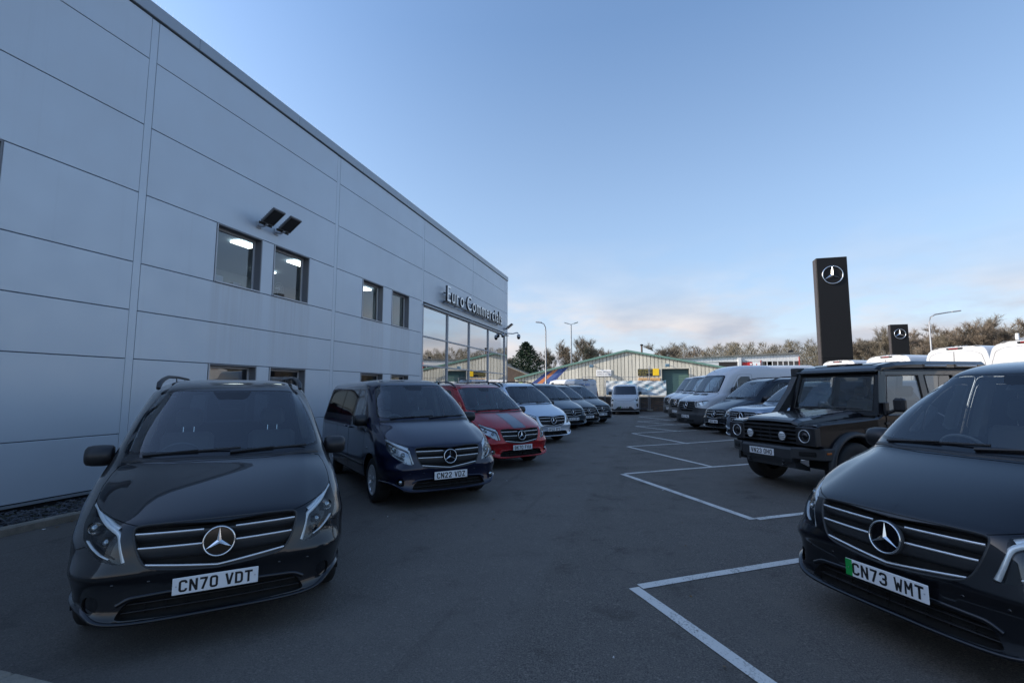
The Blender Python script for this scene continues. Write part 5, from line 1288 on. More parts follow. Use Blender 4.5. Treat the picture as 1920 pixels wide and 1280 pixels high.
    for z in (.80, .865, .93, .995, 1.06):
        g = MB(); g.prism([(-.10, z-.012), (-.085, z-.004), (-.085, z+.006), (-.13, z+.020), (-.16, z+.010)], 1, -.54, .54, G, bev=.003); g.build('grille_bar', gf)
    for y in (-.2, 0, .2):
        g = MB(); g.box((-.15, y-.01, .78), (-.12, y+.01, 1.07), G); g.build('grille_post', gf)
    # bumper
    g = MB(); g.prism([(-.02, .50), (.0, .56), (.0, .70), (-.03, .735), (-.20, .745), (-.20, .50)], 1, -.52, .52, G, bev=.012); b0 = g.build('bumper', root)
    for sg in (1, -1):
        g = MB()
        o = [(.0, .52), (-.21, .94), (-.40, .95), (-.40, .52)]
        lo, hi = .56, .745
        if sg < 0: o = [(x, -y) for x, y in o]
        g.prism([(x, y) for x, y in o], 2, lo, hi, G, bev=.018); bb = g.build('bumper_end', b0)
        g = MB(); m_ = Matrix.Translation((-.095, .73*sg, .655)) @ Matrix.Rotation(atan2(-.21, .42)*-sg, 4, 'Z'); g.box((-.01, -.12, -.035), (.012, .12, .035), M['void'], m_, bev=.01); g.build('bumper_slot', b0)
        g = MB(); g.box((-.33, min(.935*sg, .955*sg), .66), (-.24, max(.935*sg, .955*sg), .69), M['amber'], bev=.004); g.build('side_marker', b0)
        g = MB(); g.tube([(-.05, .36*sg, .44), (.02, .36*sg, .46), (.02, .36*sg, .50), (-.06, .36*sg, .52)], .016, G, 6); g.build('tow_eye', b0)
    g = MB(); g.prism([(-.06, .52), (-.10, .40), (-.40, .34), (-.40, .40), (-.15, .52)], 1, -.50, .50, M['satin_grey'], bev=.01); g.build('sump_guard', root)
    number_plate(root, 'VN23 OHO', (.012, -.07, .625), (0, 1, 0), (0, 0, 1), (1, 0, 0))
    # snorkel on the right windscreen pillar
    g = MB()
    path = [(-1.15, -.90, 1.10), (-1.30, -.915, 1.20), (-1.62, -.90, 1.58), (-1.82, -.885, 1.93)]
    for a, b in zip(path[:-1], path[1:]):
        a, b = Vector(a), Vector(b); d = (b-a).normalized(); s_ = Vector((0, 1, 0)); u = d.cross(s_).normalized(); a = a-d*.01; b = b+d*.01
        g.hexa([a+u*.075-s_*.065, a-u*.075-s_*.065, a-u*.075+s_*.065, a+u*.075+s_*.065, b+u*.075-s_*.065, b-u*.075-s_*.065, b-u*.075+s_*.065, b+u*.075+s_*.065], G)
    g.box((-1.93, -.97, 1.88), (-1.70, -.81, 2.05), G, bev=.02); g.build('snorkel', root)
    # cabin
    g = MB(); g.prism([(-1.55, 1.2), (-1.60, 1.24), (-1.85, 1.22), (-1.9, .9), (-1.55, .8)], 1, -.74, .74, M['dash'], bev=.01); g.build('dashboard', root); steering(root, -1.98, -.40, 1.18, 60)
    for y in (-.40, .40): s_ = seat_mb(-2.4, y); s_.v = [(a, b, c+.10) for a, b, c in s_.v]; s_.build('seat', root)
    g = MB(); g.add([(-1.8, -.72, 1.90), (-1.8, .72, 1.90), (-4.4, .72, 1.92), (-4.4, -.72, 1.92)], [(0,1,2,3)], M['liner']); g.build('headliner', root)
    g = MB(); g.box((-4.6, -.12, .9), (-4.54, .78, 1.9), P, bev=.02); g.build('rear_door', root)
    g = MB(); g.lathe([(0, -.12), (.38, -.11), (.40, -.06), (.40, .06), (.37, .10), (.2, .12), (0, .12)], M['rubber'], 26, 'x', (-4.73, -.2, 1.12)); g.build('spare_wheel', root)
    make_wheels(root, (-.86, -3.78), .405, .23, .94, w=.27, spokes=8, face=M['dark_alloy'], twin=False)
    return root

# ================================================================ setting materials
def node_mat(name, f):
    m = bpy.data.materials.new(name); m.use_nodes = True; nt = m.node_tree
    f(nt, nt.nodes['Principled BSDF'], nt.nodes.new('ShaderNodeTexCoord').outputs['Object']); return m
def N_noise(nt, vec, scale, detail=4, rough=.5):
    n = nt.nodes.new('ShaderNodeTexNoise'); n.inputs['Scale'].default_value = scale; n.inputs['Detail'].default_value = detail; n.inputs['Roughness'].default_value = rough
    nt.links.new(vec, n.inputs['Vector']); return n.outputs['Fac']
def N_range(nt, v, a, b, c, d):
    n = nt.nodes.new('ShaderNodeMapRange')
    for k, x in zip(('From Min', 'From Max', 'To Min', 'To Max'), (a, b, c, d)): n.inputs[k].default_value = x
    nt.links.new(v, n.inputs['Value']); return n.outputs['Result']
def N_mix(nt, fac, a, b, mode='MIX'):
    n = nt.nodes.new('ShaderNodeMix'); n.data_type = 'RGBA'; n.blend_type = mode
    for key, v in (('Factor', fac), ('A', a), ('B', b)):
        if isinstance(v, (int, float)): n.inputs[key].default_value = v if key == 'Factor' else (v, v, v, 1)
        elif isinstance(v, tuple): n.inputs[key].default_value = (*v, 1)
        else: nt.links.new(v, n.inputs[key])
    return n.outputs['Result']
def N_math(nt, op, a, b=0.0):
    n = nt.nodes.new('ShaderNodeMath'); n.operation = op
    for i, v in enumerate((a, b)):
        if isinstance(v, (int, float)): n.inputs[i].default_value = v
        else: nt.links.new(v, n.inputs[i])
    return n.outputs[0]
def N_bump(nt, b, h, strength, dist):
    n = nt.nodes.new('ShaderNodeBump'); n.inputs['Strength'].default_value = strength; n.inputs['Distance'].default_value = dist
    nt.links.new(h, n.inputs['Height']); nt.links.new(n.outputs['Normal'], b.inputs['Normal'])

def f_asphalt(nt, b, v):
    fine = N_noise(nt, v, 95, 4, .85); mid = N_noise(nt, v, 38, 5, .6); big = N_noise(nt, v, .35, 6, .6); st = N_noise(nt, v, 1.7, 8, .68)
    vo = nt.nodes.new('ShaderNodeTexVoronoi'); vo.inputs['Scale'].default_value = 75; nt.links.new(v, vo.inputs['Vector'])
    c = N_mix(nt, N_range(nt, fine, .36, .66, 0, 1), (.030, .0265, .024), (.225, .198, .172))
    c = N_mix(nt, N_range(nt, vo.outputs['Color'], .80, .95, 0, .55), c, (.30, .26, .22))
    c = N_mix(nt, N_range(nt, big, .38, .62, 0, .45), c, (.115, .101, .087))
    c = N_mix(nt, N_range(nt, st, .56, .70, 0, .55), c, (.042, .036, .030))
    c = N_mix(nt, N_range(nt, st, .44, .34, 0, .35), c, (.150, .126, .104))
    c = N_mix(nt, N_range(nt, mid, .66, .74, 0, .4), c, (.17, .145, .12))
    # the aisle's older, greyer surfacing
    sx = nt.nodes.new('ShaderNodeSeparateXYZ'); nt.links.new(v, sx.inputs[0])
    wob = N_math(nt, 'ADD', sx.outputs['X'], N_range(nt, N_noise(nt, v, .8, 3), 0, 1, -.15, .15))
    c = N_mix(nt, N_range(nt, wob, -1.06, -.98, .22, .0), c, (.165, .150, .136))
    # oil drips in the bays, straight tyre scuffs along the aisle
    mp = nt.nodes.new('ShaderNodeMapping'); mp.inputs['Scale'].default_value = (2.6, .12, 1); nt.links.new(v, mp.inputs['Vector'])
    c = N_mix(nt, N_range(nt, N_noise(nt, mp.outputs[0], 1.5, 5, .6), .60, .74, 0, .35), c, (.045, .038, .032))
    # long cracks
    vc = nt.nodes.new('ShaderNodeTexVoronoi'); vc.feature = 'DISTANCE_TO_EDGE'; vc.inputs['Scale'].default_value = .33
    wv = nt.nodes.new('ShaderNodeVectorMath'); wv.operation = 'ADD'; nz = nt.nodes.new('ShaderNodeTexNoise'); nz.inputs['Scale'].default_value = 1.3; nz.inputs['Detail'].default_value = 8
    nt.links.new(v, nz.inputs['Vector']); nt.links.new(v, wv.inputs[0]); nt.links.new(nz.outputs['Color'], wv.inputs[1]); nt.links.new(wv.outputs[0], vc.inputs['Vector'])
    c = N_mix(nt, N_math(nt, 'MULTIPLY', N_range(nt, vc.outputs['Distance'], .0012, .0035, .32, 0), N_range(nt, big, .5, .58, 0, 1)), c, (.015, .015, .015))
    nt.links.new(c, b.inputs['Base Color']); nt.links.new(N_range(nt, st, .3, .7, .75, .95), b.inputs['Roughness'])
    b.inputs['Specular IOR Level'].default_value = .3
    h = N_math(nt, 'ADD', N_math(nt, 'MULTIPLY', vo.outputs['Distance'], .6), fine); N_bump(nt, b, h, .6, .006)
M['asphalt'] = node_mat('asphalt', f_asphalt)
def f_line(nt, b, v):
    n1 = N_noise(nt, v, 60, 6, .75); n2 = N_noise(nt, v, 4, 5, .6)
    w = N_range(nt, N_math(nt, 'ADD', n1, N_math(nt, 'MULTIPLY', n2, .5)), .78, .92, 0, 1)
    c = N_mix(nt, w, (.66, .63, .58), (.16, .14, .12)); nt.links.new(c, b.inputs['Base Color']); b.inputs['Roughness'].default_value = .8
    N_bump(nt, b, n1, .3, .003)
M['line'] = node_mat('line_paint', f_line)
def f_conc(nt, b, v):
    c = N_mix(nt, N_range(nt, N_noise(nt, v, 3, 7, .65), .35, .7, 0, 1), (.19, .17, .14), (.34, .31, .26))
    c = N_mix(nt, N_range(nt, N_noise(nt, v, 90, 3), .5, .8, 0, .5), c, (.10, .10, .09)); nt.links.new(c, b.inputs['Base Color']); b.inputs['Roughness'].default_value = .9
    N_bump(nt, b, N_noise(nt, v, 120, 4), .3, .003)
M['concrete'] = node_mat('concrete', f_conc)
def f_slate(nt, b, v):
    oi = nt.nodes.new('ShaderNodeNewGeometry'); c = N_mix(nt, oi.outputs['Random Per Island'], (.018, .020, .026), (.085, .088, .10)); nt.links.new(c, b.inputs['Base Color']); b.inputs['Roughness'].default_value = .55
M['slate'] = node_mat('slate_chips', f_slate)
def f_soil(nt, b, v):
    c = N_mix(nt, N_noise(nt, v, 6, 8, .7), (.03, .026, .02), (.07, .075, .035)); nt.links.new(c, b.inputs['Base Color']); b.inputs['Roughness'].default_value = .95
M['soil'] = node_mat('soil', f_soil)
def f_grass(nt, b, v):
    c = N_mix(nt, N_noise(nt, v, 1.2, 8, .7), (.05, .06, .022), (.11, .10, .05)); nt.links.new(c, b.inputs['Base Color']); b.inputs['Roughness'].default_value = .95
M['grass'] = node_mat('winter_grass', f_grass)
def f_clad(nt, b, v):
    # silver coated panel: faint rain streaks and panel to panel tone
    mp = nt.nodes.new('ShaderNodeMapping'); mp.inputs['Scale'].default_value = (1, 7.0, .16); nt.links.new(v, mp.inputs['Vector'])
    oi = nt.nodes.new('ShaderNodeObjectInfo')
    c = N_mix(nt, N_range(nt, N_noise(nt, mp.outputs[0], 1.3, 7, .6),   .58, .85, 0, .22), (.56, .63, .70), (.42, .465, .51))
    c = N_mix(nt, N_range(nt, N_noise(nt, v, .35, 4), .3, .7, 0, .18), c, (.36, .38, .41))
    c = N_mix(nt, N_range(nt, oi.outputs['Random'], 0, 1, 0, .10), c, (.52, .54, .57))
    # rain wash below the sills
    sx = nt.nodes.new('ShaderNodeSeparateXYZ'); nt.links.new(v, sx.inputs[0]); Y, Z = sx.outputs['Y'], sx.outputs['Z']
    wash = None
    for y0, y1 in ((7.95, 9.40), (9.62, 11.08), (13.5, 14.9), (15.35, 16.78)):
        w = N_math(nt, 'MULTIPLY', N_range(nt, Y, y0-.03, y0+.05, 0, 1), N_range(nt, Y, y1-.05, y1+.03, 1, 0)); wash = w if wash is None else N_math(nt, 'ADD', wash, w)
    wash = N_math(nt, 'MULTIPLY', wash, N_math(nt, 'MULTIPLY', N_range(nt, Z, 3.98, 4.02, 1, 0), N_range(nt, Z, 1.9, 4.0, .25, 1)))
    wash = N_math(nt, 'MULTIPLY', wash, N_range(nt, N_noise(nt, mp.outputs[0], 2.6, 6, .6), .35, .65, .25, 1))
    c = N_mix(nt, N_math(nt, 'MULTIPLY', wash, .42), c, (.40, .40, .42))
    nt.links.new(c, b.inputs['Base Color']); b.inputs['Metallic'].default_value = .25
    nt.links.new(N_range(nt, N_noise(nt, v, 2.2, 4), .3, .7, .40, .50), b.inputs['Roughness'])
    N_bump(nt, b, N_noise(nt, v, .55, 2), .12, .03)
M['cladding'] = node_mat('silver_cladding', f_clad)
M['frame_grey'] = mat('window_frame_grey', (.42, .44, .47), .4, .3)
M['flood_grey'] = mat('flood_grey', (.16, .165, .175), .45, .3); M['flood_lens'] = mat('flood_lens', (.05, .052, .055), .2, .2)
M['reveal'] = mat('window_reveal', (.19, .20, .22), .5, .2)
M['coping'] = mat('coping_metal', (.34, .375, .41), .4, .4)
M['dark_seam'] = mat('dark_joint', (.008, .008, .01), .8)
M['office_glass'] = glass('office_glass', (.55, .70, .82), 0, .05)
M['show_glass'] = glass('showroom_glass', (.34, .42, .46), 0, .42)
M['office_wall'] = mat('office_wall', (.36, .45, .54), .9)
M['tube_light'] = mat('ceiling_light_on', (.9, .85, .7), .5, emit=((1.0, .90, .74), 3.2))
M['letter'] = mat('letter_face', (.72, .74, .76), .28, .6)
M['letter_side'] = mat('letter_return', (.08, .085, .095), .35, .5)
M['paint_white'] = paint('paint_white', (0.52, 0.53, 0.55), 0.0, .35, .04)
M['white_shade'] = mat('white_crease_shade', (.42, .43, .46), .4)  # darker copy of the van white, paints crease shade onto flush skin
M['satin_grey'] = mat('satin_grey', (.05, .053, .058), .35)
M['paint_silver'] = paint('paint_silver_blue', (.26, .31, .38), .75, .28)
M['paint_black'] = paint('paint_black', (0.004, 0.0045, 0.007), .1, .3, .0)

# ================================================================ ground
def grid_sheet(name, x0, x1, y0, y1, nx, ny, m, dz=0.0, zf=None):
    zf = zf or gz; b = MB(); xs = np.linspace(x0, x1, nx); ys = np.linspace(y0, y1, ny)
    vs = [(x, y, zf(x, y)+dz) for y in ys for x in xs]
    b.add(vs, [(j*nx+i, j*nx+i+1, (j+1)*nx+i+1, (j+1)*nx+i) for j in range(ny-1) for i in range(nx-1)], m, True)
    return tag(b.build(name, recalc=False), kind='structure')
grid_sheet('car_park', -7.68, 26, -10, 36, 100, 132, M['asphalt'])
b = MB()
far = [(-400, -300), (400, -300), (400, 700), (-400, 700)]
b.add([(x, y, -.35) for x, y in far], [(0, 1, 2, 3)], M['grass']); tag(b.build('ground', recalc=False), kind='structure')
b = MB(); b.box((-60, 36.05, -.3), (90, 140, 1.20), M['concrete']); tag(b.build('upper_yard', recalc=False), kind='structure')
b = MB(); b.box((26, -10, -.3), (90, 36.0, plane_z(26, 36)-.02), M['asphalt']); tag(b.build('road', recalc=False), kind='structure')

def line_quad(name, P0, P1, w=.095):
    a, c = Vector(P0), Vector(P1); d = (c-a).normalized(); nn = Vector((-d.y, d.x)); n = max(2, int((c-a).length/.25)); b = MB(); vs = []
    for i in range(n+1):
        p = a.lerp(c, i/n)
        for s_ in (-1, 1):
            jx = random.uniform(-.004, .004); q = p+nn*(w/2*s_+jx); vs.append((q.x, q.y, gz(q.x, q.y)+.005))
    b.add(vs, [(2*i, 2*i+2, 2*i+3, 2*i+1) for i in range(n)], M['line']); return tag(b.build(name, recalc=False), kind='structure')
tips = [(-.20, 4.50), (-.63, 10.13), (-.76, 14.70), (-.80, 18.90), (-.79, 22.06), (-.80, 25.35), (-.84, 29.4)]
inner = [(1.55, 1.85), (1.20, 7.05), (1.18, 11.35), (.98, 15.72), (.98, 19.92), (.93, 23.18), (.82, 26.3)]
dirv = Vector((cos(radians(33.8)), sin(radians(33.8))))
for i, (t, q) in enumerate(zip(tips, inner)):
    t, q = Vector(t), Vector(q)
    line_quad('bay_line', t-dirv*.0, q, .10 if i < 2 else .09)
    line_quad('bay_line', t+dirv*.06, t+dirv*(6.4 if i < 5 else 5.5), .10 if i < 2 else .09)
line_quad('bay_line', Vector((1.20, 7.05))+dirv*.06, Vector((1.20, 7.05))+dirv*5.5)

# kerb and slate bed along the wall, paved corner near the camera
for k in range(0, 31):
    y0 = 2.25+k*.915; g = MB(); z = gz(-7.6, y0+.45)
    g.box((-7.80, y0+.004, z-.15), (-7.675, y0+.911, z+.10), M['concrete'], bev=.018); tag(g.build('kerb_stone'), kind='structure')
b = MB(); b.box((-9.0, -6, -.35), (-7.80, 30.6, -.075), M['soil']); tag(b.build('planting_bed', recalc=False), kind='structure')
b = MB(); rnd = random.Random(3)
for i in range(5200):
    y = 1.5+rnd.random()**1.5*14; x = rnd.uniform(-8.98, -7.82); s_ = rnd.uniform(.018, .045); t = rnd.uniform(.3, .6)
    T = Matrix.Translation((x, y, -.065+rnd.random()*.03)) @ Matrix.Rotation(rnd.random()*6.28, 4, 'Z') @ Matrix.Rotation(rnd.uniform(-.5, .5), 4, 'X') @ Matrix.Rotation(rnd.uniform(-.4, .4), 4, 'Y')
    q = [(-s_, -s_*t), (s_*.9, -s_*t*.8), (s_, s_*t*.7), (-s_*.7, s_*t)]; h = s_*.22
    vs = [T @ Vector((a, c, -h)) for a, c in q]+[T @ Vector((a*.85, c*.85, h)) for a, c in q]
    b.add(vs, [(4, 5, 6, 7), (0, 1, 5, 4), (1, 2, 6, 5), (2, 3, 7, 6), (3, 0, 4, 7)], M['slate'])
tag(b.build('slate_chippings', recalc=False), kind='stuff')
def paving(x0, x1, y0, y1, z):
    g = MB(); g.box((x0+.004, y0+.004, z-.2), (x1-.004, y1-.004, z), M['concrete'], bev=.006); return tag(g.build('paving_slab'), kind='structure')
for i in range(9):
    for j in range(3): paving(-1.82-.6*(i+1), -1.82-.6*i, 1.965-.6*(j+1), 1.965-.6*j, .075)
for i in range(7):
    g = MB(); g.box((-1.80-.915*(i+1)+.004, 1.965, -.2), (-1.80-.915*i-.004, 2.09, .078), M['concrete'], bev=.018); tag(g.build('kerb_stone'), kind='structure')
# fallen leaves and litter by the kerb and across the tarmac
lm = mat('dry_leaf', (.16, .10, .05), .8); lw = mat('litter_white', (.6, .6, .6), .6)
for i in range(60):
    if i < 34: x, y = -7.66+abs(rnd.gauss(0, .10)), rnd.uniform(3.2, 8)
    else: x, y = rnd.uniform(-5, 2), rnd.uniform(2.2, 16)
    s_ = rnd.uniform(.012, .035) if i < 34 else rnd.uniform(.006, .018); z = gz(x, y)+.004; a = rnd.random()*6.28
    g = MB(); vs = [(x+s_*cos(a+t)*(1 if k % 2 else .55), y+s_*sin(a+t)*(1 if k % 2 else .55), z+rnd.random()*.012) for k, t in enumerate(np.linspace(0, 5.3, 6))]
    g.add([(x, y, z+.012)]+vs, [(0, k+1, (k+1) % 6+1) for k in range(6)], lm if rnd.random() < .7 else lw); o = g.build('fallen_leaf' , recalc=False)
    tag(o, kind='stuff')

# ================================================================ dealership building
XW = -9.0
bd = thing('dealership_building', 'long silver panelled dealership building with office windows and glazed showroom end', 'building', (XW, 12, 0))
bd.location = (0, 0, 0)
JV = [-4.99, .71, 6.41, 12.11, 17.82, 23.55, 29.30]; YE = 29.93
JZ = [.05, .94, 2.262, 3.14, 4.018, 5.322, 6.632, 7.942, 8.78]
GAP = .006
wins_hi = [(8.02, 9.30), (9.68, 10.98), (13.54, 14.80), (15.40, 16.69)]
wins_lo = [(8.02, 9.32), (9.72, 11.01), (13.58, 14.92), (15.46, 16.76)]
wins_hi0 = [(1.45, 2.75), (3.12, 4.40)]
cuts_hi = sorted(wins_hi+wins_hi0); cuts_lo = sorted(wins_lo)
def panel(y0, y1, z0, z1):
    if y1-y0 < .08: return
    g = MB(); g.box((XW-.06, y0+GAP, z0+GAP), (XW, y1-GAP, z1-GAP), M['cladding'], bev=.006); g.build('wall_panel', bd)
cols = list(zip([-10.7]+JV, JV+[YE]))
for (a, c) in cols:
    a2, c2 = a+(.068 if a > -10 else 0), c-(.068 if c < YE else 0)
    for zi in range(8):
        z0, z1 = JZ[zi], JZ[zi+1]
        if a >= 17.8 and zi < 5:
            if zi == 4 : pass
            continue
        segs = [(a2, c2)]
        cut = cuts_hi if zi == 4 else cuts_lo if zi == 1 else []
        for w0, w1 in cut:
            segs = [s2 for s1 in segs for s2 in ([(s1[0], w0), (w1, s1[1])] if w0 > s1[0] and w1 < s1[1] else [s1])]
        for s0, s1 in segs: panel(s0, s1, z0, z1)
for y in JV:
    z0 = .05 if y < 17 else (5.30 if y > 18 else .05)
    g = MB(); g.box((XW-.06, y-.067, z0), (XW-.004, y+.067, 8.77), M['cladding'], bev=.004); g.build('joint_cover', bd)
g = MB()
HOLES = [(a, c, 4.018, 5.322) for a, c in cuts_hi]+[(a, c, .94, 2.262) for a, c in cuts_lo]
# dark core behind the panels, built in strips round the openings
ybreak = sorted(set([-10.7, 17.84]+[v for h in HOLES for v in h[:2]]))
for y0, y1 in zip(ybreak[:-1], ybreak[1:]):
    zs = [(h[2], h[3]) for h in HOLES if h[0] <= y0+.001 and h[1] >= y1-.001]; z = -.3
    for a, c in sorted(zs): g.box((XW-.30, y0, z), (XW-.05, y1, a), M['dark_seam']); z = c
    g.box((XW-.30, y0, z), (XW-.05, y1, 8.95), M['dark_seam'])
g.box((XW-.30, 17.84, 5.30), (XW-.05, YE-.01, 8.95), M['dark_seam'])
g.build('wall_core', bd)
g = MB(); g.box((-39, YE-.30, 5.2), (XW-.31, YE, 9.0), M['cladding']); g.box((-39, YE-.30, -.3), (-15, YE, 5.2), M['cladding']); g.box((-39, -12, 8.6), (XW-.31, YE-.31, 8.9), M['dark_seam']); g.box((-39, -12, -.3), (-38.7, YE-.31, 8.6), M['cladding']); g.box((-38.7, -12, -.3), (XW-.31, -11.7, 8.6), M['cladding']); g.build('roof', bd)
for y0 in np.arange(-10.7, YE, 3.0):
    g = MB(); y1 = min(y0+3.0, YE+.04); g.box((XW-.35, y0+.002, 8.80), (XW+.045, y1-.002, 9.06), M['coping'], bev=.008); g.build('coping', bd)
g = MB(); g.box((XW-.03, -10.7, .0), (XW+.012, 17.82, .040), M['coping']); g.box((XW-.05, -10.7, -.25), (XW-.03, 17.82, .02), M['dark_seam']); g.build('base_flashing', bd)
g = MB(); g.box((XW-.06, YE-.02, -.2), (XW+.004, YE+.03, 8.79), M['coping'], bev=.004); g.build('corner_trim', bd)
# bird spikes
g = MB()
for y in np.arange(4.5, 29.8, .085):
    for dx in (-.02, .05):
        x = XW-.05+dx; lean_ = rnd.uniform(-.03, .03); g.add([(x, y, 9.06), (x+.004, y, 9.06), (x+dx*.6, y+lean_, 9.19)], [(0, 1, 2)], M['frame_grey'])
tag(g.build('bird_spike', bd, recalc=False), kind='stuff')
def office_window(y0, y1, z0, z1, lit=True, fan=False):
    g = MB(); f = .055; xo = XW-.20; m = M['frame_grey']
    # reveals
    g.box((xo, y0+.004, z0+.004), (XW+.012, y0+.03, z1-.004), m); g.box((xo, y1-.03, z0+.004), (XW+.004, y1-.004, z1-.004), M['reveal'])
    g.box((xo, y0+.03, z1-.03), (XW+.012, y1-.03, z1-.004), M['reveal']); g.box((xo, y0+.03, z0+.004), (XW+.03, y1-.03, z0+.035), m)
    w = g.build('window', bd)
    g = MB()
    ya, yb, za, zb = y0+.03, y1-.03, z0+.035, z1-.03; xf = XW-.17
    g.box((xf-.05, ya, za), (xf, ya+f, zb), m, bev=.006); g.box((xf-.05, yb-f, za), (xf, yb, zb), m, bev=.006)
    g.box((xf-.05, ya+f, za), (xf, yb-f, za+f), m, bev=.006); g.box((xf-.05, ya+f, zb-f), (xf, yb-f, zb), m, bev=.006)
    g.build('frame', w)
    g = MB(); g.add([(xf-.02, ya+f, za+f), (xf-.02, yb-f, za+f), (xf-.02, yb-f, zb-f), (xf-.02, ya+f, zb-f)], [(0,1,2,3)], M['office_glass']); g.build('pane', w)
    for yy in (ya+.10, yb-.12):
        g = MB(); g.box((xf-.001, yy, za+.015), (xf+.004, yy+.05, za+.03), M['void']); g.build('drain_slot', w)
for i, (a, c) in enumerate(cuts_hi): office_window(a, c, 4.018, 5.322)
for a, c in cuts_lo: office_window(a, c, .94, 2.262)
# rooms behind
g = MB()
def room(y0, y1, z0, z1, d, mw, mf):
    x1 = XW-.31; x0 = x1-d
    g.add([(x0,y0,z0),(x0,y1,z0),(x0,y1,z1),(x0,y0,z1)], [(0,1,2,3)], mw); g.add([(x0,y0,z0),(x1,y0,z0),(x1,y0,z1),(x0,y0,z1)], [(0,1,2,3)], mw); g.add([(x0,y1,z0),(x1,y1,z0),(x1,y1,z1),(x0,y1,z1)], [(0,1,2,3)], mw)
    g.add([(x0,y0,z0),(x1,y0,z0),(x1,y1,z0),(x0,y1,z0)], [(0,1,2,3)], mf); g.add([(x0,y0,z1),(x1,y0,z1),(x1,y1,z1),(x0,y1,z1)], [(0,1,2,3)], mw)
room(1.0, 6.3, 3.0, 5.7, 4.5, M['office_wall'], M['seat']); room(6.5, 17.7, 3.0, 5.7, 4.5, M['office_wall'], M['seat'])
room(6.5, 17.7, -.1, 2.9, 5, M['office_wall'], M['seat']); room(-5, .9, 3.0, 5.7, 4.5, M['office_wall'], M['seat'])
g.build('office_interior', bd, recalc=False)
for (x, y) in ((-10.65, 10.36), (-10.65, 12.45), (-10.85, 16.4), (-12.4, 9.0), (-12.4, 13.0)):
    g = MB(); g.box((x-.16, y-.30, 5.64), (x+.16, y+.30, 5.68), M['tube_light']); g.build('ceiling_light', bd)
for (y, hh) in ((8.6, .32), (9.1, .26), (8.85, .2)):
    g = MB(); g.box((-9.62, y-.10, 4.0), (-9.50, y+.12, 4.0+hh), M['plate_white'], bev=.01); g.build('desk_object', bd)
def fan(x, y, z):
    g = MB(); g.tube([(x, y, z-.5), (x, y, z)], .012, M['plate_white'], 6)
    for r in (.17, .11, .05):
        pts = [(x+.03, y+r*cos(t), z+r*sin(t)) for t in np.linspace(0, 2*pi, 17)]; g.tube(pts, .004, M['plate_white'], 4, cap=False)
    for k in range(10):
        a = k*pi/5; g.tube([(x+.03, y, z), (x+.03, y+.17*cos(a), z+.17*sin(a))], .002, M['plate_white'], 3, cap=False)
    g.lathe([(.0, .04), (.04, .03), (.045, -.05)], M['plate_white'], 10, 'x', (x, y, z)); g.build('desk_fan', bd)
fan(-9.62, 10.55, 4.40); fan(-9.66, 8.35, 4.42)
g = MB(); g.tube([(-9.45, 14.3, 5.70), (-9.45, 14.3, 5.2)], .01, M['plate_white'], 5); g.build('lamp_flex', bd)
g = MB(); g.lathe([(0, .06), (.06, .04), (.08, 0), (.05, -.05), (0, -.07)], M['tube_light'], 12, 'z', (-9.9, 13.95, 5.15)); g.build('ceiling_light', bd)
# showroom glazing
cw = [17.90, 20.44, 23.20, 26.20, 29.40]; tz = [.05, 1.40, 2.70, 3.91, 5.16]
for i, y in enumerate(cw):
    g = MB(); g.box((XW-.14, y-.035, .0), (XW+.012, y+.035, 5.17), M['frame_grey'], bev=.008); g.build('mullion', bd)
for (y0, y1) in zip(cw[:-1], cw[1:]):
    for z in tz:
        g = MB(); g.box((XW-.12, y0+.035, z-.03), (XW-.004, y1-.035, z+.03), M['frame_grey'], bev=.006); g.build('transom', bd)
    for z0, z1 in zip(tz[:-1], tz[1:]):
        g = MB(); g.add([(XW-.05, y0+.035, z0+.03), (XW-.05, y1-.035, z0+.03), (XW-.05, y1-.035, z1-.03), (XW-.05, y0+.035, z1-.03)], [(0,1,2,3)], M['show_glass']); g.build('pane', bd)
g = MB(); g.box((XW-.1, 29.435, .0), (XW-.02, 29.90, 5.17), M['show_glass']); g.build('pane', bd)
g = MB(); g.box((XW-.16, 17.86, 5.17), (XW+.085, YE+.03, 5.235), M['coping'], bev=.008); g.box((XW-.16, 17.86, 5.235), (XW-.02, YE, 5.312), M['dark_seam']); g.build('head_canopy', bd)
g = MB(); g.box((-15, 17.9, 2.9), (-9.6, 29.5, 3.05), M['liner']); g.box((-15.2, 17.9, -.1), (-15, 29.6, 5.2), M['office_wall']); g.box((-15, 29.62, -.1), (-9.35, 29.66, 5.2), M['office_wall']); g.box((-15, 17.86, -.1), (-9.35, 17.89, 5.2), M['office_wall']); g.box((-15, 17.9, -.2), (-9.3, 29.6, -.1), M['concrete']); g.box((-15, 17.9, 5.2), (-9.32, 29.6, 5.25), M['office_wall']); g.build('showroom_interior', bd)

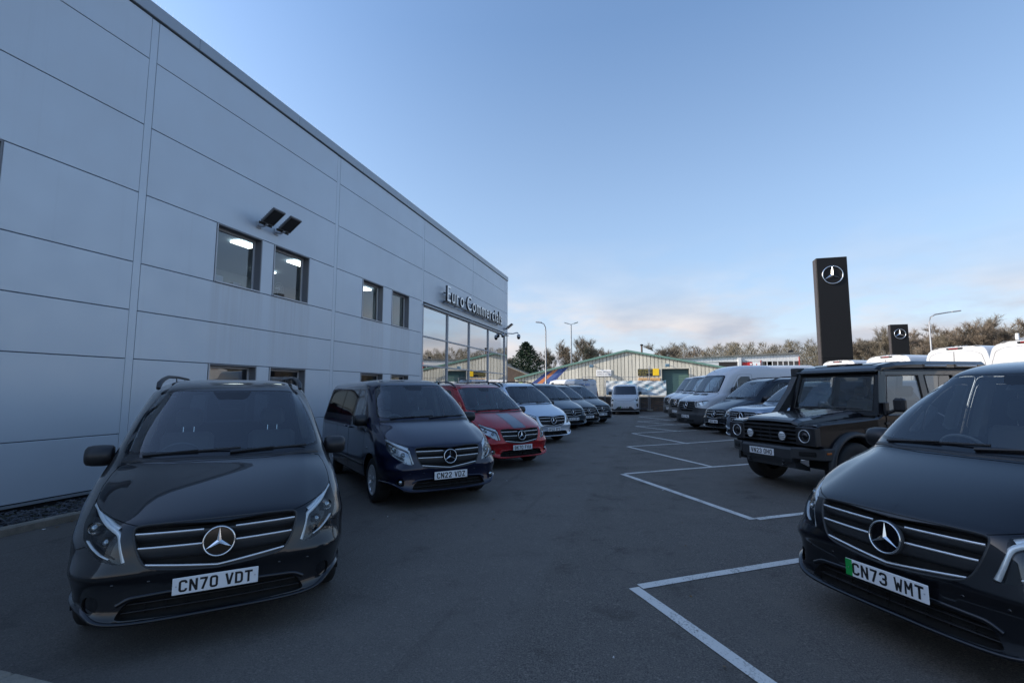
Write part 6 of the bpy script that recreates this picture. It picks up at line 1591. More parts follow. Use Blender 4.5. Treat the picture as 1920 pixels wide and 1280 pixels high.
# ---- sign over the showroom
sg_ = thing('fascia_sign', 'silver raised lettering reading Euro Commercials on the wall above the showroom glass', 'sign', (XW+.2, 19.7, 5.62))
sg_.location = (0, 0, 0)
def text_mesh(txt, size, extrude, narrow=.8):
    cu = bpy.data.curves.new('t', 'FONT'); cu.body = txt; cu.size = size; cu.extrude = extrude; cu.resolution_u = 3; cu.offset = .0
    o = bpy.data.objects.new('t', cu); COL.objects.link(o); dg = bpy.context.evaluated_depsgraph_get(); me = bpy.data.meshes.new_from_object(o.evaluated_get(dg)); w = o.dimensions.x
    bpy.data.objects.remove(o); return me, w
def put_text(txt, origin, U, V, N, size, depth, parent, m, ms=None, narrow=.8, track=.0, name='letter', total=None):
    U, V, N, O_ = Vector(U), Vector(V), Vector(N), Vector(origin); adv = {}; items = []; x = 0
    full, wfull = text_mesh('H'+txt+'H', size, 0); 
    for i, ch in enumerate(txt):
        if ch == ' ': x += size*.30; continue
        me, w = text_mesh(ch, size, depth/2); vx = [v.co.x for v in me.vertices]; mn, mx_ = min(vx), max(vx); items.append((me, x-mn, ch)); x += (mx_-mn)+size*(.075+track)
    k = (total/x) if total else narrow
    for me, dx, ch in items:
        for v in me.vertices:
            c = v.co.copy(); v.co = O_+U*((c.x+dx)*k)+V*c.y+N*(c.z+depth/2)
        me.materials.clear(); me.materials.append(m); me.materials.append(ms or m); me.update()
        for p in me.polygons: p.material_index = 0 if p.normal.dot(N) > .8 else 1
        me.validate(); link_mesh(name, me, parent)
put_text('Euro Commercials', (XW+.20, 19.66, 5.66), (0, 1, 0), (0, 0, 1), (1, 0, 0), 1.02, .10, sg_, M['letter'], M['letter_side'], total=8.3, track=.10)
g = MB(); g.box((XW+.14, 19.55, 5.60), (XW+.24, 28.1, 5.645), M['letter_side'], bev=.008); g.box((XW+.14, 19.55, 6.02), (XW+.17, 28.1, 6.05), M['letter_side'])
for y in np.arange(19.8, 28.1, 1.3):
    for z in (5.61, 6.02): g.box((XW+.001, y-.02, z), (XW+.14, y+.02, z+.03), M['letter_side'])
g.build('support_rail', sg_)

# ---- floodlights and cameras on the wall
def flood(name, y, z, label, n, px=.42, group=None, ang=38):
    for k in range(n):
        t = thing('floodlight', label[k], 'floodlight', (XW, y+k*.56, z), 0, group)
        g = MB(); T = Matrix.Translation((px, 0, .10)) @ Matrix.Rotation(radians(-ang), 4, 'Y')
        g.box((-.23, -.19, -.03), (.23, .19, .03), M['flood_grey'], T, bev=.012)
        for i in range(7): g.box((-.20+.06*i, -.18, .03), (-.19+.06*i, .18, .055), M['frame_grey'], T)
        g.build('housing', t)
        g = MB(); g.box((-.19, -.16, -.034), (.19, .16, -.0305), M['flood_lens'], T); g.build('lens', t)
        g = MB(); g.box((-.0, -.06, -.08), (.02, .06, .06), M['frame_grey'], bev=.01) if False else None
        g.tube([(0.0, 0, -.06), (.14, 0, -.10), (px-.16, 0, -.06)], .028, M['frame_grey'], 8); g.box((-.0, -.07, -.14), (.02, .07, .02), M['frame_grey'], bev=.008)
        g.box((px-.24, -.20, -.09), (px-.20, .20, -.03), M['black_plastic'], bev=.01); g.build('bracket', t)
flood('f', 9.15, 5.70, ['square floodlight above the first pair of office windows, the nearer of the two', 'square floodlight above the first pair of office windows, the farther of the two'], 2, group='floodlights over the office windows')
flood('f', 29.2, 5.62, ['square floodlight at the far corner above the showroom glass'], 1, px=.38)
t = thing('security_camera', 'domed security camera hanging from a bracket at the building corner', 'camera', (XW, YE, 5.35))
g = MB(); g.tube([(0, 0, 0), (.35, .10, -.02), (.62, .15, .05), (.70, .16, -.02)], .035, M['frame_grey'], 8); g.build('bracket', t)
g = MB(); g.lathe([(.0, .10), (.08, .08), (.12, 0), (.12, -.10), (.105, -.12)], M['frame_grey'], 14, 'z', (.72, .16, -.15)); g.build('housing', t)
g = MB(); g.lathe([(.105, -.12), (.10, -.18), (.06, -.23), (0, -.245)], M['gloss_black'], 14, 'z', (.72, .16, -.15)); g.build('dome', t)
t = thing('security_camera', 'small dark dome camera under the showroom canopy near the corner', 'camera', (XW+.10, 28.6, 5.17))
g = MB(); g.lathe([(0, .0), (.09, 0), (.10, -.12)], M['frame_grey'], 12, 'z'); g.lathe([(.10, -.12), (.08, -.20), (0, -.24)], M['gloss_black'], 12, 'z'); g.build('housing', t)

# ================================================================ beyond the car park
TZ = 1.20
brick_mats = [mat('brick_%d' % i, c, .9) for i, c in enumerate([(.16, .10, .07), (.12, .085, .065), (.19, .13, .09), (.10, .08, .07)])]
mortar = mat('mortar', (.16, .15, .13), .9)
wl_ = thing('retaining_wall', 'low weathered brick retaining wall at the far end of the car park', 'wall', (0, 36, .2)); wl_.location = (0, 0, 0)
g = MB(); g.box((-30, 35.99, -.4), (28, 36.05, 1.14), mortar); g.build('mortar_core', wl_)
for k, x in enumerate(np.arange(-13.2, 9, .60)):
    g = MB(); g.box((x+.004, 35.88, 1.15), (x+.596, 36.25, 1.23), M['concrete'], bev=.01); g.build('coping_stone', wl_)
bm = []
for mt in brick_mats:
    g = MB(); g.box((-.107, -.03, -.032), (.107, .03, .032), mt, bev=.004); bm.append(g.mesh('brick'))
n = 0; g = MB()
for r in range(13):
    z = .20+r*.075; off = .11 if r % 2 else 0
    for x in np.arange(-13, 28, .225):
        xx = x+off; big = -3.2 < xx < 2.6
        if big and n < 300 and (xx > -1.0):
            o = link_mesh('brick', rnd.choice(bm), wl_); o.location = (xx, 35.965+rnd.uniform(-.004, .004), z); n += 1
        else:
            j = rnd.uniform(-.004, .004); g.box((xx-.107, 35.935+j, z-.032), (xx+.107, 35.99, z+.032), rnd.choice(brick_mats))
tag(g.build('brickwork', wl_, recalc=False), kind='stuff')

# mesh fence panels with clamps
galv = mat('galvanised_steel', (.24, .25, .27), .5, .5)
def fence_panel(x0, x1, y, z0, z1, label, poles=(0, 1)):
    t = thing('mesh_fence', label, 'fence', ((x0+x1)/2, y, z0), 0, 'mesh fence panels at the far end of the car park'); t.location = (0, 0, 0)
    for x in (x0, x1):
        g = MB(); g.tube([(x, y, z0), (x, y, z1)], .021, galv, 8); g.build('post', t)
    for z in (z0+.12, z1): 
        g = MB(); g.tube([(x0, y, z), (x1, y, z)], .016, galv, 6); g.build('rail', t)
    g = MB()
    for x in np.arange(x0+.08, x1-.02, .11): g.tube([(x, y, z0+.12), (x, y, z1)], .0035, galv, 3, cap=False)
    for z in np.arange(z0+.25, z1, .22): g.tube([(x0, y, z), (x1, y, z)], .0035, galv, 3, cap=False)
    tag(g.build('wire_mesh', t, recalc=False), kind='stuff')
fence_panel(-4.95, -3.35, 35.7, .28, 2.65, 'mesh fence panel behind the white signwritten van')
fence_panel(-3.32, -.32, 35.7, .28, 2.65, 'mesh fence panel behind the small white van')
g = thing('fence_post', 'tall bare fence post right of the small white van', 'post', (-.22, 35.7, .26))
h = MB(); h.tube([(0, 0, 0), (0, 0, 3.15)], .030, galv, 8); h.build('tube', g); h = MB(); h.box((-.20, -.15, 0), (.20, .15, .10), M['concrete'], bev=.02); h.build('foot', g)
# crumpled banner tied to the fence
def f_ban(nt, b, v):
    n1 = N_noise(nt, v, .9, 5, .6); c = N_mix(nt, N_range(nt, n1, .52, .58, 0, 1), (.52, .57, .60), (.16, .33, .45))
    c = N_mix(nt, N_range(nt, N_noise(nt, v, 2.3, 4), .55, .62, 0, .7), c, (.72, .72, .72)); nt.links.new(c, b.inputs['Base Color']); b.inputs['Roughness'].default_value = .45
M['banner'] = node_mat('banner_print', f_ban)
t = thing('banner', 'long creased blue and white plastic banner tied along the mesh fence', 'banner', (-1.2, 35.62, 1.6)); t.location = (0, 0, 0)
g = MB(); nx, nz = 90, 18; vs = []
for j in range(nz):
    for i in range(nx):
        u, w = i/(nx-1), j/(nz-1); x = -3.25+u*4.15; z = 1.36+w*1.0-.05*sin(u*9)*(.3)
        vs.append((x, 35.60+.025*sin(14*u+9*w)+.02*sin(31*u-13*w)+.018*sin(47*u*w+5), z+(.04 if u > .97 else 0)*w))
g.add(vs, [(j*nx+i, j*nx+i+1, (j+1)*nx+i+1, (j+1)*nx+i) for j in range(nz-1) for i in range(nx-1)], M['banner'], True); g.build('sheet', t, recalc=False)
for x in (-3.2, -1.8, -.3, .85):
    h = MB(); h.box((x-.01, 35.60, 2.33), (x+.01, 35.70, 2.36), M['black_plastic']); h.build('tie', t)

# ---- ribbed warehouse with a shallow gable
def f_rib(nt, b, v):
    gi = nt.nodes.new('ShaderNodeNewGeometry'); c = N_mix(nt, N_range(nt, N_noise(nt, v, .25, 5, .6), .35, .7, 0, 1), (.54, .52, .44), (.70, .67, .58))
    c = N_mix(nt, N_range(nt, gi.outputs['Random Per Island'], 0, 1, 0, .45), c, (.38, .37, .32))
    mp = nt.nodes.new('ShaderNodeMapping'); mp.inputs['Scale'].default_value = (4, 1, .3); nt.links.new(v, mp.inputs['Vector'])
    c = N_mix(nt, N_range(nt, N_noise(nt, mp.outputs[0], 1, 6), .55, .75, 0, .4), c, (.30, .28, .23)); nt.links.new(c, b.inputs['Base Color']); b.inputs['Roughness'].default_value = .6
M['ribbed'] = node_mat('ribbed_cream_steel', f_rib)
M['green_trim'] = mat('green_trim', (.13, .25, .21), .5); M['roller'] = mat('roller_shutter', (.035, .085, .09), .5); M['roller2'] = mat('shutter_panel', (.08, .15, .13), .5)
wh = thing('warehouse', 'cream ribbed steel warehouse with a shallow gable and dark green roller door', 'building', (-2, 48, TZ)); wh.location = (0, 0, 0)
YW = 48.0; AP = (-2.35, 5.50); LE = (-13.6, 2.86); RE = (12.5, 2.55)
def ztop(x): return LE[1]+(AP[1]-LE[1])*(x-LE[0])/(AP[0]-LE[0]) if x < AP[0] else AP[1]+(RE[1]-AP[1])*(x-AP[0])/(RE[0]-AP[0])
g = MB(); DX0, DX1, DZ = .85, 3.28, 3.70
p = .345; x = LE[0]
while x < RE[0]-.01:
    a, c = x, min(x+p, RE[0]); e_ = .030; z0 = DZ if (a > DX0-.05 and c < DX1+.1) else TZ
    m1, m2 = M['ribbed'], M['ribbed']
    g.hexa([(a+e_, YW-.03, z0), (c-.025, YW-.03, z0), (c-.025, YW+.1, z0), (a+e_, YW+.1, z0), (a+e_, YW-.03, ztop(a+e_)-.08), (c-.025, YW-.03, ztop(c)-.08), (c-.025, YW+.1, ztop(c)-.08), (a+e_, YW+.1, ztop(a)-.08)], M['ribbed'])
    x += p
g.box((DX0-.4, YW+.02, DZ), (DX1+.4, YW+.12, DZ+.6), M['ribbed'])
tag(g.build('rib', wh), kind='stuff')
g = MB(); g.prism([(LE[0], TZ), (DX0, TZ), (DX0, DZ), (DX1, DZ), (DX1, TZ), (RE[0], TZ), (RE[0], RE[1]-.1), (AP[0], AP[1]-.1), (LE[0], LE[1]-.1)], 1, YW+.10, YW+.30, M['ribbed']); g.build('wall', wh)
g = MB()
for (a, c) in ((LE, AP), (AP, RE)):
    g.hexa([(a[0], YW-.25, a[1]-.10), (c[0], YW-.25, c[1]-.10), (c[0], YW+30, c[1]-.10), (a[0], YW+30, a[1]-.10), (a[0], YW-.25, a[1]+.07), (c[0], YW-.25, c[1]+.07), (c[0], YW+30, c[1]+.07), (a[0], YW+30, a[1]+.07)], M['green_trim'])
g.build('roof', wh)
g = MB(); g.box((LE[0]-.02, YW+.30, TZ), (LE[0]+.1, YW+30, LE[1]-.1), M['ribbed']); g.box((RE[0]-.1, YW+.30, TZ), (RE[0], YW+30, RE[1]-.1), M['ribbed']); g.build('side_wall', wh)
dr = MB(); dr.box((DX0, YW+.30, TZ), (DX1, YW+.34, DZ), M['roller']); do = dr.build('roller_door', wh)
for k, z in enumerate(np.arange(TZ+.02, DZ-.1, .24)):
    h = MB(); h.box((DX0+.01, YW+.27, z), (DX1-.01, YW+.30, z+.228), M['roller'], bev=.006); h.box((DX1-.92, YW+.265, z+.005), (DX1-.01, YW+.268, z+.223), M['roller2']) if z < 2.95 else None; h.build('slat', do)
h = MB(); h.box((DX0-.12, YW-.06, TZ), (DX0, YW+.3, DZ+.12), M['ribbed']); h.box((DX1, YW-.06, TZ), (DX1+.12, YW+.3, DZ+.12), M['ribbed']); h.box((DX0, YW-.06, DZ), (DX1, YW+.3, DZ+.12), M['ribbed']); h.build('door_frame', wh)
# painted stripes on the ribs
orange = mat('stripe_orange', (.55, .20, .08), .6); blue = mat('stripe_blue', (.03, .06, .22), .6); blue2 = mat('stripe_mid_blue', (.06, .12, .32), .6)
st = MB()
for (b0, b1, t0, t1, m_) in ((-13.05, -12.35, -10.35, -9.65, blue), (-12.35, -11.70, -9.65, -9.05, orange), (-11.70, -11.0, -9.05, -8.45, blue2), (-11.0, -10.5, -8.45, -8.0, blue)):
    # clipped under the sloping eave
    zt0, zt1 = ztop(t0)-.18, ztop(t1)-.18; st.add([(b0, YW-.034, 1.5), (b1, YW-.034, 1.5), (t1, YW-.034, zt1), (t0, YW-.034, zt0)], [(0,1,2,3)], m_)
st.build('painted_stripe', wh, recalc=False)
# flue, wall lamps, windows low on the wall
g = MB(); g.tube([(-.95, YW+1.0, 4.9), (-.95, YW+1.0, 6.0)], .09, mat('rusty_flue', (.10, .07, .06), .8), 8); g.lathe([(.09, 6.0), (.15, 6.05), (.15, 6.14), (0, 6.2)], M['void'], 8, 'z', (-.95, YW+1, 0)); g.build('flue', wh)
for xx in (-5.9, 1.1):
    g = MB(); g.tube([(xx+.55, YW-.03, 4.0), (xx+.3, YW-.75, 4.02)], .03, galv, 6); g.box((xx+.05, YW-1.0, 3.85), (xx+.45, YW-.70, 4.12), mat('lamp_blue_grey', (.10, .18, .25), .4), bev=.04); g.build('wall_lamp', wh)
for (a, c) in ((-2.3, -.9), (-.6, .45)):
    g = MB(); g.box((a, YW-.06, 1.32), (c, YW-.034, 2.05), M['plate_white']); wq = g.build('window', wh); g = MB(); g.box((a+.08, YW-.075, 1.40), (c-.08, YW-.062, 1.97), M['gloss_black']); g.build('pane', wq)
# signs
wsg = thing('wall_sign', 'white wall sign with two lines of small grey lettering on the cream warehouse', 'sign', (-4.57, YW-.12, 3.04)); wsg.location = (0, 0, 0)
g = MB(); g.box((-5.31, YW-.12, 3.04), (-3.83, YW-.06, 3.66), M['plate_white'], bev=.01); g.build('board', wsg)
grey_ink = mat('grey_ink', (.12, .12, .13), .6)
for r, (z, ws2) in enumerate(((3.40, (.46, .30, .44)), (3.20, (.52, .08, .56)))):
    x = -5.19; g = MB()
    for w_ in ws2: g.box((x, YW-.124, z), (x+w_, YW-.121, z+.055), grey_ink); x += w_+.06
    g.build('lettering', wsg)
bsg = thing('wall_sign', 'black and yellow sign on the cream warehouse beside its roller door', 'sign', (-.4, YW-.12, 3.05)); bsg.location = (0, 0, 0)
yel = mat('sign_yellow', (.80, .52, .01), .5); gold = mat('gold_ink', (.42, .36, .10), .5)
g = MB(); g.box((-1.34, YW-.12, 3.05), (.03, YW-.06, 3.70), M['plate_black'], bev=.006); g.build('board', bsg)
g = MB(); g.box((.035, YW-.13, 3.08), (.60, YW-.06, 3.72), yel, bev=.006); g.build('yellow_panel', bsg)
put_text('WELCOME TO', (-1.30, YW-.124, 3.52), (1,0,0), (0,0,1), (0,-1,0), .17, .004, bsg, gold, total=1.25, name='letter')
put_text('David Barnes', (-1.30, YW-.124, 3.31), (1,0,0), (0,0,1), (0,-1,0), .20, .004, bsg, gold, total=1.25, name='letter')
put_text('SERVICES', (-1.28, YW-.124, 3.12), (1,0,0), (0,0,1), (0,-1,0), .13, .004, bsg, gold, total=.75, name='letter')
osg = thing('wall_sign', 'faded orange strip sign below the black and yellow sign on the warehouse', 'sign', (-.4, YW-.12, 2.4)); osg.location = (0, 0, 0)
g = MB(); g.box((-1.30, YW-.12, 2.35), (.70, YW-.06, 2.86), mat('faded_orange', (.55, .33, .15), .7), bev=.01); g.build('board', osg)
put_text('RECEPTION', (-1.0, YW-.124, 2.50), (1,0,0), (0,0,1), (0,-1,0), .26, .004, osg, mat('brown_ink', (.12, .05, .03), .7), total=1.5, name='letter')
wk = thing('wall_sign', 'small lime green square notice at the left end of the warehouse wall', 'sign', (-12.8, YW-.1, 2.1)); wk.location = (0, 0, 0)
g = MB(); g.box((-13.15, YW-.10, 2.0), (-12.75, YW-.06, 2.45), mat('lime', (.45, .55, .08), .6)); g.build('board', wk)

# ---- dark brown building behind the showroom corner
bb = thing('brick_building', 'dark brown low building with a sloping roofline beyond the showroom corner', 'building', (-20, 56, TZ)); bb.location = (0, 0, 0)
brn = mat('dark_brown_wall', (.075, .055, .045), .9, noise=(2, .3, 6))
g = MB(); g.prism([(-34, TZ), (-13.9, TZ), (-13.9, 3.4), (-17.5, 4.9), (-34, 4.9)], 1, 54, 70, brn); g.build('wall', bb)
g = MB(); g.hexa([(-17.6, 53.8, 4.92), (-13.6, 53.8, 3.30), (-13.6, 70.2, 3.30), (-17.6, 70.2, 4.92), (-17.6, 53.8, 5.02), (-13.6, 53.8, 3.40), (-13.6, 70.2, 3.40), (-17.6, 70.2, 5.02)], M['concrete']); g.box((-34.2, 53.8, 4.91), (-17.62, 70.2, 5.02), M['concrete']); g.build('roof', bb)

# ---- white showroom with red and white signs to the right
wb = thing('white_showroom', 'low white flat roofed showroom with a ribbon of windows and red framed signs', 'building', (12, 75, TZ)); wb.location = (0, 0, 0)
wwall = mat('white_cladding', (.60, .61, .62), .6, noise=(1.2, .12, 5)); red = mat('sign_red', (.50, .02, .02), .4); redf = mat('red_frame', (.42, .06, .05), .5)
YB = 75
g = MB(); g.box((2, YB+.1, TZ), (19.5, YB+25, 6.3), wwall); g.build('wall', wb)
g = MB(); g.prism([(1.8, 6.30), (19.8, 6.95), (19.8, 6.75), (1.8, 6.15)], 1, YB-.3, YB+25, mat('felt_roof', (.16, .16, .15), .9, noise=(.7, .4, 6))); g.build('roof', wb)
for i in range(44):
    g = MB(); x = 2+i*.398; g.box((x, YB, 5.72), (x+.385, YB+.1, 6.18+.55*min(1, max(0, (x-2)/17.5))), wwall, bev=.01); g.build('cladding_panel', wb)
for i in range(7):
    x = 14.75+i*.67
    g = MB(); g.box((x, YB-.02, 4.5), (x+.09, YB+.1, 5.70), wwall); g.build('window_post', wb)
    g = MB(); g.box((x+.09, YB+.05, 4.62), (x+.67, YB+.1, 5.68), M['privacy_glass']); g.box((x+.09, YB+.0, 4.5), (x+.67, YB+.1, 4.61), wwall); g.build('window', wb)
g = MB(); g.box((14.62, YB-.06, 4.4), (14.72, YB+.1, 5.9), redf); g.box((19.42, YB-.06, 4.2), (19.52, YB+.1, 6.3), redf); g.build('red_pillar', wb)
g = MB(); g.box((9.2, YB+.0, 4.4), (11.6, YB+.1, 5.7), M['gloss_black']); g.box((11.7, YB-.4, 4.2), (12.1, YB+.1, 6.25), wwall); g.build('entrance', wb)
g = MB(); g.lathe([(0, .45), (.25, .38), (.42, .15), (.45, 0)], galv, 14, 'y', (18.8, YB+1, 6.9)) ; g.build('satellite_dish', wb)
sr = thing('wall_sign', 'red square sign on the white showroom', 'sign', (12.9, YB-.1, 4.7)); sr.location = (0, 0, 0)
g = MB(); g.box((12.25, YB-.12, 4.6), (13.55, YB-.03, 5.62), red, bev=.01); g.build('board', sr)
for z in (4.85, 5.25): g = MB(); g.box((13.25, YB-.14, z), (13.5, YB-.122, z+.22), M['plate_white']); g.build('white_block', sr)
sw = thing('wall_sign', 'white square sign with a red three diamond emblem on the white showroom', 'sign', (14, YB-.1, 4.7)); sw.location = (0, 0, 0)
g = MB(); g.box((13.62, YB-.12, 4.6), (14.58, YB-.03, 5.66), M['plate_white'], bev=.01); g.build('board', sw)
c0 = Vector((14.1, YB-.124, 5.15))
for k in range(3):
    a = radians(90+120*k); d = Vector((cos(a), 0, sin(a))); e_ = Vector((-sin(a), 0, cos(a))); g = MB(); g.add([c0, c0+d*.14+e_*.08, c0+d*.28, c0+d*.14-e_*.08], [(0,1,2,3)], red); g.build('diamond', sw, recalc=False)

# ---- advertising pylons
M['pylon'] = mat('pylon_black', (.008, .008, .009), .45, .0, spec=.25); M['pylon_side'] = mat('pylon_bronze', (.05, .04, .038), .5, .2)
def pylon(x0, x1, y, d, ztop_, zb, label, r):
    t = thing('pylon_sign', label, 'pylon sign', ((x0+x1)/2, y, zb), 0, 'black pylon signs with a silver three pointed star'); t.location = (0, 0, 0)
    g = MB(); g.box((x0, y, zb), (x1, y+d, 3.45), M['pylon'], bev=.01); g.box((x0, y, 3.455), (x1, y+d, ztop_), M['pylon'], bev=.01); g.build('column', t)
    g = MB(); g.box((x0-.012, y+.05, zb), (x0-.001, y+d-.03, ztop_-.02), M['pylon_side']); g.box((x1+.001, y+.05, zb), (x1+.012, y+d-.03, ztop_-.02), M['pylon_side']); g.build('side_panel', t)
    star_badge(t, ((x0+x1)/2, y-.05, ztop_-1.05*(r/.52)), (0, -1, 0), (0, 0, 1), r, black_disc=False)
pylon(8.90, 10.39, 30.0, .62, 9.02, .3, 'taller black pylon sign with a silver star emblem, nearer to the car park', .49)
pylon(20.28, 21.60, 50.0, .5, 7.50, TZ, 'shorter black pylon sign with a silver star emblem, farther off', .42)

# ---- lamp columns
def lamp(x, y, z0, z1, label, kind, sgn=1):
    t = thing('street_lamp', label, 'street lamp', (x, y, z0))
    H = z1-z0; g = MB()
    if kind == 'single':
        g.tube([(0, 0, 0), (0, 0, 1.2), (0, 0, 1.25), (0, 0, H-.75), (.03*sgn, 0, H-.42), (.16*sgn, 0, H-.14), (.42*sgn, 0, H-.02)], [.09, .09, .06, .05, .045, .04, .035], galv, 8); g.build('column', t)
        g = MB(); T = Matrix.Translation((.62*sgn, 0, H+.03)) @ Matrix.Rotation(radians(-6*sgn), 4, 'Y'); g.box((-.28, -.11, -.05), (.28, .11, .05), M['frame_grey'], T, bev=.04); g.box((-.22, -.09, -.056), (.2, .09, -.051), M['lens'], T); g.build('lantern', t)
    elif kind == 'long':
        g.tube([(0, 0, 0), (0, 0, 1.2), (0, 0, 1.25), (0, 0, H-.55), (.10*sgn, 0, H-.22), (.35*sgn, 0, H-.05), (1.0*sgn, 0, H+.05), (1.25*sgn, 0, H+.08)], [.09, .09, .06, .045, .04, .04, .035, .03], galv, 8); g.build('column', t)
        g = MB(); T = Matrix.Translation((1.45*sgn, 0, H+.11)) @ Matrix.Rotation(radians(-6*sgn), 4, 'Y'); g.box((-.25, -.10, -.04), (.25, .10, .04), M['frame_grey'], T, bev=.03); g.build('lantern', t)
    else:
        g.tube([(0, 0, 0), (0, 0, H-.25)], [.12, .07], galv, 8); g.tube([(-.45, 0, H-.05), (0, 0, H-.22), (.45, 0, H-.05)], .04, galv, 6); g.build('column', t)
        for s_ in (1, -1):
            g = MB(); T = Matrix.Translation((.62*s_, 0, H-.02)) @ Matrix.Rotation(radians(-18*s_), 4, 'Y'); g.box((-.30, -.20, -.05), (.30, .20, .05), M['frame_grey'], T, bev=.04); g.build('lantern', t)
lamp(-8.62, 40, TZ, 7.42, 'grey lamp column with one short curved arm standing left of the warehouse', 'single', -1)
lamp(-10.0, 62, TZ, 10.35, 'tall thin lamp column with two heads rising among the bare trees', 'double')
lamp(16.9, 36.5, TZ, 6.55, 'grey lamp column with a long curved arm right of the black pylon signs', 'long', 1)
for i, (x, y, lb) in enumerate(((14.0, 24, 'slim white post with a cross bar above the white van roofs'), (15.6, 24, 'plain slim white post right of the cross barred one'))):
    t = thing('gate_post', lb, 'post', (x, y, .4)); g = MB(); g.tube([(0, 0, 0), (0, 0, 3.6)], .06, M['plate_white'], 8); g.build('shaft', t)
    if i == 0: g = MB(); g.box((-.05, -.04, 3.3), (1.5, .04, 3.42), M['frame_grey']); g.build('cross_bar', t)

# ---- trees
M['bark'] = mat('bark', (.115, .10, .08), .9, noise=(3, .3, 5))
tw_mats = [mat('twigs_%d' % i, c, .85) for i, c in enumerate([(.155, .130, .095), (.135, .115, .088), (.165, .130, .098)])]
def bare_tree(seed, h, spread, twigs=2600, tw=.017, upright=.5):
    r = random.Random(seed); tr, cr_ = MB(), MB(); ends = []
    def br(p, d, L, rad, lev):
        n = 3; pts = [p]; q = p.copy(); dd = d.copy()
        for i in range(n):
            dd = (dd+Vector((r.uniform(-.18, .18), r.uniform(-.18, .18), r.uniform(-.04, .14)))).normalized(); q = q+dd*(L/n); pts.append(q.copy())
        tr.tube(pts, [rad*(1-.22*i) for i in range(n+1)], M['bark'], 5 if lev < 2 else 3, cap=False)
        if lev >= 3: ends.append((pts, dd)); return
        k = r.randint(4, 6) if lev else r.randint(6, 8)
        for j in range(k):
            t = r.uniform(.35, 1.0) if lev else r.uniform(.28, 1.0); i = min(n-1, int(t*n)); a = pts[i].lerp(pts[i+1], t*n-i); an = r.uniform(0, 2*pi)
            out = Vector((cos(an), sin(an), 0)); nd = (dd*upright+out*spread*(1.1-.4*t)+Vector((0, 0, .25))).normalized(); br(a, nd, L*r.uniform(.42, .62), rad*.42, lev+1)
    br(Vector((0, 0, 0)), Vector((0, 0, 1)), h*.62, h*.016, 0)
    per = max(2, int(twigs/max(1, len(ends)))); vs, fs = [], []
    for pts, d in ends:
        for j in range(per):
            t = r.random(); i = min(2, int(t*3)); p = pts[i].lerp(pts[i+1], t*3-i); nd = (d*.6+Vector((r.uniform(-1, 1), r.uniform(-1, 1), r.uniform(-.35, 1)))).normalized(); L = r.uniform(.35, .95)*h/11
            s_ = nd.cross(Vector((r.uniform(-1, 1), r.uniform(-1, 1), r.uniform(-1, 1)))).normalized()*tw; m_ = p+nd*L*.5+Vector((r.uniform(-.05, .05), r.uniform(-.05, .05), .02)); e2 = p+nd*L+Vector((0, 0, .06*L)); k = len(vs)
            vs += [p-s_, p+s_, m_+s_*.7, m_-s_*.7, e2]; fs += [(k, k+1, k+2, k+3), (k+3, k+2, k+4)]
    cr_.add(vs, fs, tw_mats[seed % 3])
    top = max(max(p[2] for p in tr.v), max(p[2] for p in cr_.v))
    k = h/top; tr.v = [(a*k, b*k, c*k) for a, b, c in tr.v]; cr_.v = [(a*k, b*k, c*k) for a, b, c in cr_.v]
    return tr.mesh('trunk'), cr_.mesh('crown'), h
TV = [bare_tree(11, 11, .75, 5600), bare_tree(12, 12, .55, 5600, upright=.9), bare_tree(13, 10, .95, 5600), bare_tree(14, 9, .7, 5200)]
def tree(px, py, dist, k, label, group, z0=TZ):
    """px, py: where the tree's top stands in a 1920 x 1280 view of the lot, dist: metres from the gate"""
    a = (px-960)/906.9; x = dist*(-.2786+a*.9604); y = dist*(.9604+a*.2786); h = (730-py)/906.9*dist+CAM_H-z0
    s = h/TV[k][2]; t = thing('bare_tree', label, 'tree', (x, y, z0), rnd.random()*6.28, group); t.scale = (s*1.12, s*1.12, s); link_mesh('trunk', TV[k][0], t); link_mesh('crown', TV[k][1], t)
LT = [(961, 658, 64, 2, 'bare winter tree at the showroom corner, leftmost of the row'), (1012, 656, 72, 0, 'bare winter tree just right of the dark fir'), (1034, 648, 70, 1, 'bare winter tree right behind the single arm lamp column'),
 (1054, 642, 74, 0, 'bare winter tree between the two lamp columns'), (1072, 633, 70, 3, 'bare winter tree directly behind the two headed lamp column'), (1090, 625, 68, 0, 'tallest bare winter tree, just right of the two headed lamp column'),
 (1108, 630, 71, 1, 'bare winter tree leaning over the left slope of the warehouse roof'), (1124, 642, 73, 2, 'broad bare winter tree over the middle of the left roof slope'), (1146, 652, 76, 0, 'small bare winter tree nearest the left of the warehouse ridge'),
 (1232, 655, 88, 1, 'bare winter tree just right of the warehouse flue'), (1262, 634, 86, 2, 'reddish bare winter tree rising over the right slope of the warehouse roof'), (1288, 645, 90, 3, 'bare winter tree at the start of the wood, right of the reddish tree')]
for px, py, d_, k, lb in LT: tree(px, py, d_, k, lb, 'bare trees behind the warehouse')
RT = [(1612, 628, 66, 0, 'bare tree just right of the taller black pylon'), (1640, 615, 64, 2, 'bare tree between the two black pylons'), (1662, 600, 62, 1, 'bare tree just left of the shorter black pylon'), (1722, 610, 60, 3, 'bare tree just right of the shorter black pylon'),
 (1746, 600, 62, 0, 'bare tree behind the long armed lamp column'), (1772, 612, 58, 1, 'bare tree right of the long armed lamp column'), (1796, 606, 60, 2, 'bare tree above the cross barred white post'), (1818, 597, 56, 0, 'bare tree above the plain white post'),
 (1842, 585, 57, 1, 'bare tree above the van roofs, fourth from the right edge'), (1864, 590, 54, 3, 'bare tree above the van roofs, third from the right edge'), (1888, 580, 55, 0, 'bare tree above the van roofs, second from the right edge'), (1912, 584, 52, 2, 'bare tree at the right edge of the view')]
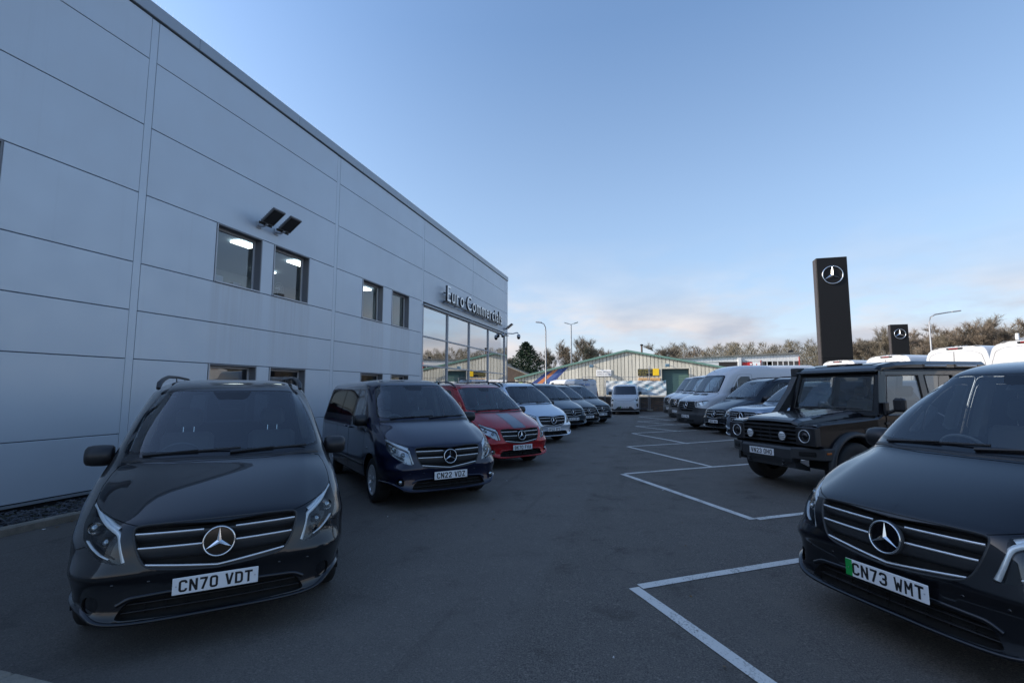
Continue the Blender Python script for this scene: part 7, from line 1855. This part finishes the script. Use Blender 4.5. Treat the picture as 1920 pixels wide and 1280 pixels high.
for px, py, d_, k, lb in RT: tree(px, py, d_, k, lb, 'bare trees behind the pylons')
# a far wood that reads as one mass
g = MB(); r2 = random.Random(5); wt = mat('wood_twigs', (.125, .108, .075), .9, noise=(.15, .35, 4)); wt2 = mat('wood_bark', (.10, .09, .075), .9)
for i in range(400):
    x = r2.uniform(4, 130); y = r2.uniform(96, 128)-abs(x-40)*.12; h = r2.uniform(6.4, 9.4)+(y-96)*.06; base = 1.0+max(0, (y-96))*.05; rw = r2.uniform(1.8, 3.2)
    g.tube([(x, y, base), (x+.3, y, base+h*.6)], [.16, .05], wt2, 3, cap=False); vs, fs = [], []
    for j in range(520):
        a = r2.uniform(0, 2*pi); t = r2.random(); rr = rw*sqrt(r2.random())*sin(pi*min(1, .18+.80*t)); p = Vector((x+rr*cos(a), y+rr*sin(a), base+h*(.12+.86*t))); d = Vector((cos(a)*.5, sin(a)*.5, r2.uniform(.4, 1.2))).normalized()*r2.uniform(.4, 1.0); s_ = d.cross(Vector((r2.uniform(-1, 1), r2.uniform(-1, 1), .3))).normalized()*.032
        k = len(vs); vs += [p-s_, p+s_, p+d]; fs.append((k, k+1, k+2))
    g.add(vs, fs, wt)
tag(g.build('far_wood', recalc=False), kind='stuff')
b = MB(); vs = []
for i in range(41):
    x = -120+i*9; vs += [(x, 92, TZ-.1), (x, 130, 7.0+1.2*sin(i*.5)), (x, 200, 9.5+1.5*sin(i*.33+1))]
b.add(vs, [(i*3+k, i*3+3+k, i*3+4+k, i*3+1+k) for i in range(40) for k in (0, 1)], mat('scrub_hill', (.075, .065, .04), .95, noise=(.4, .4, 7))); tag(b.build('hill', recalc=False), kind='structure')
b = MB(); b.box((-60, 140, -.3), (150, 420, .9), M['grass']); tag(b.build('field', recalc=False), kind='structure')
# fir
def conifer(x, y, z0, h, rad):
    t = thing('fir_tree', 'dark green bushy fir tree at the showroom corner among bare trees', 'tree', (x, y, z0)); r = random.Random(9)
    g = MB(); g.tube([(0, 0, 0), (0, 0, h*.95)], [.16, .03], M['bark'], 6); g.build('trunk', t)
    g = MB(); vs, fs = [], []
    for lev in range(34):
        u = lev/33; z = h*(.10+.88*u); R_ = rad*(1-u)**.62*min(1, .45+u*2.2)*r.uniform(.8, 1.15)+.1; nb = int(11-6*u)+2
        for k in range(nb):
            a = 2*pi*k/nb+r.uniform(-.4, .4); L = R_*r.uniform(.7, 1.15); d = Vector((cos(a), sin(a), 0)); s_ = Vector((-sin(a), cos(a), 0))
            for j in range(46):
                q = r.random()**.7; p = d*(L*q)+Vector((0, 0, z+.22*L*q*q*1.2-.10*L*q+r.uniform(-.1, .1)))+s_*r.uniform(-.28, .28)*L*(1.15-q); v = (d*r.uniform(.3, 1)+s_*r.uniform(-.8, .8)+Vector((0, 0, r.uniform(-.2, .7)))).normalized()*r.uniform(.10, .24); w_ = v.cross(Vector((r.uniform(-1, 1), r.uniform(-1, 1), r.uniform(-1, 1)))).normalized()*.045; n_ = len(vs)
                vs += [p-w_, p+w_, p+v+w_*.3, p+v-w_*.3]; fs.append((n_, n_+1, n_+2, n_+3))
    g.add(vs, fs, mat('fir_needles', (.022, .045, .022), .8, noise=(1.5, .4, 3))); g.build('crown', t, recalc=False)
conifer(-15.0, 58, TZ, 6.4, 3.0)

# ================================================================ vehicles
PAINT0 = paint('paint_anthracite', (0.008, 0.009, 0.012), .25, .3, .004)
P_navy = paint('paint_navy', (0.003, 0.006, 0.026), .25, .3, .004); P_red = paint('paint_red', (0.34, 0.008, 0.012), .3, .3, .02)
P_lsilver = paint('paint_pale_silver', (.62, .67, .73), .6, .3, .02); P_grey = paint('paint_slate_grey', (.050, .068, .085), .6, .3, .02)
P_black = paint('paint_jet', (0.005, 0.0055, 0.008), .15, .3, .0); P_dgrey = paint('paint_dark_blue_grey', (.010, .013, .020), .4, .3, .02)
GL = 'vans parked nose out along the dealership wall'; GR = 'vehicles parked in the angled bays on the right'; GB = 'white vans parked tail on behind the right hand row'
vito, _ = build_vito()
def plate_chars(root, text, green=False):
    for o in list(root.children):
        if o.name.split('.')[0] == 'number_plate':
            for c in list(o.children): bpy.data.objects.remove(c)
            bpy.data.objects.remove(o)
    return text
def use_van(key, pnt, text, label, group, plate_at=(.031, 0, .457), green=False, rails=True, first=False, extra=()):
    r = vito if first else copy_tree(vito)
    if not first: plate_chars(r, text); number_plate(r, text, plate_at, (0, 1, 0), (0, 0, 1), (1, 0, 0), green=green)
    if pnt is not None: remat(r, PAINT0, pnt)
    if not rails: drop(r, ('roof_rail',))
    if key in ('v1', 'v8'): drop(r, ('lens',))
    if key in ('v1', 'v4', 'v7', 'v8'): remat(r, M['lamp_inner'], M['gloss_black'])
    tag(r, label, 'van', group); place(r, key); return r
vans = {}
spec = [('v2', P_navy, 'CN22 VDZ', 'dark navy panel van parked nose out, between the anthracite van and the red van', GL, False, False),
 ('v3', P_red, 'BK70 FVA', 'red van with twin grey bonnet stripes', GL, False, True),
 ('v4', P_lsilver, 'CP22 XFG', 'pale silver van between the red van and the slate grey van', GL, False, True),
 ('v5', P_grey, 'CK22 BFJ', 'slate grey van parked next past the pale silver van', GL, False, False),
 ('v6', P_black, 'CP20 KDU', 'black van between the slate grey van and the last dark van of the left row', GL, False, True),
 ('v7', P_dgrey, 'CK19 NVR', 'dark blue grey van farthest along the left row, beside the small white van', GL, False, True),
 ('v8', P_black, 'CN73 WMT', 'black van with green flashed number plate cut off by the right edge', GR, True, False),
 ('v9', P_dgrey, 'CN72 WGP', 'dark van with roof rails between the silver pickup and the big white van', GR, False, True)]
for key, pnt, txt, lb, grp, green, rails in spec: vans[key] = use_van(key, pnt, txt, lb, grp, green=green, rails=rails)
use_van('v1', None, 'CN70 VDT', 'anthracite van nearest the camera on the left with roof rails', GL, first=True)
# sill of the navy panel van: blanked rear glass; red van's stripes
VS = _  # surface of the van
for sg in (1, -1):
    sd = 'L' if sg > 0 else 'R'
    for y0, y1 in ((.0, .165),):
        g = MB(); n = 26; rows = []
        for t in np.linspace(0, 1, n):
            z = .872+t*(1.172-.872); rows.append(z)
        for (a, c) in ((y0, y1), (y1+.012, y1+.022)):
            A_ = S_uv = VS.near([(0, a, z) for z in rows], w=(0, 1, 1), vr=(0, .42), ur=(0, .62)); B_ = VS.near([(0, c, z) for z in rows], w=(0, 1, 1), vr=(0, .42), ur=(0, .62))
            PA, PB = VS.at(A_)+VS.nrm(A_)*.002, VS.at(B_)+VS.nrm(B_)*.002; PA[:, 1] *= sg; PB[:, 1] *= sg; vs = [tuple(p) for p in PA]+[tuple(p) for p in PB]
            g.add(vs, [(i, i+1, n+i+1, n+i) for i in range(n-1)], M['stripe_grey'] if 'stripe_grey' in M else M.setdefault('stripe_grey', mat('stripe_grey', (.12, .135, .16), .3, .4, .8)), True)
        g.build('bonnet_stripe', vans['v3'])
g = MB(); g.box((-.005, -.2, .262), (.018, .2, .268), M['stripe_grey']) ; g.build('lip_stripe', vans['v3'])

big, BS = build_sprinter(2.55)
tag(big, 'large white high roof panel van with dark grey bumper, nose out past the dark van', 'van', GR); 
big_hi = big
def use_big(src, m, text, label, group):
    r = copy_tree(src); plate_chars(r, text)
    if text: number_plate(r, text, (.012, 0, .52), (0, 1, 0), (0, 0, 1), (1, 0, 0))
    tag(r, label, 'van', group); r.matrix_world = m; return r
low, _l = build_sprinter(2.30)
tag(low, 'white low roof panel van nose out at the far end of the right hand row', 'van', GR)
hid = use_big(low, frame('spH'), 'WF21 PLZ', 'white van mostly hidden behind the large white high roof van', GR)
place(big, 'spA'); place(low, 'spB')
for o in low.children:
    if o.name.startswith('number_plate'): pass
def back_frame(x, y, th, z=None):
    z = plane_z(x, y) if z is None else z; th = radians(th); L = 5.93   # x, y: where the tail stands
    return Matrix.Translation((x+L*cos(th), y+L*sin(th), z)) @ Matrix.Rotation(th, 4, 'Z')
tall, _t = build_sprinter(2.74)
BK = [(7.45, 23.5, 'white van tail leftmost in the back row, below the tall pylon'), (7.6, 19.4, 'white van tail with arched seam, second from left in the back row'),
      (8.0, 16.3, 'white van tail with red high brake light above the four wheel drive roof'), (8.1, 13.7, 'white van tail in the back row, second from the right edge'), (8.5, 11.0, 'white van tail at the extreme right edge of the back row')]
for i, (x, y, lb) in enumerate(BK):
    th = (30, 29, 27, 26, 26)[i]
    if i == 0: r = tall; r.matrix_world = back_frame(x, y, th); tag(r, lb, 'van', GB)
    else: r = use_big(tall, back_frame(x, y, th), 'WF22 KTA', lb, GB)
    if i in (1, 3): r.scale = (1, 1, .985)
sv = use_big(low, Matrix.Identity(4), 'CK19 EZL', 'white van seen from behind beyond the left row, blue lettering on its tail', 'white vans')
del sv['group']; th = radians(126); sv.matrix_world = Matrix.Translation((-4.45+5.93*cos(th), 34.0+5.93*sin(th), plane_z(-4.5, 34)+.05)) @ Matrix.Rotation(th, 4, 'Z')
put_text('EZLABS', (-5.945, .52, 1.80), (0, -1, 0), (0, 0, 1), (-1, 0, 0), .26, .003, sv, mat('blue_ink', (.03, .16, .50), .4), total=.82, name='letter')
put_text('- HIT', (-5.945, -.36, 1.83), (0, -1, 0), (0, 0, 1), (-1, 0, 0), .15, .003, sv, mat('grey_blue_ink', (.12, .18, .26), .4), total=.34, name='letter')
pk = build_pickup(); tag(pk, 'silver blue pickup with twin bar chrome grille behind the black four wheel drive', 'pickup', GR); place(pk, 'pick')
mx = build_small_van(); tag(mx, 'small white electric van facing the camera at the end of the aisle', 'van'); place(mx, 'mx')
orr = build_offroad(); tag(orr, 'boxy black four wheel drive with snorkel and round lamps', 'car', GR); place(orr, 'off')

# ---- roots of fixed things move to their own base
bpy.context.view_layer.update()
for o in list(COL.objects):
    if o.parent is None and o.type == 'EMPTY' and o.location.length < 1e-6 and len(o.children):
        pts = [c.matrix_world @ Vector(v) for c in o.children if c.type == 'MESH' for v in c.bound_box]
        if not pts: continue
        d = Vector(((min(p.x for p in pts)+max(p.x for p in pts))/2, (min(p.y for p in pts)+max(p.y for p in pts))/2, min(p.z for p in pts)))
        o.location = d
        for c in o.children: c.location = c.location-d
